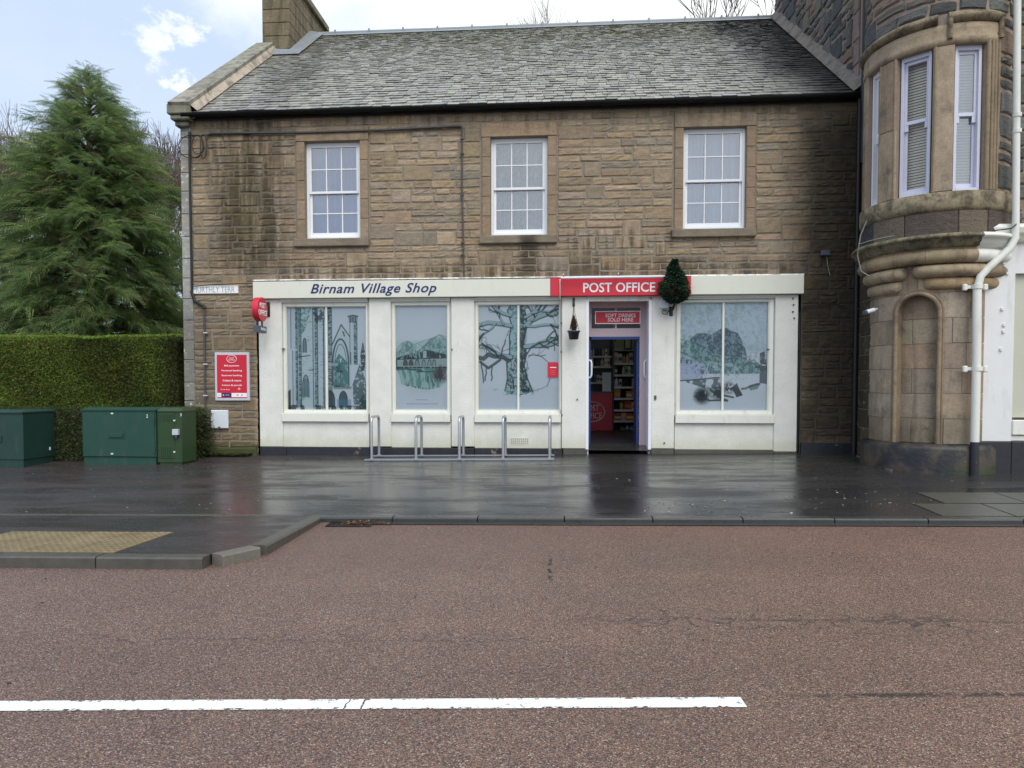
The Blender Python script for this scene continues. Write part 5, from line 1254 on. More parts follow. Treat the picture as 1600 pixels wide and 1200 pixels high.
# pale thin pipe down the front of the third pilaster edge
cable([(875, 436, -.17), (875, 466, -.17), (876, 468, -.07), (876, 640, -.07)], .012, 'joinery', 'conduit')
for px, py in ((877, 505), (877, 550)): p = PX(px, py, -.06); MB().box(p.x-.012, p.x+.012, -.08, -.055, p.z-.02, p.z+.02).build('pipe_clip', M['darkgrey'], house)
# bolt heads and small marks on the joinery
for px, py in ((442, 545), (706, 546), (1201, 546), (1239, 466), (1240, 476), (1239, 487), (1241, 497), (1024, 621), (902, 624), (1038, 692), (878, 648)):
    p = PX(px, py, -.06); r = .012 if px != 1024 else .018; MB().box(p.x-r, p.x+r, -.07, -.04 if px in (902, 1024, 1038, 1239, 1240, 1241) else .01, p.z-r*(1 if px != 1024 else 2), p.z+r*(1 if px != 1024 else 2)).build('fixing_bolt', M['darkgrey'], house)
# junction box under the little tree
a, b2 = PX(1031, 482, -.1), PX(1045, 468, -.1); jb = empty('junction_box', ((a.x+b2.x)/2, -.05, a.z), label='small white electrical box on the pilaster under the little fir tree, black cable looped below', cat='electrical box')
MB().box(a.x, b2.x, -.13, -.052, a.z, b2.z, bev=.008).build('box', M['plastic_w'], jb)
c0 = PX(1040, 486, -.12); m_ = MB(); m_.tube([(c0.x+.06*math.cos(t)+.0, -.12, c0.z-.02+.035*math.sin(t)) for t in [k*.5 for k in range(12)]], .007, 5); m_.tube([PX(1036, 483, -.1), PX(1042, 489, -.12), PX(1052, 478, -.12)], .007, 5); m_.build('cable', M['cable'], jb)
# little artificial tree on a bracket
tp = PX(1054, 440, -.30); wt = empty('small_fir_tree', (tp.x, -.06, tp.z-.4), label='small dark artificial fir tree on a black bracket above the right of the doorway', cat='christmas tree')
m_ = MB(); m_.tube([(tp.x-.02, -.06, tp.z-.50), (tp.x-.02, -.28, tp.z-.46), (tp.x, -.30, tp.z-.40), (tp.x, -.30, tp.z+.30)], .02, 6); m_.box(tp.x-.05, tp.x+.01, -.065, -.05, tp.z-.56, tp.z-.40); m_.tube([(tp.x-.03, -.07, tp.z-.55), (tp.x-.02, -.25, tp.z-.42)], .012, 5); m_.build('bracket', M['black'], wt)
m_ = MB(); rr = random.Random(5)
prof = [(-.36, .05), (-.30, .17), (-.18, .245), (-.05, .235), (.02, .18), (.12, .14), (.24, .085), (.36, .02)]
for k in range(5200):
    z_ = rr.uniform(-.36, .37); j = 0
    while j < len(prof)-2 and prof[j+1][0] < z_: j += 1
    r_ = prof[j][1]+(prof[j+1][1]-prof[j][1])*min(1, (z_-prof[j][0])/(prof[j+1][0]-prof[j][0])); r_ *= rr.uniform(.45, 1.1); a = rr.uniform(0, 6.28)
    p = Vector((tp.x+r_*math.cos(a)+.02*math.sin(z_*18), -.30+r_*math.sin(a), tp.z+z_)); d = Vector((math.cos(a)+rr.uniform(-.8, .8), math.sin(a)+rr.uniform(-.8, .8), rr.uniform(-.7, .5))).normalized()*rr.uniform(.03, .06); s_ = d.cross(Vector((rr.uniform(-1, 1), rr.uniform(-1, 1), rr.uniform(-1, 1)))).normalized()*.013
    m_.add([p-s_, p+s_, p+d+s_*.3], [(0, 1, 2)], rr.choice([(.015, .045, .022), (.025, .07, .035), (.012, .03, .016), (.04, .09, .05)]))
m_.build('needles', M['leaf'], wt, kind='stuff')
# hanging basket
hp = PX(896.5, 524, -.25); hb = empty('hanging_basket', (hp.x, -.25, hp.z), label='grey plant pot with a dead brown plant hanging left of the doorway', cat='hanging basket')
m_ = MB(); m_.lathe([(0, hp.z-.07), (.078, hp.z-.07), (.098, hp.z+.055), (.112, hp.z+.055), (.112, hp.z+.078), (.095, hp.z+.078), (.09, hp.z+.05), (0, hp.z+.05)], hp.x, -.25, 20); m_.build('pot', M['plastic_g'], hb)
m_ = MB(); top = hp.z+.62; m_.tube([(hp.x, -.06, top), (hp.x, -.25, top), (hp.x, -.25, top-.09)], .012, 6); m_.box(hp.x-.02, hp.x+.02, -.062, -.05, top-.1, top+.05); m_.build('bracket', M['black'], hb)
m_ = MB()
for k in range(3):
    a = k*2.1+.3; m_.tube([(hp.x+.10*math.cos(a), -.25+.10*math.sin(a), hp.z+.07), (hp.x+.02*math.cos(a), -.25+.02*math.sin(a), hp.z+.38), (hp.x, -.25, top-.09)], .0035, 4)
m_.build('chain', M['cable'], hb)
m_ = MB()
for k in range(1100):
    a = rr.uniform(0, 6.28); z_ = rr.uniform(0, .27); r_ = .06*math.sin(min(1, (z_+.05)/.3)*3.0)*rr.uniform(.2, 1.1); p = Vector((hp.x+r_*math.cos(a), -.25+r_*math.sin(a), hp.z+.05+z_)); d = Vector((rr.uniform(-1, 1)*.02, rr.uniform(-1, 1)*.02, rr.uniform(-.01, .05))); s_ = Vector((.005, .003, 0))
    m_.add([p-s_, p+s_, p+d], [(0, 1, 2)], rr.choice([(.06, .025, .015), (.10, .05, .03), (.03, .015, .012)]))
m_.build('dead_plant', M['litter'], hb, kind='stuff')

# ---- bicycle rack
rk = empty('bicycle_rack', (0, -.5, .3), label='galvanised steel bicycle rack with five hoops in front of the shop windows', cat='bicycle rack')
yf, yb = -.78, -.30
hx = [FX(px, -.78) for px in (580, 649.5, 717.5, 786, 859)]
zg = lambda x, y: gz(x, y)+.03
for x in hx:
    zt = F(720, 652, -.78)[1]; pts = [(x, yf, zg(x, yf)), (x, yf, zt-.09)]+[(x, yf+.09*(1-math.cos(t)), zt-.09+.09*math.sin(t)) for t in (.4, .8, 1.2, math.pi/2)]+[(x, yb-.09*(1-math.cos(t)), zt-.09+.09*math.sin(t)) for t in (math.pi/2, 1.2, .8, .4, 0)]+[(x, yb, zg(x, yb))]
    m_ = MB(); m_.tube(pts, .024, 10); m_.build('hoop', M['steel'], rk)
    for y in (yf, yb): MB().box(x-.035, x+.035, y-.035, y+.035, zg(x, y)-.012, zg(x, y)+.012).build('foot_bracket', M['steel'], rk)
for y, e in ((yf, .12), (yb, .12)):
    m_ = MB(); a, c = hx[0]-e, hx[-1]+e*.6; m_.hexa([(a, y-.022, zg(a, y)-.02), (c, y-.022, zg(c, y)-.02), (c, y+.022, zg(c, y)-.02), (a, y+.022, zg(a, y)-.02), (a, y-.022, zg(a, y)+.002), (c, y-.022, zg(c, y)+.002), (c, y+.022, zg(c, y)+.002), (a, y+.022, zg(a, y)+.002)]); m_.build('base_rail', M['steel'], rk)
# ================================================================== TURRET BUILDING
TX, TY = 5.55, -1.35
tb = empty('turret_building', (8, -1.5, .3), label='taller stone building with a round corner turret and white painted ground floor', cat='building')
def cyl(R):
    return lambda t, v, d: (TX+(R+d)*math.sin(t), TY-(R+d)*math.cos(t), v)
def t_of(px, R):
    r = ray(px, 600); ox, oy = CAMP.x-TX, CAMP.y-TY; a = r.x**2+r.y**2; b_ = 2*(ox*r.x+oy*r.y); c = ox*ox+oy*oy-R*R
    D = b_*b_-4*a*c
    if D < 0: return None
    s_ = (-b_-math.sqrt(D))/(2*a); x, y = ox+r.x*s_, oy+r.y*s_
    return math.atan2(x, -y)
def zt(px, py, R):
    r = ray(px, py); t = t_of(px, R); x, y = TX+R*math.sin(t), TY-R*math.cos(t); s_ = math.hypot(x-CAMP.x, y-CAMP.y)/math.hypot(r.x, r.y)
    return CAMP.z+r.z*s_
RU, RL = .96, .84
# --- side wall above our roof (rubble) and its dark lower part
side = lambda u, v, d: (XR+.012-d, -u, v)                                # u = -y ; faces -X
def gb(u, v):
    y = -u
    if y < 0 or y > YR+6: return False
    return v < (ZE+.02+(y-Yev)*math.tan(th)-.15 if y < YR+.1 else 99)
m_ = MB(); y0_, y1_ = -1.6, 5.02
m_.quad((XR+.012, y0_, -.2), (XR+.012, y1_, -.2), (XR+.012, y1_, 12.5), (XR+.012, y0_, 12.5)); 
m_.quad((XR+.012, y0_, -.2), (XR+.012, y0_, 12.5), (TX, y0_, 12.5), (TX, y0_, -.2))
m_.quad((XR+.012, y1_, 12.5), (14, y1_, 12.5), (14, y0_, 12.5), (XR+.012, y0_, 12.5)); m_.quad((14, y1_, -.2), (XR+.012, y1_, -.2), (XR+.012, y1_, 12.5), (14, y1_, 12.5))
bw = m_.build('side_wall', M['pinkmortar'], tb)
WH = [(.115, .125, .12), (.14, .145, .135), (.10, .11, .115), (.17, .155, .135), (.13, .135, .115), (.22, .165, .13), (.085, .09, .09), (.16, .165, .155)]
pcs = []
for (ua, ub, va, vb) in pack(-5.0, -.28, 6.2, 12.4, .20, .06, .26, .62, .32, gb):
    g = .028; j = lambda: R_.uniform(-.03, .03); c4 = [(ua+g+j(), va+g+j()), (ub-g+j(), va+g+j()), (ub-g+j(), vb-g+j()), (ua+g+j(), vb-g+j())]; col = vary(R_.choice(WH), .2)
    pcs.append((1/(1+max(0, -ua-.3))*(ub-ua)*(vb-va), lambda m_, c4=c4, col=col: patch(m_, c4, side, -.01, R_.uniform(.02, .045), 3, 2, .02, .01, col, edge=.018)))
emit(pcs, 'rubble_stone', M['whin'], tb, 190, 'gable_rubble')
# pink dressed corner strip of the gable and dark recess strip
z_ = 5.9
while z_ < 12.3:
    h = R_.uniform(.3, .5); m_ = MB(); patch(m_, [(-.27, z_+.006), (-.02+.0, z_+.006), (-.02, z_+h-.006), (-.27, z_+h-.006)], side, -.01, .03, 1, 1, .01, .002, vary((.24, .165, .135), .12)); m_.build('corner_stone', M['dressed'], tb); z_ += h
m_ = MB(); x_ = FX(1339, -.30); m_.tube([(XR-.06, -.36, 12.3), (XR-.06, -.36, 5.2)], .05, 10); m_.build('downpipe', M['gutter'], tb)  # black tube draws the dark recess strip, standing in for its shade
# dressed blocks on the dark side wall below (recess)
for (ua, ub, va, vb) in pack(.0, 1.5, .3, 6.2, .3, .1, .35, .8, .15, None):
    m_ = MB(); patch(m_, [(ua+.006, va+.006), (ub-.006, va+.006), (ub-.006, vb-.006), (ua+.006, vb-.006)], side, -.01, .014, 1, 1, .01, .002, vary((.085, .068, .045), .25)); m_.build('ashlar_block', M['chimney'], tb)
# narrow barred opening in the recess
m_ = MB(); m_.box(XR-.02, XR-.001, -1.25, -.72, 1.5, 2.75); m_.build('narrow_window', M['dark'], tb)
for k in range(9): MB().box(XR-.05, XR-.021, -1.25, -.72, 1.55+k*.13, 1.57+k*.13).build('grille_bar', M['alu'], bpy.data.objects['narrow_window'])
# --- turret drums: mortar skins
WIN = [(1361, 1366.5), (1394, 1448), (1481, 1529)]
def wt_(a, b_): return t_of(a, RU), t_of(b_, RU)
wins = [(-1.62, -1.30), wt_(*WIN[1]), wt_(*WIN[2])]
WZ0, WZ1 = zt(1500, 298, RU), zt(1500, 70, RU)
def skin(mb, R, t0, t1, z0, z1, nt_, nz, hole):
    for i in range(nt_):
        for j in range(nz):
            ta, tb_ = t0+(t1-t0)*i/nt_, t0+(t1-t0)*(i+1)/nt_; za, zb_ = z0+(z1-z0)*j/nz, z0+(z1-z0)*(j+1)/nz
            if hole((ta+tb_)/2, (za+zb_)/2): continue
            f = cyl(R); mb.add([f(ta, za, 0), f(tb_, za, 0), f(tb_, zb_, 0), f(ta, zb_, 0)], [(0, 1, 2, 3)], smooth=True)
T0, T1 = -2.2, 1.35
hole_w = lambda t, z: WZ0 < z < WZ1 and any(a < t < b_ for a, b_ in wins)
NT = (t_of(1399, RL), t_of(1466, RL)); NC = (NT[0]+NT[1])/2; NH = (NT[1]-NT[0])/2; NZ0 = .70; NZT = zt(1430, 459, RL); NZS = NZT-NH*RL
def in_niche(t, z):
    if z < NZ0-.01 or z > NZT: return False
    if z < NZS: return abs(t-NC) < NH
    return ((t-NC)*RL)**2+(z-NZS)**2 < (NH*RL)**2
m_ = MB()
# window edges exact: build the window band in separate t-intervals
edges = [T0]+[v for w in wins for v in w]+[T1]
for i in range(len(edges)-1):
    if i % 2 == 0: skin(m_, RU, edges[i], edges[i+1], WZ0, WZ1, 8, 1, lambda t, z: False)
skin(m_, RU, T0, T1, 3.6, WZ0, 40, 1, lambda t, z: False); skin(m_, RU, T0, T1, WZ1, 12.4, 40, 1, lambda t, z: False)
for a, b_ in wins:
    f = cyl(RU); g = .20
    for t in (a, b_): m_.add([f(t, WZ0, 0), f(t, WZ0, -g), f(t, WZ1, -g), f(t, WZ1, 0)], [(0, 1, 2, 3)])
    for z in (WZ0, WZ1):
        for k in range(5): ta, tc_ = a+(b_-a)*k/5, a+(b_-a)*(k+1)/5; m_.add([f(ta, z, 0), f(tc_, z, 0), f(tc_, z, -g), f(ta, z, -g)], [(0, 1, 2, 3)])
skin(m_, RU-.45, T0, T1, WZ0-.1, WZ1+.1, 20, 1, lambda t, z: False)
m_.build('turret_wall', M['pinkmortar'], tb)
m_ = MB(); skin(m_, RL-.014, -2.2, 1.3, .2, 3.5, 350, 330, in_niche)
m_.build('turret_base_wall', M['pinkmortar'], tb)
AC = [(.31, .255, .185), (.33, .27, .20), (.26, .215, .16), (.35, .28, .195), (.28, .235, .18), (.30, .225, .165)]
# lower ashlar blocks (cells that keep clear of the niche)
pcs = []; z_ = .70; r = 0; course = .357
while z_ < 3.45:
    h = course; t = -2.0+(.0 if r % 2 else .21)
    tt = [t]
    while tt[-1] < 1.0: tt.append(tt[-1]+R_.uniform(.34, .62)/RL)
    if z_ < NZT: tt = sorted([v for v in tt if abs(v-NC) > .12]+[NC])
    for a, b_ in zip(tt, tt[1:]):
        col = vary(R_.choice(AC), .12); f = cyl(RL); lo, hi = z_, z_+h
        corners = [in_niche(a+(b_-a)*i/6, lo+(hi-lo)*j/4) for i in range(7) for j in range(5)]
        if all(corners): continue
        if not any(corners):
            pcs.append((1, lambda m_, a=a, b_=b_, lo=lo, hi=hi, col=col, f=f: patch(m_, [(a+.004, lo+.003), (b_-.004, lo+.003), (b_-.004, hi-.003), (a+.004, hi-.003)], f, -.013, .0, 5, 1, .005, .0006, col)))
        else:
            def g_(m_, a=a, b_=b_, lo=lo, hi=hi, col=col, f=f):
                # clip each thin vertical strip against the arch outline
                n_ = 26; a2, b2 = a+.004, b_-.004
                def lim(t):
                    if abs(t-NC) >= NH: return None
                    return NZS+math.sqrt(max(0, (NH*RL)**2-((t-NC)*RL)**2))
                cutsT = sorted([a2+(b2-a2)*i/n_ for i in range(n_+1)]+[v for v in NT if a2 < v < b2])
                for ta, tc_ in zip(cutsT, cutsT[1:]):
                    if abs((ta+tc_)/2-NC) < NH: l1, l2 = lim(min(max(ta, NT[0]+1e-5), NT[1]-1e-5)), lim(min(max(tc_, NT[0]+1e-5), NT[1]-1e-5))
                    else: l1 = l2 = lo
                    za, zb_ = max(lo+.003, l1), max(lo+.003, l2); ht = hi-.003
                    if za >= ht and zb_ >= ht: continue
                    za, zb_ = min(za, ht), min(zb_, ht)
                    m_.add([f(ta, za, 0), f(tc_, zb_, 0), f(tc_, ht, 0), f(ta, ht, 0), f(ta, za, -.013), f(tc_, zb_, -.013)], [(0, 1, 2, 3), (4, 5, 1, 0)], col)
            pcs.append((1, g_))
    z_ += h; r += 1
emit(pcs, 'ashlar_block', M['ashlar'], tb, 300)
# niche: back blocks, reveal, roll moulding
m_ = MB(); arch = [(NT[0], NZ0)]+[(NC+NH*math.cos(math.pi-k*math.pi/20), NZS+NH*RL*math.sin(k*math.pi/20)) for k in range(21)]+[(NT[1], NZ0)]
f = cyl(RL); ND = .13
for (ta, za), (tc_, zc) in zip(arch, arch[1:]): m_.add([f(ta, za, .001), f(tc_, zc, .001), f(tc_, zc, -ND), f(ta, za, -ND)], [(0, 1, 2, 3)], (.25, .19, .13))
m_.build('niche_reveal', M['ashlar'], tb)
fb = cyl(RL-ND); z_ = .70; r = 0
while z_ < NZT:
    h = course; c_ = [NT[0]-.03, NT[1]+.03] if r % 2 else [NT[0]-.03, NC-.12, NT[1]+.03]
    for a, b_ in zip(c_, c_[1:]):
        m_ = MB(); patch(m_, [(a+.004, z_+.002), (b_-.004, z_+.002), (b_-.004, z_+h-.002), (a+.004, z_+h-.002)], fb, -.03, 0, 6, 1, .004, .0005, vary(R_.choice(AC), .1)); m_.build('niche_block', M['ashlar'], tb)
    z_ += h; r += 1
m_ = MB(); fr = cyl(RL); m_.tube([fr(t, z, .012) for t, z in arch], .032, 8, col=(.27, .21, .14)); m_.tube([fr(NC+(t-NC)*1.16, z if z < NZS else NZS+(z-NZS)*1.16, .002) for t, z in arch], .018, 8, col=(.25, .19, .13)); m_.build('niche_moulding', M['ashlar'], tb)
# plinth ring
m_ = MB(); m_.lathe([(.955, .05), (.955, .62), (.93, .68), (RL, .705)], TX, TY, 30, -2.2, .95); m_.build('turret_plinth', M['plinth2'], tb)
# upper: ashlar between windows, jambs with mouldings, lintel, hood
fu = cyl(RU)
def upcol(t0, t1, z0, z1, n_, d=.02, mat='ashlar', name='window_pier_block', base=AC, blk=.45):
    for i in range(n_):
        z_ = z0
        m_ = None
        nb = max(1, round((z1-z0)/blk))
        for k in range(nb):
            za, zb_ = z0+(z1-z0)*k/nb, z0+(z1-z0)*(k+1)/nb
            ta, tc_ = t0+(t1-t0)*i/n_, t0+(t1-t0)*(i+1)/n_
            m_ = MB(); patch(m_, [(ta+.003, za+.003), (tc_-.003, za+.003), (tc_-.003, zb_-.003), (ta+.003, zb_-.003)], fu, -.02, d, 4, 1, .008, .001, vary(R_.choice(base), .1)); m_.build(name, M[mat], tb)
upcol(T0, wins[0][0], WZ0, WZ1, 1); upcol(wins[0][1], wins[1][0], WZ0, WZ1, 1, blk=1.1); upcol(wins[1][1], wins[2][0], WZ0, WZ1, 1, blk=2.2)
tj = wins[2][1]; upcol(tj, tj+.20, WZ0, WZ1+.0, 1, blk=.38)
for k, (dd, r_) in enumerate(((.03, .03), (.09, .022), (.145, .030), (.195, .02))): 
    m_ = MB(); m_.tube([fu(tj+dd, WZ0, .012+.01*(k % 2)), fu(tj+dd, WZ1+.05, .012+.01*(k % 2))], r_, 8, col=(.25, .195, .13)); m_.build('jamb_moulding', M['ashlar'], tb)
for w_ in wins[:2]:
    for t in (w_[0]-.03, w_[1]+.03): m_ = MB(); m_.tube([fu(t, WZ0, .012), fu(t, WZ1, .012)], .020, 8, col=(.27, .21, .14)); m_.build('jamb_moulding', M['ashlar'], tb)
# rubble to the right of the window
pcs = []
def rub(u0, u1, v0, v1, cw=.06):
    for (ua, ub, va, vb) in pack(u0, u1, v0, v1, .17, cw, .26, .6, .3, None):
        g = .024; j = lambda: R_.uniform(-.02, .02); c4 = [(ua+g+j(), va+g+j()), (ub-g+j(), va+g+j()), (ub-g+j(), vb-g+j()), (ua+g+j(), vb-g+j())]; col = vary(R_.choice(WH), .2)
        pcs.append((1, lambda m_, c4=c4, col=col, dd=R_.uniform(.015, .035): patch(m_, c4, fu, -.01, dd, 4, 2, .018, .007, col, edge=.012)))
rub(tj+.24, T1, WZ0-.3, WZ1+.4); rub(T0, T1, WZ1+.42, 9.2)
emit(pcs, 'rubble_stone', M['whin'], tb, 110)
ring = lambda prof, name, mat, t0=T0, t1=T1, col=(1, 1, 1), n=40: (lambda m_: (m_.lathe(prof, TX, TY, n, t0, t1, col=col), m_.build(name, M[mat], tb))[1])(MB())
ring([(RU, WZ1+.001), (RU+.022, WZ1+.001), (RU+.03, WZ1+.10), (RU+.015, WZ1+.12), (RU+.03, WZ1+.20), (RU+.02, WZ1+.28), (RU, WZ1+.285)], 'lintel_band', 'ashlar', T0, tj+.2, (.33, .26, .18))
# hood moulds over the windows
for a, b_ in ((T0, wins[1][1]+.05), (wins[2][0]-.09, tj+.22)):
    m_ = MB(); zt_ = WZ1+.29
    n_ = 18; prof = [(RU+.0, zt_), (RU+.05, zt_+.015), (RU+.085, zt_+.06), (RU+.085, zt_+.09), (RU+.02, zt_+.15), (RU, zt_+.15)]
    m_.lathe(prof, TX, TY, n_, a, b_, col=(.26, .21, .14)); m_.build('hood_mould', M['cornice'], tb)
    if b_ > 0:
        for t in (a+.02, b_-.02): m_ = MB(); m_.tube([fu(t, zt_+.06, .045), fu(t, zt_-.22, .040)], .035, 8, col=(.26, .21, .14)); m_.build('hood_stop', M['cornice'], tb)
# sill ring, dark band, cornice, corbel rolls
ring([(RU, WZ0-.001), (RU+.05, WZ0-.01), (RU+.055, WZ0-.22), (RU+.03, WZ0-.27), (RU, WZ0-.27)], 'sill_course', 'cornice', T0, T1, (.27, .225, .15))
bz0 = 3.60; bz1 = WZ0-.27; t = -1.9
while t < .9:
    w = R_.uniform(.35, .7); col = R_.choice([(.06, .065, .07), (.10, .08, .07), (.07, .08, .085), (.16, .13, .10)]); m_ = MB(); patch(m_, [(t+.006, bz0), (t+w-.006, bz0), (t+w-.006, bz1), (t+.006, bz1)], fu, -.02, .03, 5, 2, .01, .004, col); m_.build('band_stone', M['whin'], tb); t += w
tw = t_of(1528, 1.06)                                                     # white paint starts here
corn = [(RU, 3.63), (1.10, 3.62), (1.13, 3.585), (1.125, 3.56), (1.08, 3.55), (1.07, 3.50), (1.04, 3.485), (1.035, 3.45), (.98, 3.44)]
roll1 = [(.98, 3.44)]+[(.93+.10*math.cos(a), 3.335+.095*math.sin(a)) for a in [math.pi/2-k*math.pi/10 for k in range(1, 11)]]+[(.9, 3.235)]
for p_, nm, mt in ((corn, 'cornice', 'cornice'), (roll1, 'corbel_roll', 'ashlar')):
    segs = [T0, -1.35, -.92, -.55, -.10, tw] if nm == 'corbel_roll' else [T0, -.8, -.1, tw]
    for a, b_ in zip(segs, segs[1:]): ring(p_, nm, mt, a+.002, b_-.002, vary((.34, .265, .175) if nm == 'corbel_roll' else (.22, .19, .12), .1), 14)
    ring(p_, nm, 'wcorn', tw, T1, (.8, .8, .8), 12)
def boat(t0, t1, zc, rz2, rout, mat='ashlar', col=(.33, .255, .17)):
    m_ = MB(); n_ = 26; vs = []; fs = []; K = 9
    for i in range(n_+1):
        t = t0+(t1-t0)*i/n_; e = min(1, min(i, n_-i)/n_*7); s_ = math.sqrt(max(0, 1-(1-e)**2)); 
        ra = (rout-RL)*s_
        for k in range(K):
            a = math.pi/2-k*math.pi/(K-1); z = zc+rz2*math.sin(a)*(1 if a > 0 else (.35+.65*s_)); vs.append(cyl(RL)(t, z, ra*math.cos(a)**.7 if math.cos(a) > 1e-6 else 0))
    for i in range(n_):
        for k in range(K-1): fs.append((i*K+k+1, (i+1)*K+k+1, (i+1)*K+k, i*K+k))
    m_.add(vs, fs, col, smooth=True)
    return m_.build('corbel_roll', M[mat], tb)
tA0, tA1 = -1.75, t_of(1412, RL+.06); tB0, tB1 = t_of(1417, RL+.08), tw-.07
boat(tA0, tA1, 3.135, .095, 1.0, col=vary((.34, .265, .175))); boat(tB0, .9, 3.135, .095, 1.0, col=vary((.32, .245, .16)))
boat(tA0, t_of(1404, RL+.04), 2.955, .085, .93, col=vary((.35, .28, .19))); boat(t_of(1438, RL+.05), .9, 2.965, .085, .93, col=vary((.34, .24, .14)))
# windows in the turret: sash frames + blinds
for wi, (a, b_) in enumerate(wins):
    f = cyl(RU-.10); mt = M['lilacframe'] if wi else M['white']
    pa, pb = Vector(f(a+.01, 0, 0)), Vector(f(b_-.01, 0, 0)); X = (pb-pa); Lw = X.length; X.normalize(); N_ = Vector((X.y, -X.x, 0)); fn = lambda u, v, d: tuple(pa+X*u+N_*d+Vector((0, 0, v)))
    def bar(m_, u0, u1, v0, v1, d0, d1):
        m_.add([fn(u, v, d) for u in (u0, u1) for d in (d0, d1) for v in (v0, v1)], [(0, 1, 3, 2), (4, 6, 7, 5), (0, 4, 5, 1), (2, 3, 7, 6), (0, 2, 6, 4), (1, 5, 7, 3)])
    e = .036; m_ = MB(); bar(m_, 0, e, WZ0+.002, WZ1-.002, -.06, .05); bar(m_, Lw-e, Lw, WZ0+.002, WZ1-.002, -.06, .05); bar(m_, e+.001, Lw-e-.001, WZ1-.06, WZ1-.002, -.06, .05); bar(m_, e+.001, Lw-e-.001, WZ0+.002, WZ0+.05, -.06, .055)
    w = m_.build('window', mt, tb); zm = WZ0+(WZ1-WZ0)*.535
    for z0_, z1_, d_ in ((WZ0+.051, zm+.02, -.025), (zm-.02, WZ1-.061, .01)):
        low = z0_ < zm-.3; m_ = MB(); s_ = .036
        bar(m_, e+.001, e+s_, z0_, z1_, d_-.03, d_); bar(m_, Lw-e-s_, Lw-e-.001, z0_, z1_, d_-.03, d_); bar(m_, e+s_+.0005, Lw-e-s_-.0005, z0_, z0_+(.075 if low else .05), d_-.03, d_); bar(m_, e+s_+.0005, Lw-e-s_-.0005, z1_-.045, z1_, d_-.03, d_)
        if not low:
            for u in (e+.002, Lw-e-.052): bar(m_, u, u+.05, z0_-.09, z0_-.001, d_-.028, d_-.002)
        m_.build('sash', mt, w); m_ = MB(); m_.add([fn(e+s_, z0_+.05, d_-.015), fn(Lw-e-s_, z0_+.05, d_-.015), fn(Lw-e-s_, z1_-.045, d_-.015), fn(e+s_, z1_-.045, d_-.015)], [(0, 1, 2, 3)]); m_.build('pane', M['glass'] if wi == 2 else M['shopglass'], w)
    n_ = 46
    for k in range(n_):
        z = WZ0+.1+(WZ1-WZ0-.15)*k/n_; m_ = MB(); m_.add([fn(e, z, -.10), fn(Lw-e, z, -.10), fn(Lw-e, z+.034, -.115), fn(e, z+.034, -.115)], [(0, 1, 2, 3)]); m_.build('blind_slat', M['blind'] if wi < 2 else M['blindw'], w)
# --- front wall to the right
FY = -2.02
def FW(px, py, y=FY): p = F(px, py, y); return p
xw0 = FX(1519, FY-.05)
m_ = MB(); xa = TX+.35; m_.quad((xa, FY+.04, -.2), (14, FY+.04, -.2), (14, FY+.04, 12.5), (xa, FY+.04, 12.5)); m_.build('front_wall', M['pinkmortar'], tb)
frt = lambda u, v, d: (u, FY+.04-d, v); pcs = []
for (ua, ub, va, vb) in pack(6.15, 13.9, 3.75, 12.3, .19, .06, .28, .62, .3, None):
    g = .016; col = vary(R_.choice(WH), .2); c4 = [(ua+g, va+g), (ub-g, va+g), (ub-g, vb-g), (ua+g, vb-g)]; pcs.append((1/(ua+va*.3), lambda m_, c4=c4, col=col: patch(m_, c4, frt, -.01, .03, 3, 2, .016, .006, col, edge=.01)))
emit(pcs, 'rubble_stone', M['whin'], tb, 40)
xp1 = FX(1581, FY-.08); zpl = F(1560, 689, FY-.1)[1]; zc0 = F(1575, 381, FY-.12)[1]; zc1 = F(1575, 352, FY-.12)[1]
m_ = MB(); m_.box(xw0, xp1, FY-.10, FY+.03, zpl, zc0); sp2 = m_.build('painted_pilaster', M['barn'], tb)
m_ = MB()
for px, py in ((1568, 411), (1574, 427), (1566, 483), (1569, 508), (1568, 518), (1564, 546)):
    p = F(px, py, FY-.11); m_.box(p[0]-.018, p[0]+.018, FY-.125, FY-.1005, p[1]-.018, p[1]+.018); m_.build('fixing_bolt', M['wcorn'], sp2); m_ = MB()
m_ = MB(); zpt = F(1590, 433, FY-.08)[1]
m_.box(xp1-.0, 14, FY-.0995, FY+.03, F(1600, 427, FY-.1)[1], zc0); m_.build('painted_frieze', M['barn'], tb)
m_ = MB(); m_.box(xp1+.001, 14, FY-.03, FY+.03, F(1590, 652, FY)[1], F(1600, 427, FY-.1)[1]-.001); m_.build('beige_panel', M['beige'], tb)
m_ = MB(); m_.box(xp1+.001, 14, FY-.12, FY+.03, F(1590, 679, FY)[1], F(1590, 656, FY)[1], bev=.01); m_.box(xp1+.001, 14, FY-.085, FY+.03, zpl, F(1590, 679.5, FY)[1], bev=.008); m_.build('painted_sill', M['wcorn'], tb)
m_ = MB(); m_.box(xw0-.02, FX(1582, FY-.12), FY-.14, FY+.03, -.1, zpl-.001, bev=.015); m_.build('black_plinth', M['plinth'], tb); m_ = MB(); m_.box(FX(1582, FY-.12)+.003, 14, FY-.12, FY+.03, -.1, zpl-.001, bev=.015); m_.build('black_plinth', M['plinth'], tb)
m_ = MB()
prof = [(FY-.10, zc0), (FY-.16, zc0+.03), (FY-.20, zc0+.09), (FY-.24, zc0+.13), (FY-.26, zc0+.20), (FY-.22, zc1), (FY, zc1+.03)]
for (ya, za), (yb, zb_) in zip(prof, prof[1:]): m_.quad((FX(1537, FY-.2), ya, za), (14, ya, za), (14, yb, zb_), (FX(1537, FY-.2), yb, zb_))
m_.build('painted_cornice', M['wcorn'], tb)
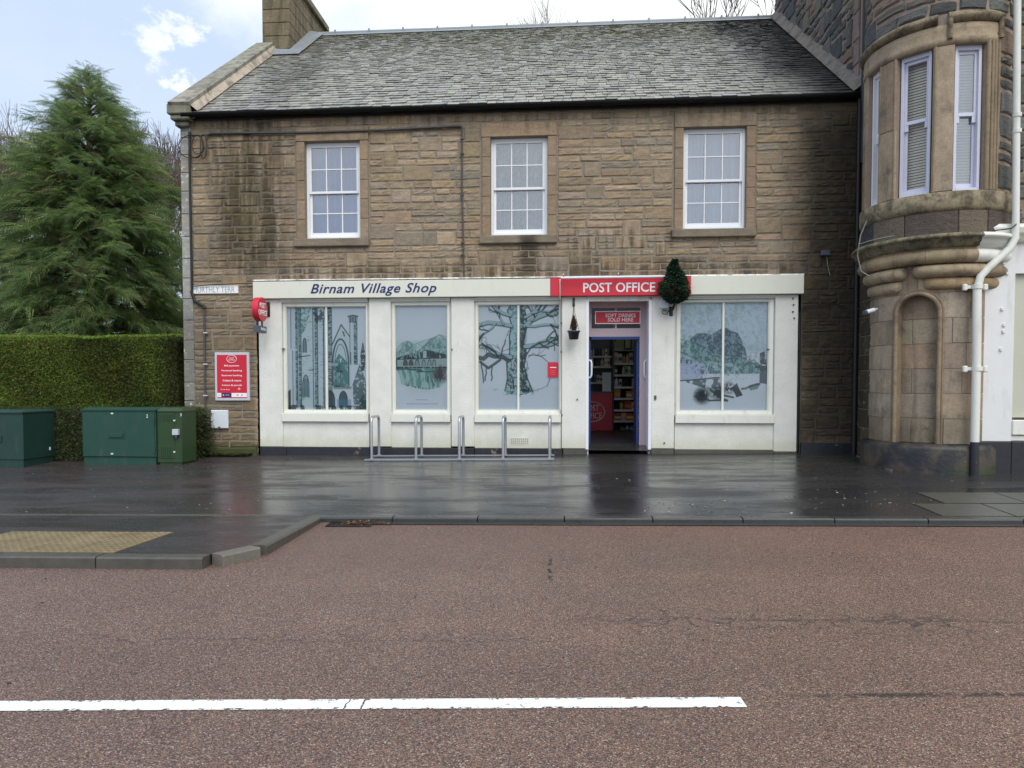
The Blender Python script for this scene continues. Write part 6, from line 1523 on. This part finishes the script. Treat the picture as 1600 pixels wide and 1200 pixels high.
# white downpipe with its swan neck
py_ = FY-.30
def wp(px, py, y=py_): p = F(px, py, y); return Vector((p[0], y, p[1]))
top = wp(1590, -40); up1 = wp(1587, 352)
pts = [top, up1, wp(1586, 372), wp(1578, 388), wp(1545, 418), wp(1532, 432), wp(1527, 452), wp(1526, 560), wp(1523, 690, FY-.2)]
m_ = MB(); m_.tube(pts[:-1]+[Vector((pts[-2].x, py_, zpl))], [.045, .045, .05, .05, .05, .05, .055, .055, .055], 14)
wpz = m_.build('white_downpipe', M['wcorn'], tb)
xx = pts[-2].x; m_ = MB(); m_.tube([(xx, py_, zpl-.002), (xx, py_, gz(xx, py_)-.05)], .056, 14); m_.build('downpipe_foot', M['plinth'], wpz)
for py in (448, 576): 
    p = wp(1527, py); m_ = MB(); m_.tube([p-Vector((0, 0, .03)), p+Vector((0, 0, .03))], .066, 14); m_.box(p.x-.15, p.x+.13, py_+.02, py_+.05, p.z-.022, p.z+.022); m_.box(p.x-.18, p.x-.12, py_+.0, py_+.055, p.z-.05, p.z+.04, bev=.012); m_.box(p.x+.09, p.x+.15, py_+.0, py_+.055, p.z-.05, p.z+.04, bev=.012); m_.build('pipe_bracket', M['wcorn'], wpz)
for py in (180, 205): p = wp(1589, py); m_ = MB(); m_.tube([p-Vector((0, 0, .025)), p+Vector((0, 0, .025))], .056, 14); m_.build('pipe_bracket', M['wcorn'], wpz)
m_ = MB(); m_.tube([wp(1500, 364, FY-.35), wp(1540, 362, FY-.35), wp(1580, 357, py_-.06), wp(1600, 340, py_)], .009, 5); m_.build('cable', M['cable'], tb)
m_ = MB(); m_.tube([F3 for F3 in (Vector(cyl(RU)(-1.45, 4.0, .08)), Vector(cyl(RU)(-1.5, 3.8, .14)), Vector(cyl(RU)(-1.52, 3.5, .17)), Vector(cyl(RU)(-1.45, 3.25, .15)), Vector(cyl(RU)(-1.3, 3.15, .12)))], .010, 6); m_.tube([Vector(cyl(RU)(t, 3.66+.0*t, .17)) for t in (-1.5, -1.3, -1.1, -.9)], .007, 5); m_.build('cable', M['palecable'], tb)
# CCTV camera
p = F(1362, 485, -1.7); cc = empty('security_camera', (p[0], -1.55, p[1]), label='small white bullet camera on the turret wall just above the dark recess', cat='camera')
m_ = MB(); m_.tube([(p[0]-.10, -1.75, p[1]-.03), (p[0]+.04, -1.68, p[1]+.01)], .032, 10); m_.build('body', M['plastic_w'], cc); m_ = MB(); m_.tube([(p[0]-.135, -1.768, p[1]-.04), (p[0]-.101, -1.7505, p[1]-.0305)], .036, 10); m_.build('lens_hood', M['darkgrey'], cc); m_ = MB(); m_.tube([(p[0]+.0, -1.69, p[1]), (p[0]+.06, -1.62, p[1]+.02), (p[0]+.12, -1.60, p[1]+.03)], .014, 6); m_.build('bracket', M['plastic_w'], cc)
# kerb edge strip at the turret foot
m_ = MB(); q = [G(1345, 712), G(1396, 735), G(1392, 738), G(1338, 713)]; m_.add([(x, y, gz(x, y)+.02) for x, y in q]+[(x, y, gz(x, y)-.02) for x, y in q], [(3, 2, 1, 0), (0, 1, 5, 4), (2, 3, 7, 6), (1, 2, 6, 5), (3, 0, 4, 7), (0, 1, 2, 3)]); m_.build('edging_strip', M['kerbpale'], kind='structure')
# weeds at the foot of the wall
def weed(px, py, s_, label, n_=14):
    x, y = G(px, py); w = empty('weed', (x, y, gz(x, y)), label=label, cat='weed'); m_ = MB()
    for k in range(n_):
        a = rr.uniform(0, 6.28); L = s_*rr.uniform(.5, 1); t = Vector((math.cos(a)*L, math.sin(a)*L, L*rr.uniform(.3, 1))); p = Vector((x, y, gz(x, y))); sd_ = Vector((-math.sin(a), math.cos(a), 0))*L*.16
        m_.add([p, p+t*.55+sd_, p+t, p+t*.55-sd_], [(0, 1, 2, 3)], rr.choice([(.05, .12, .02), (.08, .17, .03), (.04, .09, .02)]))
    m_.build('leaves', M['leaf'], w, kind='stuff')
weed(1541, 739, .12, 'small green weed growing at the foot of the black plinth below the white wall')
weed(1507, 738, .07, 'low green weed beside the foot of the downpipe', 30)
litter('moss_and_weeds', [(R_.uniform(XL+.1, -5.7), R_.gauss(-.14, .05)) for _ in range(900)], .03, [(.06, .10, .02), (.04, .07, .015), (.09, .11, .03), (.05, .045, .02)], up=.03)

# ================================================================== CABINETS
def cabinet(name, x0, x1, yf, depth, ztop, mat, label, roof_h=.05, base=True):
    cxm = (x0+x1)/2; zb_ = gz(cxm, yf); e = empty(name, (cxm, yf+depth/2, zb_), label=label, cat='utility cabinet')
    MB().box(x0+.015, x1-.015, yf+.015, yf+depth-.015, zb_-.15, zb_+.14).build('plinth', mat, e)
    MB().box(x0, x1, yf, yf+depth, zb_+.14, ztop-roof_h, bev=.006).build('body', mat, e)
    m_ = MB(); q0 = [(x0-.01, yf-.02), (x1+.01, yf-.02), (x1+.01, yf+depth+.01), (x0-.01, yf+depth+.01)]; q1 = [(x0+.03, yf+.10), (x1-.03, yf+.10), (x1-.03, yf+depth-.03), (x0+.03, yf+depth-.03)]
    m_.hexa([(x, y, ztop-roof_h+.0005) for x, y in q0]+[(x, y, ztop-roof_h+.02) for x, y in q0]); m_.add([(x, y, ztop-roof_h+.021) for x, y in q0]+[(x, y, ztop) for x, y in q1], [(4, 5, 6, 7), (0, 1, 5, 4), (1, 2, 6, 5), (2, 3, 7, 6), (3, 0, 4, 7)]); m_.build('lid', mat, e)
    return e, zb_
xg, yg2 = G(185, 727); yf = yg2
c2x0, c2x1 = FX(127, yf), FX(242, yf); zt2 = F(185, 637, yf+.05)[1]
e2, zb2 = cabinet('utility_cabinet', c2x0, c2x1, yf, .42, zt2, M['cab1'], 'wide dark teal-green street cabinet with one broad door, middle of the three')
MB().box(c2x0+.02, c2x1-.02, yf-.012, yf-.001, zb2+.15, zt2-.075, bev=.003).build('door', M['cab1'], e2)
dr_ = bpy.data.objects[[o.name for o in e2.children if o.name.startswith('door')][0]]
hx0, hx1, hz0, hz1 = FX(168, yf), FX(194, yf), F(180, 685, yf)[1], F(180, 674, yf)[1]
m_ = MB(); m_.box(hx0, hx1, yf-.02, yf-.0125, hz0, hz1); m_.box(hx0+.03, hx1-.03, yf-.034, yf-.021, hz0+.02, hz1-.03, bev=.004); m_.build('handle', M['cab1'], dr_)
for py in (646, 709): p = F(176, py, yf); MB().box(p[0]-.022, p[0]+.022, yf-.02, yf-.0125, p[1]-.012, p[1]+.012, bev=.004).build('lock_cap', M['plastic_w'], dr_)
for py in (657, 703): p = F(240, py, yf-.02); MB().box(c2x1-.025, c2x1-.005, yf-.03, yf-.013, p[1]-.06, p[1]+.06, bev=.004).build('hinge', M['cab1'], e2)
text_obj('number', '2', .1, (F(230.5, 650, yf)[0], yf-.0125, F(230, 650, yf)[1]), M['signwhite'], dr_, height=.055, width=.03, ext=.0005)
c3x0, c3x1 = c2x1+.012, FX(283, yf+.03); yf3 = yf+.03; zt3 = F(265, 637, yf3+.05)[1]
# third cabinet: chamfered right side
zb3 = gz(c3x1, yf3)+.04; e3 = empty('utility_cabinet', ((c3x0+c3x1)/2, yf3+.2, zb3), label='narrow olive-green street cabinet with louvre vents and a padlock, beside the hedge at the wall', cat='utility cabinet')
m_ = MB(); q = [(c3x0, yf3), (c3x1, yf3), (c3x1+.03, yf3+.4), (c3x0, yf3+.4)]; m_.hexa([(x, y, zb3) for x, y in q]+[(x, y, zt3-.06) for x, y in q]); m_.build('body', M['cab2'], e3)
MB().box(c3x0+.02, c3x1-.02, yf3+.02, yf3+.38, zb3-.12, zb3-.001).build('plinth', M['cab2'], e3)
m_ = MB(); m_.add([(x+(.008 if k in (1, 2) else -.003), y+(-.02 if k < 2 else .01), zt3-.059) for k, (x, y) in enumerate(q)]+[(x+(-.03 if k in (1, 2) else .02), y+(.08 if k < 2 else -.02), zt3) for k, (x, y) in enumerate(q)], [(3, 2, 1, 0), (4, 5, 6, 7), (0, 1, 5, 4), (1, 2, 6, 5), (2, 3, 7, 6), (3, 0, 4, 7)]); m_.build('lid', M['cab2'], e3)
dw = c3x1-c3x0; MB().box(c3x0+.02, c3x0+dw*.70, yf3-.010, yf3-.001, zb3+.07, zt3-.08, bev=.003).build('door', M['cab2'], e3)
for z0_, z1_ in ((zt3-.22, zt3-.12), (zb3+.10, zb3+.26)):
    for k in range(6):
        xa = c3x0+.05+k*(dw*.52)/6; MB().box(xa, xa+.02, yf3-.018, yf3-.0105, z0_, z1_).build('louvre', M['cab2'], e3)
p = F(276.5, 675, yf3); MB().box(p[0]-.05, p[0]+.05, yf3-.07, yf3-.0005, p[1]-.05, p[1]+.05, bev=.006).build('padlock_cover', M['alu'], e3); MB().box(p[0]-.015, p[0]+.02, yf3-.05, yf3-.02, p[1]-.10, p[1]-.051, bev=.006).build('padlock', M['darkgrey'], e3)
for py in (657, 706): p = F(273, py, yf3); MB().box(p[0]-.014, p[0]+.014, yf3-.018, yf3-.001, p[1]-.012, p[1]+.012).build('lock_cap', M['plastic_w'], e3)
text_obj('number', '3', .1, (F(288, 648, yf3)[0]-.06, yf3-.001, F(288, 648, yf3)[1]), M['signwhite'], e3, height=.05, width=.028, ext=.0005)
xg1, yg1 = G(34, 731); c1x1 = FX(34, yg1); zt1 = F(34, 645, yg1)[1]+.04
e1, zb1 = cabinet('utility_cabinet', c1x1-1.2, c1x1, yg1, .75, zt1, M['cab3'], 'dark green street cabinet cut off by the left edge of the view')
p = F(1, 686, yg1); MB().box(p[0]-.12, p[0]+.02, yg1-.02, yg1-.001, p[1]-.05, p[1]+.05, bev=.004).build('handle', M['cab3'], e1)
m_ = MB(); m_.tube([(c1x1+.01, yg1+.6, zb1+.25), (c1x1+.012, yg1+.6, zb1+.30)], .012, 6); m_.build('lock_cap', M['plastic_w'], e1)

# ================================================================== HEDGES
def leaf_tris(P, D, w, rs):
    """P (n,3) roots, D (n,3) directions incl. length, w widths -> triangles"""
    n = len(P); r = rs.normal(size=(n, 3)); s_ = np.cross(D, r); s_ /= (np.linalg.norm(s_, axis=1, keepdims=True)+1e-9); s_ *= w[:, None]
    V = np.stack([P-s_, P+s_, P+D], 1).reshape(-1, 3); Fc = np.arange(3*n).reshape(-1, 3); return V, Fc
def lump(P, k, amp):
    return amp*(np.sin(P[:, 0]*k+1.3*np.sin(P[:, 2]*k*.7))*np.cos(P[:, 2]*k*1.1+P[:, 1])+.6*np.sin(P[:, 0]*k*2.3+P[:, 2]*k*1.9+2))
def hedge(name, x0, x1, y0, y1, z0, z1, n, label, cols, leaf=(.03, .06), topcol=None, split=None):
    rs = np.random.RandomState(len(name)+int(abs(x0)*10))
    e = empty(name, ((x0+x1)/2, (y0+y1)/2, z0), label=label, cat='hedge')
    core = MB(); nx_, nz_ = 60, 16; ins = .05
    core.box(x0+ins, x1-ins, y0+ins+.02, y1-ins, z0, z1-ins); core.build('inner_twigs', simple('hedge_inside', (.018, .026, .010), .95), e)
    nt_, nf = int(n*.25), int(n*.65); ns = n-nt_-nf
    P1 = np.stack([rs.uniform(x0, x1, nf), np.full(nf, y0), rs.uniform(z0, z1, nf)], 1); N1 = np.tile([0, -1, 0], (nf, 1))
    P2_ = np.stack([rs.uniform(x0, x1, nt_), y0+(y1-y0)*rs.uniform(0, 1, nt_)**1.5, np.full(nt_, z1)], 1); N2 = np.tile([0, 0, 1], (nt_, 1))
    P3 = np.stack([np.full(ns, x1), rs.uniform(y0, y1, ns), rs.uniform(z0, z1, ns)], 1); N3 = np.tile([1, 0, 0], (ns, 1))
    P = np.concatenate([P1, P2_, P3]); N_ = np.concatenate([N1, N2, N3]).astype(float)
    d = lump(P, 2.2, .022)+lump(P[:, [2, 1, 0]], 5.5, .012)-rs.uniform(0, .055, len(P)); d = np.where(N_[:, 2] > .5, d*.5+.008, d)
    P = P+N_*d[:, None]
    # round the upper front edge a little
    D = N_*.6+rs.normal(size=(len(P), 3))*.55; D[:, 0] += .35; D[:, 2] += .15; D /= np.linalg.norm(D, axis=1, keepdims=True); D *= rs.uniform(leaf[0], leaf[1], len(P))[:, None]; sht = rs.rand(len(P)) < .006; D[sht] *= 2.6
    V, Fc = leaf_tris(P, D, rs.uniform(.005, .010, len(P)), rs)
    C = np.array(cols)[rs.randint(0, len(cols), len(P))]; pat = lump(P, 1.4, .35)+1; C = C*pat[:, None].clip(.6, 1.5)
    yl = np.exp(-(((P[:, 0]-(x0*.0-8.55))/.35)**2+((P[:, 2]-1.75)/.28)**2)); C = C*(1-yl[:, None]*.5)+np.array([.16, .15, .02])*yl[:, None]*.5*rs.uniform(0, 2, (len(P), 1))
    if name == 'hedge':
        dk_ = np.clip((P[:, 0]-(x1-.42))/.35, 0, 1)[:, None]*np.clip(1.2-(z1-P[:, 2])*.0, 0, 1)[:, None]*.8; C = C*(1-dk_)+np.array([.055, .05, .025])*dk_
    if topcol is not None: C[N_[:, 2] > .5] = np.array(topcol)*rs.uniform(.7, 1.3, (nt_, 1))
    np_mesh('foliage', V, Fc, C, M['hedge'], e, kind='stuff')
HC = [(.15, .23, .035), (.12, .205, .035), (.18, .26, .04), (.10, .16, .03), (.20, .24, .045), (.14, .12, .045)]
hy = .15; hx1_ = FX(274, hy); hzt = F(150, 526, hy)[1]; print('hedge', hx1_, hzt)
hedge('hedge', -16, hx1_, hy, 1.5, .6, hzt, 170000, 'tall clipped green hedge with a flat level top, under the big conifer', HC, topcol=(.20, .30, .05))  # topcol paints the light on the hedge top into the leaf colour
ly = -.72; lx1 = FX(298, ly+.2); lzt = F(200, 640, ly)[1]
LC = [(.05, .09, .025), (.04, .07, .02), (.07, .09, .03), (.08, .065, .035)]
hedge('low_hedge', -16, lx1-.05, ly, hy-.12, .1, lzt, 60000, 'low dark hedge in front of the tall one, behind the street cabinets', LC, topcol=(.05, .08, .02))
# ivy creeping at the corner
P = np.stack([NR.normal(lx1+.02, .10, 3500), NR.uniform(ly-.05, -.03, 3500), NR.uniform(.2, lzt-.02, 3500)], 1); P[:, 0] = np.minimum(P[:, 0], lx1+.02+.22*np.sqrt(np.maximum(0, 1-(P[:, 2]-.2)/1.3)))
D = NR.normal(size=P.shape)*.03; V, Fc = leaf_tris(P, D, NR.uniform(.008, .014, len(P)), NR)
np_mesh('ivy', V, Fc, np.array([(.03, .06, .015), (.05, .09, .02), (.06, .05, .03)])[NR.randint(0, 3, len(P))], M['leaf'], kind='stuff')

# ================================================================== CONIFER
def frond(n=9):
    """a feathery drooping spray along +X, about 1 long"""
    V = []; 
    def droop(t): return -.32*t*t
    for k in range(n):
        t = (k+.5)/n; L = .30*(1-t)+.10
        for s_ in (-1, 1):
            x = t; z = droop(t); tip = (x+.55*L, s_*L*.75, z-.22*L); V += [(x-.022, 0, z), (x+.022, 0, z+.006), tip]
            V += [(x+.25*L-.015, s_*L*.33, z-.05*L), (x+.25*L+.02, s_*L*.40, z-.05*L), (x+.75*L, s_*L*.25, z-.16*L)]
    V += [(0, -.012, 0), (0, .012, 0), (.55, 0, droop(.55)+.01)]; V += [(.45, -.012, droop(.45)), (.45, .012, droop(.45)), (1.08, 0, droop(1.08))]
    return np.array(V)
def conifer(name, x, y, z0, H, rfun, nbr, label, seed, cols, per=26, fs=.62):
    rs = np.random.RandomState(seed); e = empty(name, (x, y, z0), label=label, cat='tree')
    m_ = MB(); m_.tube([(x, y, z0), (x+.05, y, z0+H*.35), (x-.03, y, z0+H*.7), (x, y, z0+H*.97)], [.26, .18, .09, .015], 8); m_.build('trunk', M['bark'], e)
    T = frond(7); VV = []; CC = []; bm_ = MB()
    for b_ in range(nbr):
        h = (b_+.5)/nbr; h = h**1.12; zz = z0+H*(.08+.905*h)+rs.normal()*.16*(1-h); az = b_*2.39996+rs.uniform(-.3, .3); L = rfun(h)*rs.uniform(.68, 1.14)
        if rs.rand() < .12: L *= 1.25
        rise = rs.uniform(.05, .42)+.45*h; pts = []
        for k in range(7):
            t = k/6; r_ = L*t; pts.append(np.array([x+math.cos(az)*r_, y+math.sin(az)*r_, zz+L*(rise*1.5*t-.62*t*t)]))
        if b_ % 2 == 0: bm_.tube([tuple(p) for p in pts[:6]], [.035*(1-h)+.012]*3+[.01]*3, 4, caps=False)
        m = max(5, int(per*(L/2.4)))
        for k in range(m):
            t = rs.uniform(.22, 1.0)**.75; i = min(5, int(t*6)); f = t*6-i; p = pts[i]*(1-f)+pts[i+1]*f
            aa = az+rs.normal()*.75*(1.15-t*.5); S_ = fs*rs.uniform(.55, 1.15)*(.55+.55*min(1, L/1.5)); pitch = rs.uniform(-.6, .25)-.15+.55*h; roll = rs.normal()*.5
            c, s_ = math.cos(aa), math.sin(aa); cp, sp = math.cos(pitch), math.sin(pitch); cr, sr = math.cos(roll), math.sin(roll)
            Q = T*S_; Q = Q@np.array([[1, 0, 0], [0, cr, sr], [0, -sr, cr]]); Q = Q@np.array([[cp, 0, sp], [0, 1, 0], [-sp, 0, cp]]); Q = Q@np.array([[c, s_, 0], [-s_, c, 0], [0, 0, 1]])
            VV.append(Q+p+rs.normal(size=3)*.05); CC.append(np.tile(np.array(cols[rs.randint(len(cols))])*rs.uniform(.75, 1.3), (len(T)//3, 1)))
    V = np.concatenate(VV); C = np.concatenate(CC); Fc = np.arange(len(V)).reshape(-1, 3)
    bm_.build('limbs', M['bark'], e, kind='stuff'); np_mesh('crown', V, Fc, C, M['leaf'], e, kind='stuff')
    return len(Fc)
CCOL = [(.24, .34, .13), (.19, .30, .12), (.28, .37, .14), (.17, .26, .11), (.26, .34, .12), (.17, .27, .13), (.20, .18, .10)]
cprof = [(0, 2.8), (.2, 2.75), (.4, 2.4), (.6, 1.8), (.75, 1.25), (.86, .78), (.94, .40), (1, .12)]
def crf(h):
    for (a, ra), (b_, rb) in zip(cprof, cprof[1:]):
        if h <= b_: return ra+(rb-ra)*(h-a)/(b_-a)
    return .2
ct = F(139, 118, 5.2)
nt1 = conifer('conifer', F(142, 300, 5.2)[0], 5.2, .3, ct[1]-.05, crf, 860, 'tall feathery green conifer rising behind the clipped hedge', 4, CCOL, 50, .47)
print('conifer tris', nt1)
# ================================================================== BARE TREES
def bare_tree(x, y, z0, H, label, seed, mat, spread=.5, levels=7, group='bare winter trees in the distance', r0=.2, twigr=.012, nch=3):
    rs = random.Random(seed); e = empty('bare_tree', (x, y, z0), label=label, cat='tree', group=group)
    tm, cm = MB(), MB()
    th_ = H*.30; tm.tube([(x, y, z0), (x+.1, y, z0+th_*.5), (x, y, z0+th_)], [r0, r0*.85, r0*.72], 8); tm.build('trunk', M[mat], e)
    def grow(p, d, L, r, lv):
        q = p+d*L*.5+Vector((rs.uniform(-1, 1), rs.uniform(-1, 1), 0))*L*.06; d2 = (d+Vector((rs.uniform(-.15, .15), rs.uniform(-.15, .15), .10))).normalized(); e2_ = q+d2*L*.5
        cm.tube([p, q, e2_], [r, r*.8, r*.62], 5 if lv > 4 else 3, caps=False)
        if lv == 0: return
        n_ = nch if lv > 2 else nch+1
        for k in range(n_):
            a = rs.uniform(0, 6.28); s_ = spread*rs.uniform(.5, 1.25); u = d2.orthogonal().normalized(); w = d2.cross(u); nd = (d2+(u*math.cos(a)+w*math.sin(a))*s_+Vector((0, 0, .12))).normalized()
            base_ = e2_ if k < 2 else q+(e2_-q)*rs.uniform(.2, .8); grow(base_, nd, L*rs.uniform(.66, .86), max(twigr, r*.6), lv-1)
    L0 = H*.17
    for k in range(4):
        a = k*1.57+rs.uniform(-.3, .3); grow(Vector((x, y, z0+th_*(.8+.2*(k % 2)))), Vector((math.cos(a)*.38, math.sin(a)*.38, 1)).normalized(), L0, r0*.55, levels-1)
    zm_ = max(v[2] for v in cm.v); k_ = (H-(th_*.9))/(zm_-z0-th_*.9); kk = min(k_, 1.7)
    cm.v = [(x+(v[0]-x)*kk, y+(v[1]-y)*kk, z0+th_*.9+(v[2]-z0-th_*.9)*k_) for v in cm.v]
    cm.build('branches', M[mat], e, kind='stuff')
def treetop(px, py, y, z0=.3): p = F(px, py, y); return p[0], p[1]-z0
spec = [(28, 192, 19, 'twig', 'broad bare reddish winter tree left of the conifer, its crown rounded', .5), (20, 235, 17, 'twig', 'bare reddish winter tree at the far left, left of the conifer', .5), (62, 188, 20, 'twig', 'rounded bare winter tree just left of the conifer top', .5), (232, 172, 18, 'twig', 'bare winter tree between the conifer and the building corner', .42), (275, 225, 16, 'twig', 'bare winter tree close behind the left gable', .45), (-60, 200, 22, 'twig', 'bare winter tree mostly beyond the left edge', .5),
        (905, 33, 36, 'twig2', 'bare tree whose fine top just clears the middle of the ridge', .5), (1150, -60, 22, 'twig2', 'bare dark-branched tree rising behind the right end of the ridge', .55)]
for i, (px, py, y, mt, lb, sp_a) in enumerate(spec):
    x, H = treetop(px, py, y); far = i == 6
    bare_tree(x, y, .3, H*(1.0), lb, 40+i, mt, sp_a, 7, twigr=.009 if i < 6 else (.011 if far else .014), r0=.22, nch=3 if i < 7 else 2)
# brown leafless shrub behind the hedge
x_, z_ = F(258, 500, .9); sh = empty('leafless_shrub', (x_, .9, .3), label='leafless brown shrub between the hedge end and the building corner', cat='shrub'); m_ = MB(); rs = random.Random(8)
for k in range(260):
    a = rs.uniform(0, 6.28); p = Vector((x_+rs.uniform(-.25, .5), .75+rs.uniform(-.1, .5), 1.2+rs.uniform(0, .7))); pts = [p]; d = Vector((math.cos(a)*.5, math.sin(a)*.4, 1)).normalized()
    for j in range(4): d = (d+Vector((rs.uniform(-.6, .6), rs.uniform(-.4, .4), rs.uniform(-.5, .2)))).normalized(); pts.append(pts[-1]+d*rs.uniform(.12, .26))
    m_.tube(pts, [.007, .006, .005, .004, .003], 3, caps=False)
m_.build('twigs', simple('brown_twig', (.10, .065, .05), .9), sh, kind='stuff')
m_ = MB(); m_.tube([(x_+.1, .95, .3), (x_+.1, .95, 1.3)], .03, 6); m_.build('stem', M['bark'], sh)
for o in list(bpy.data.objects):
    if o.type == 'EMPTY' and not o.children: bpy.data.objects.remove(o)
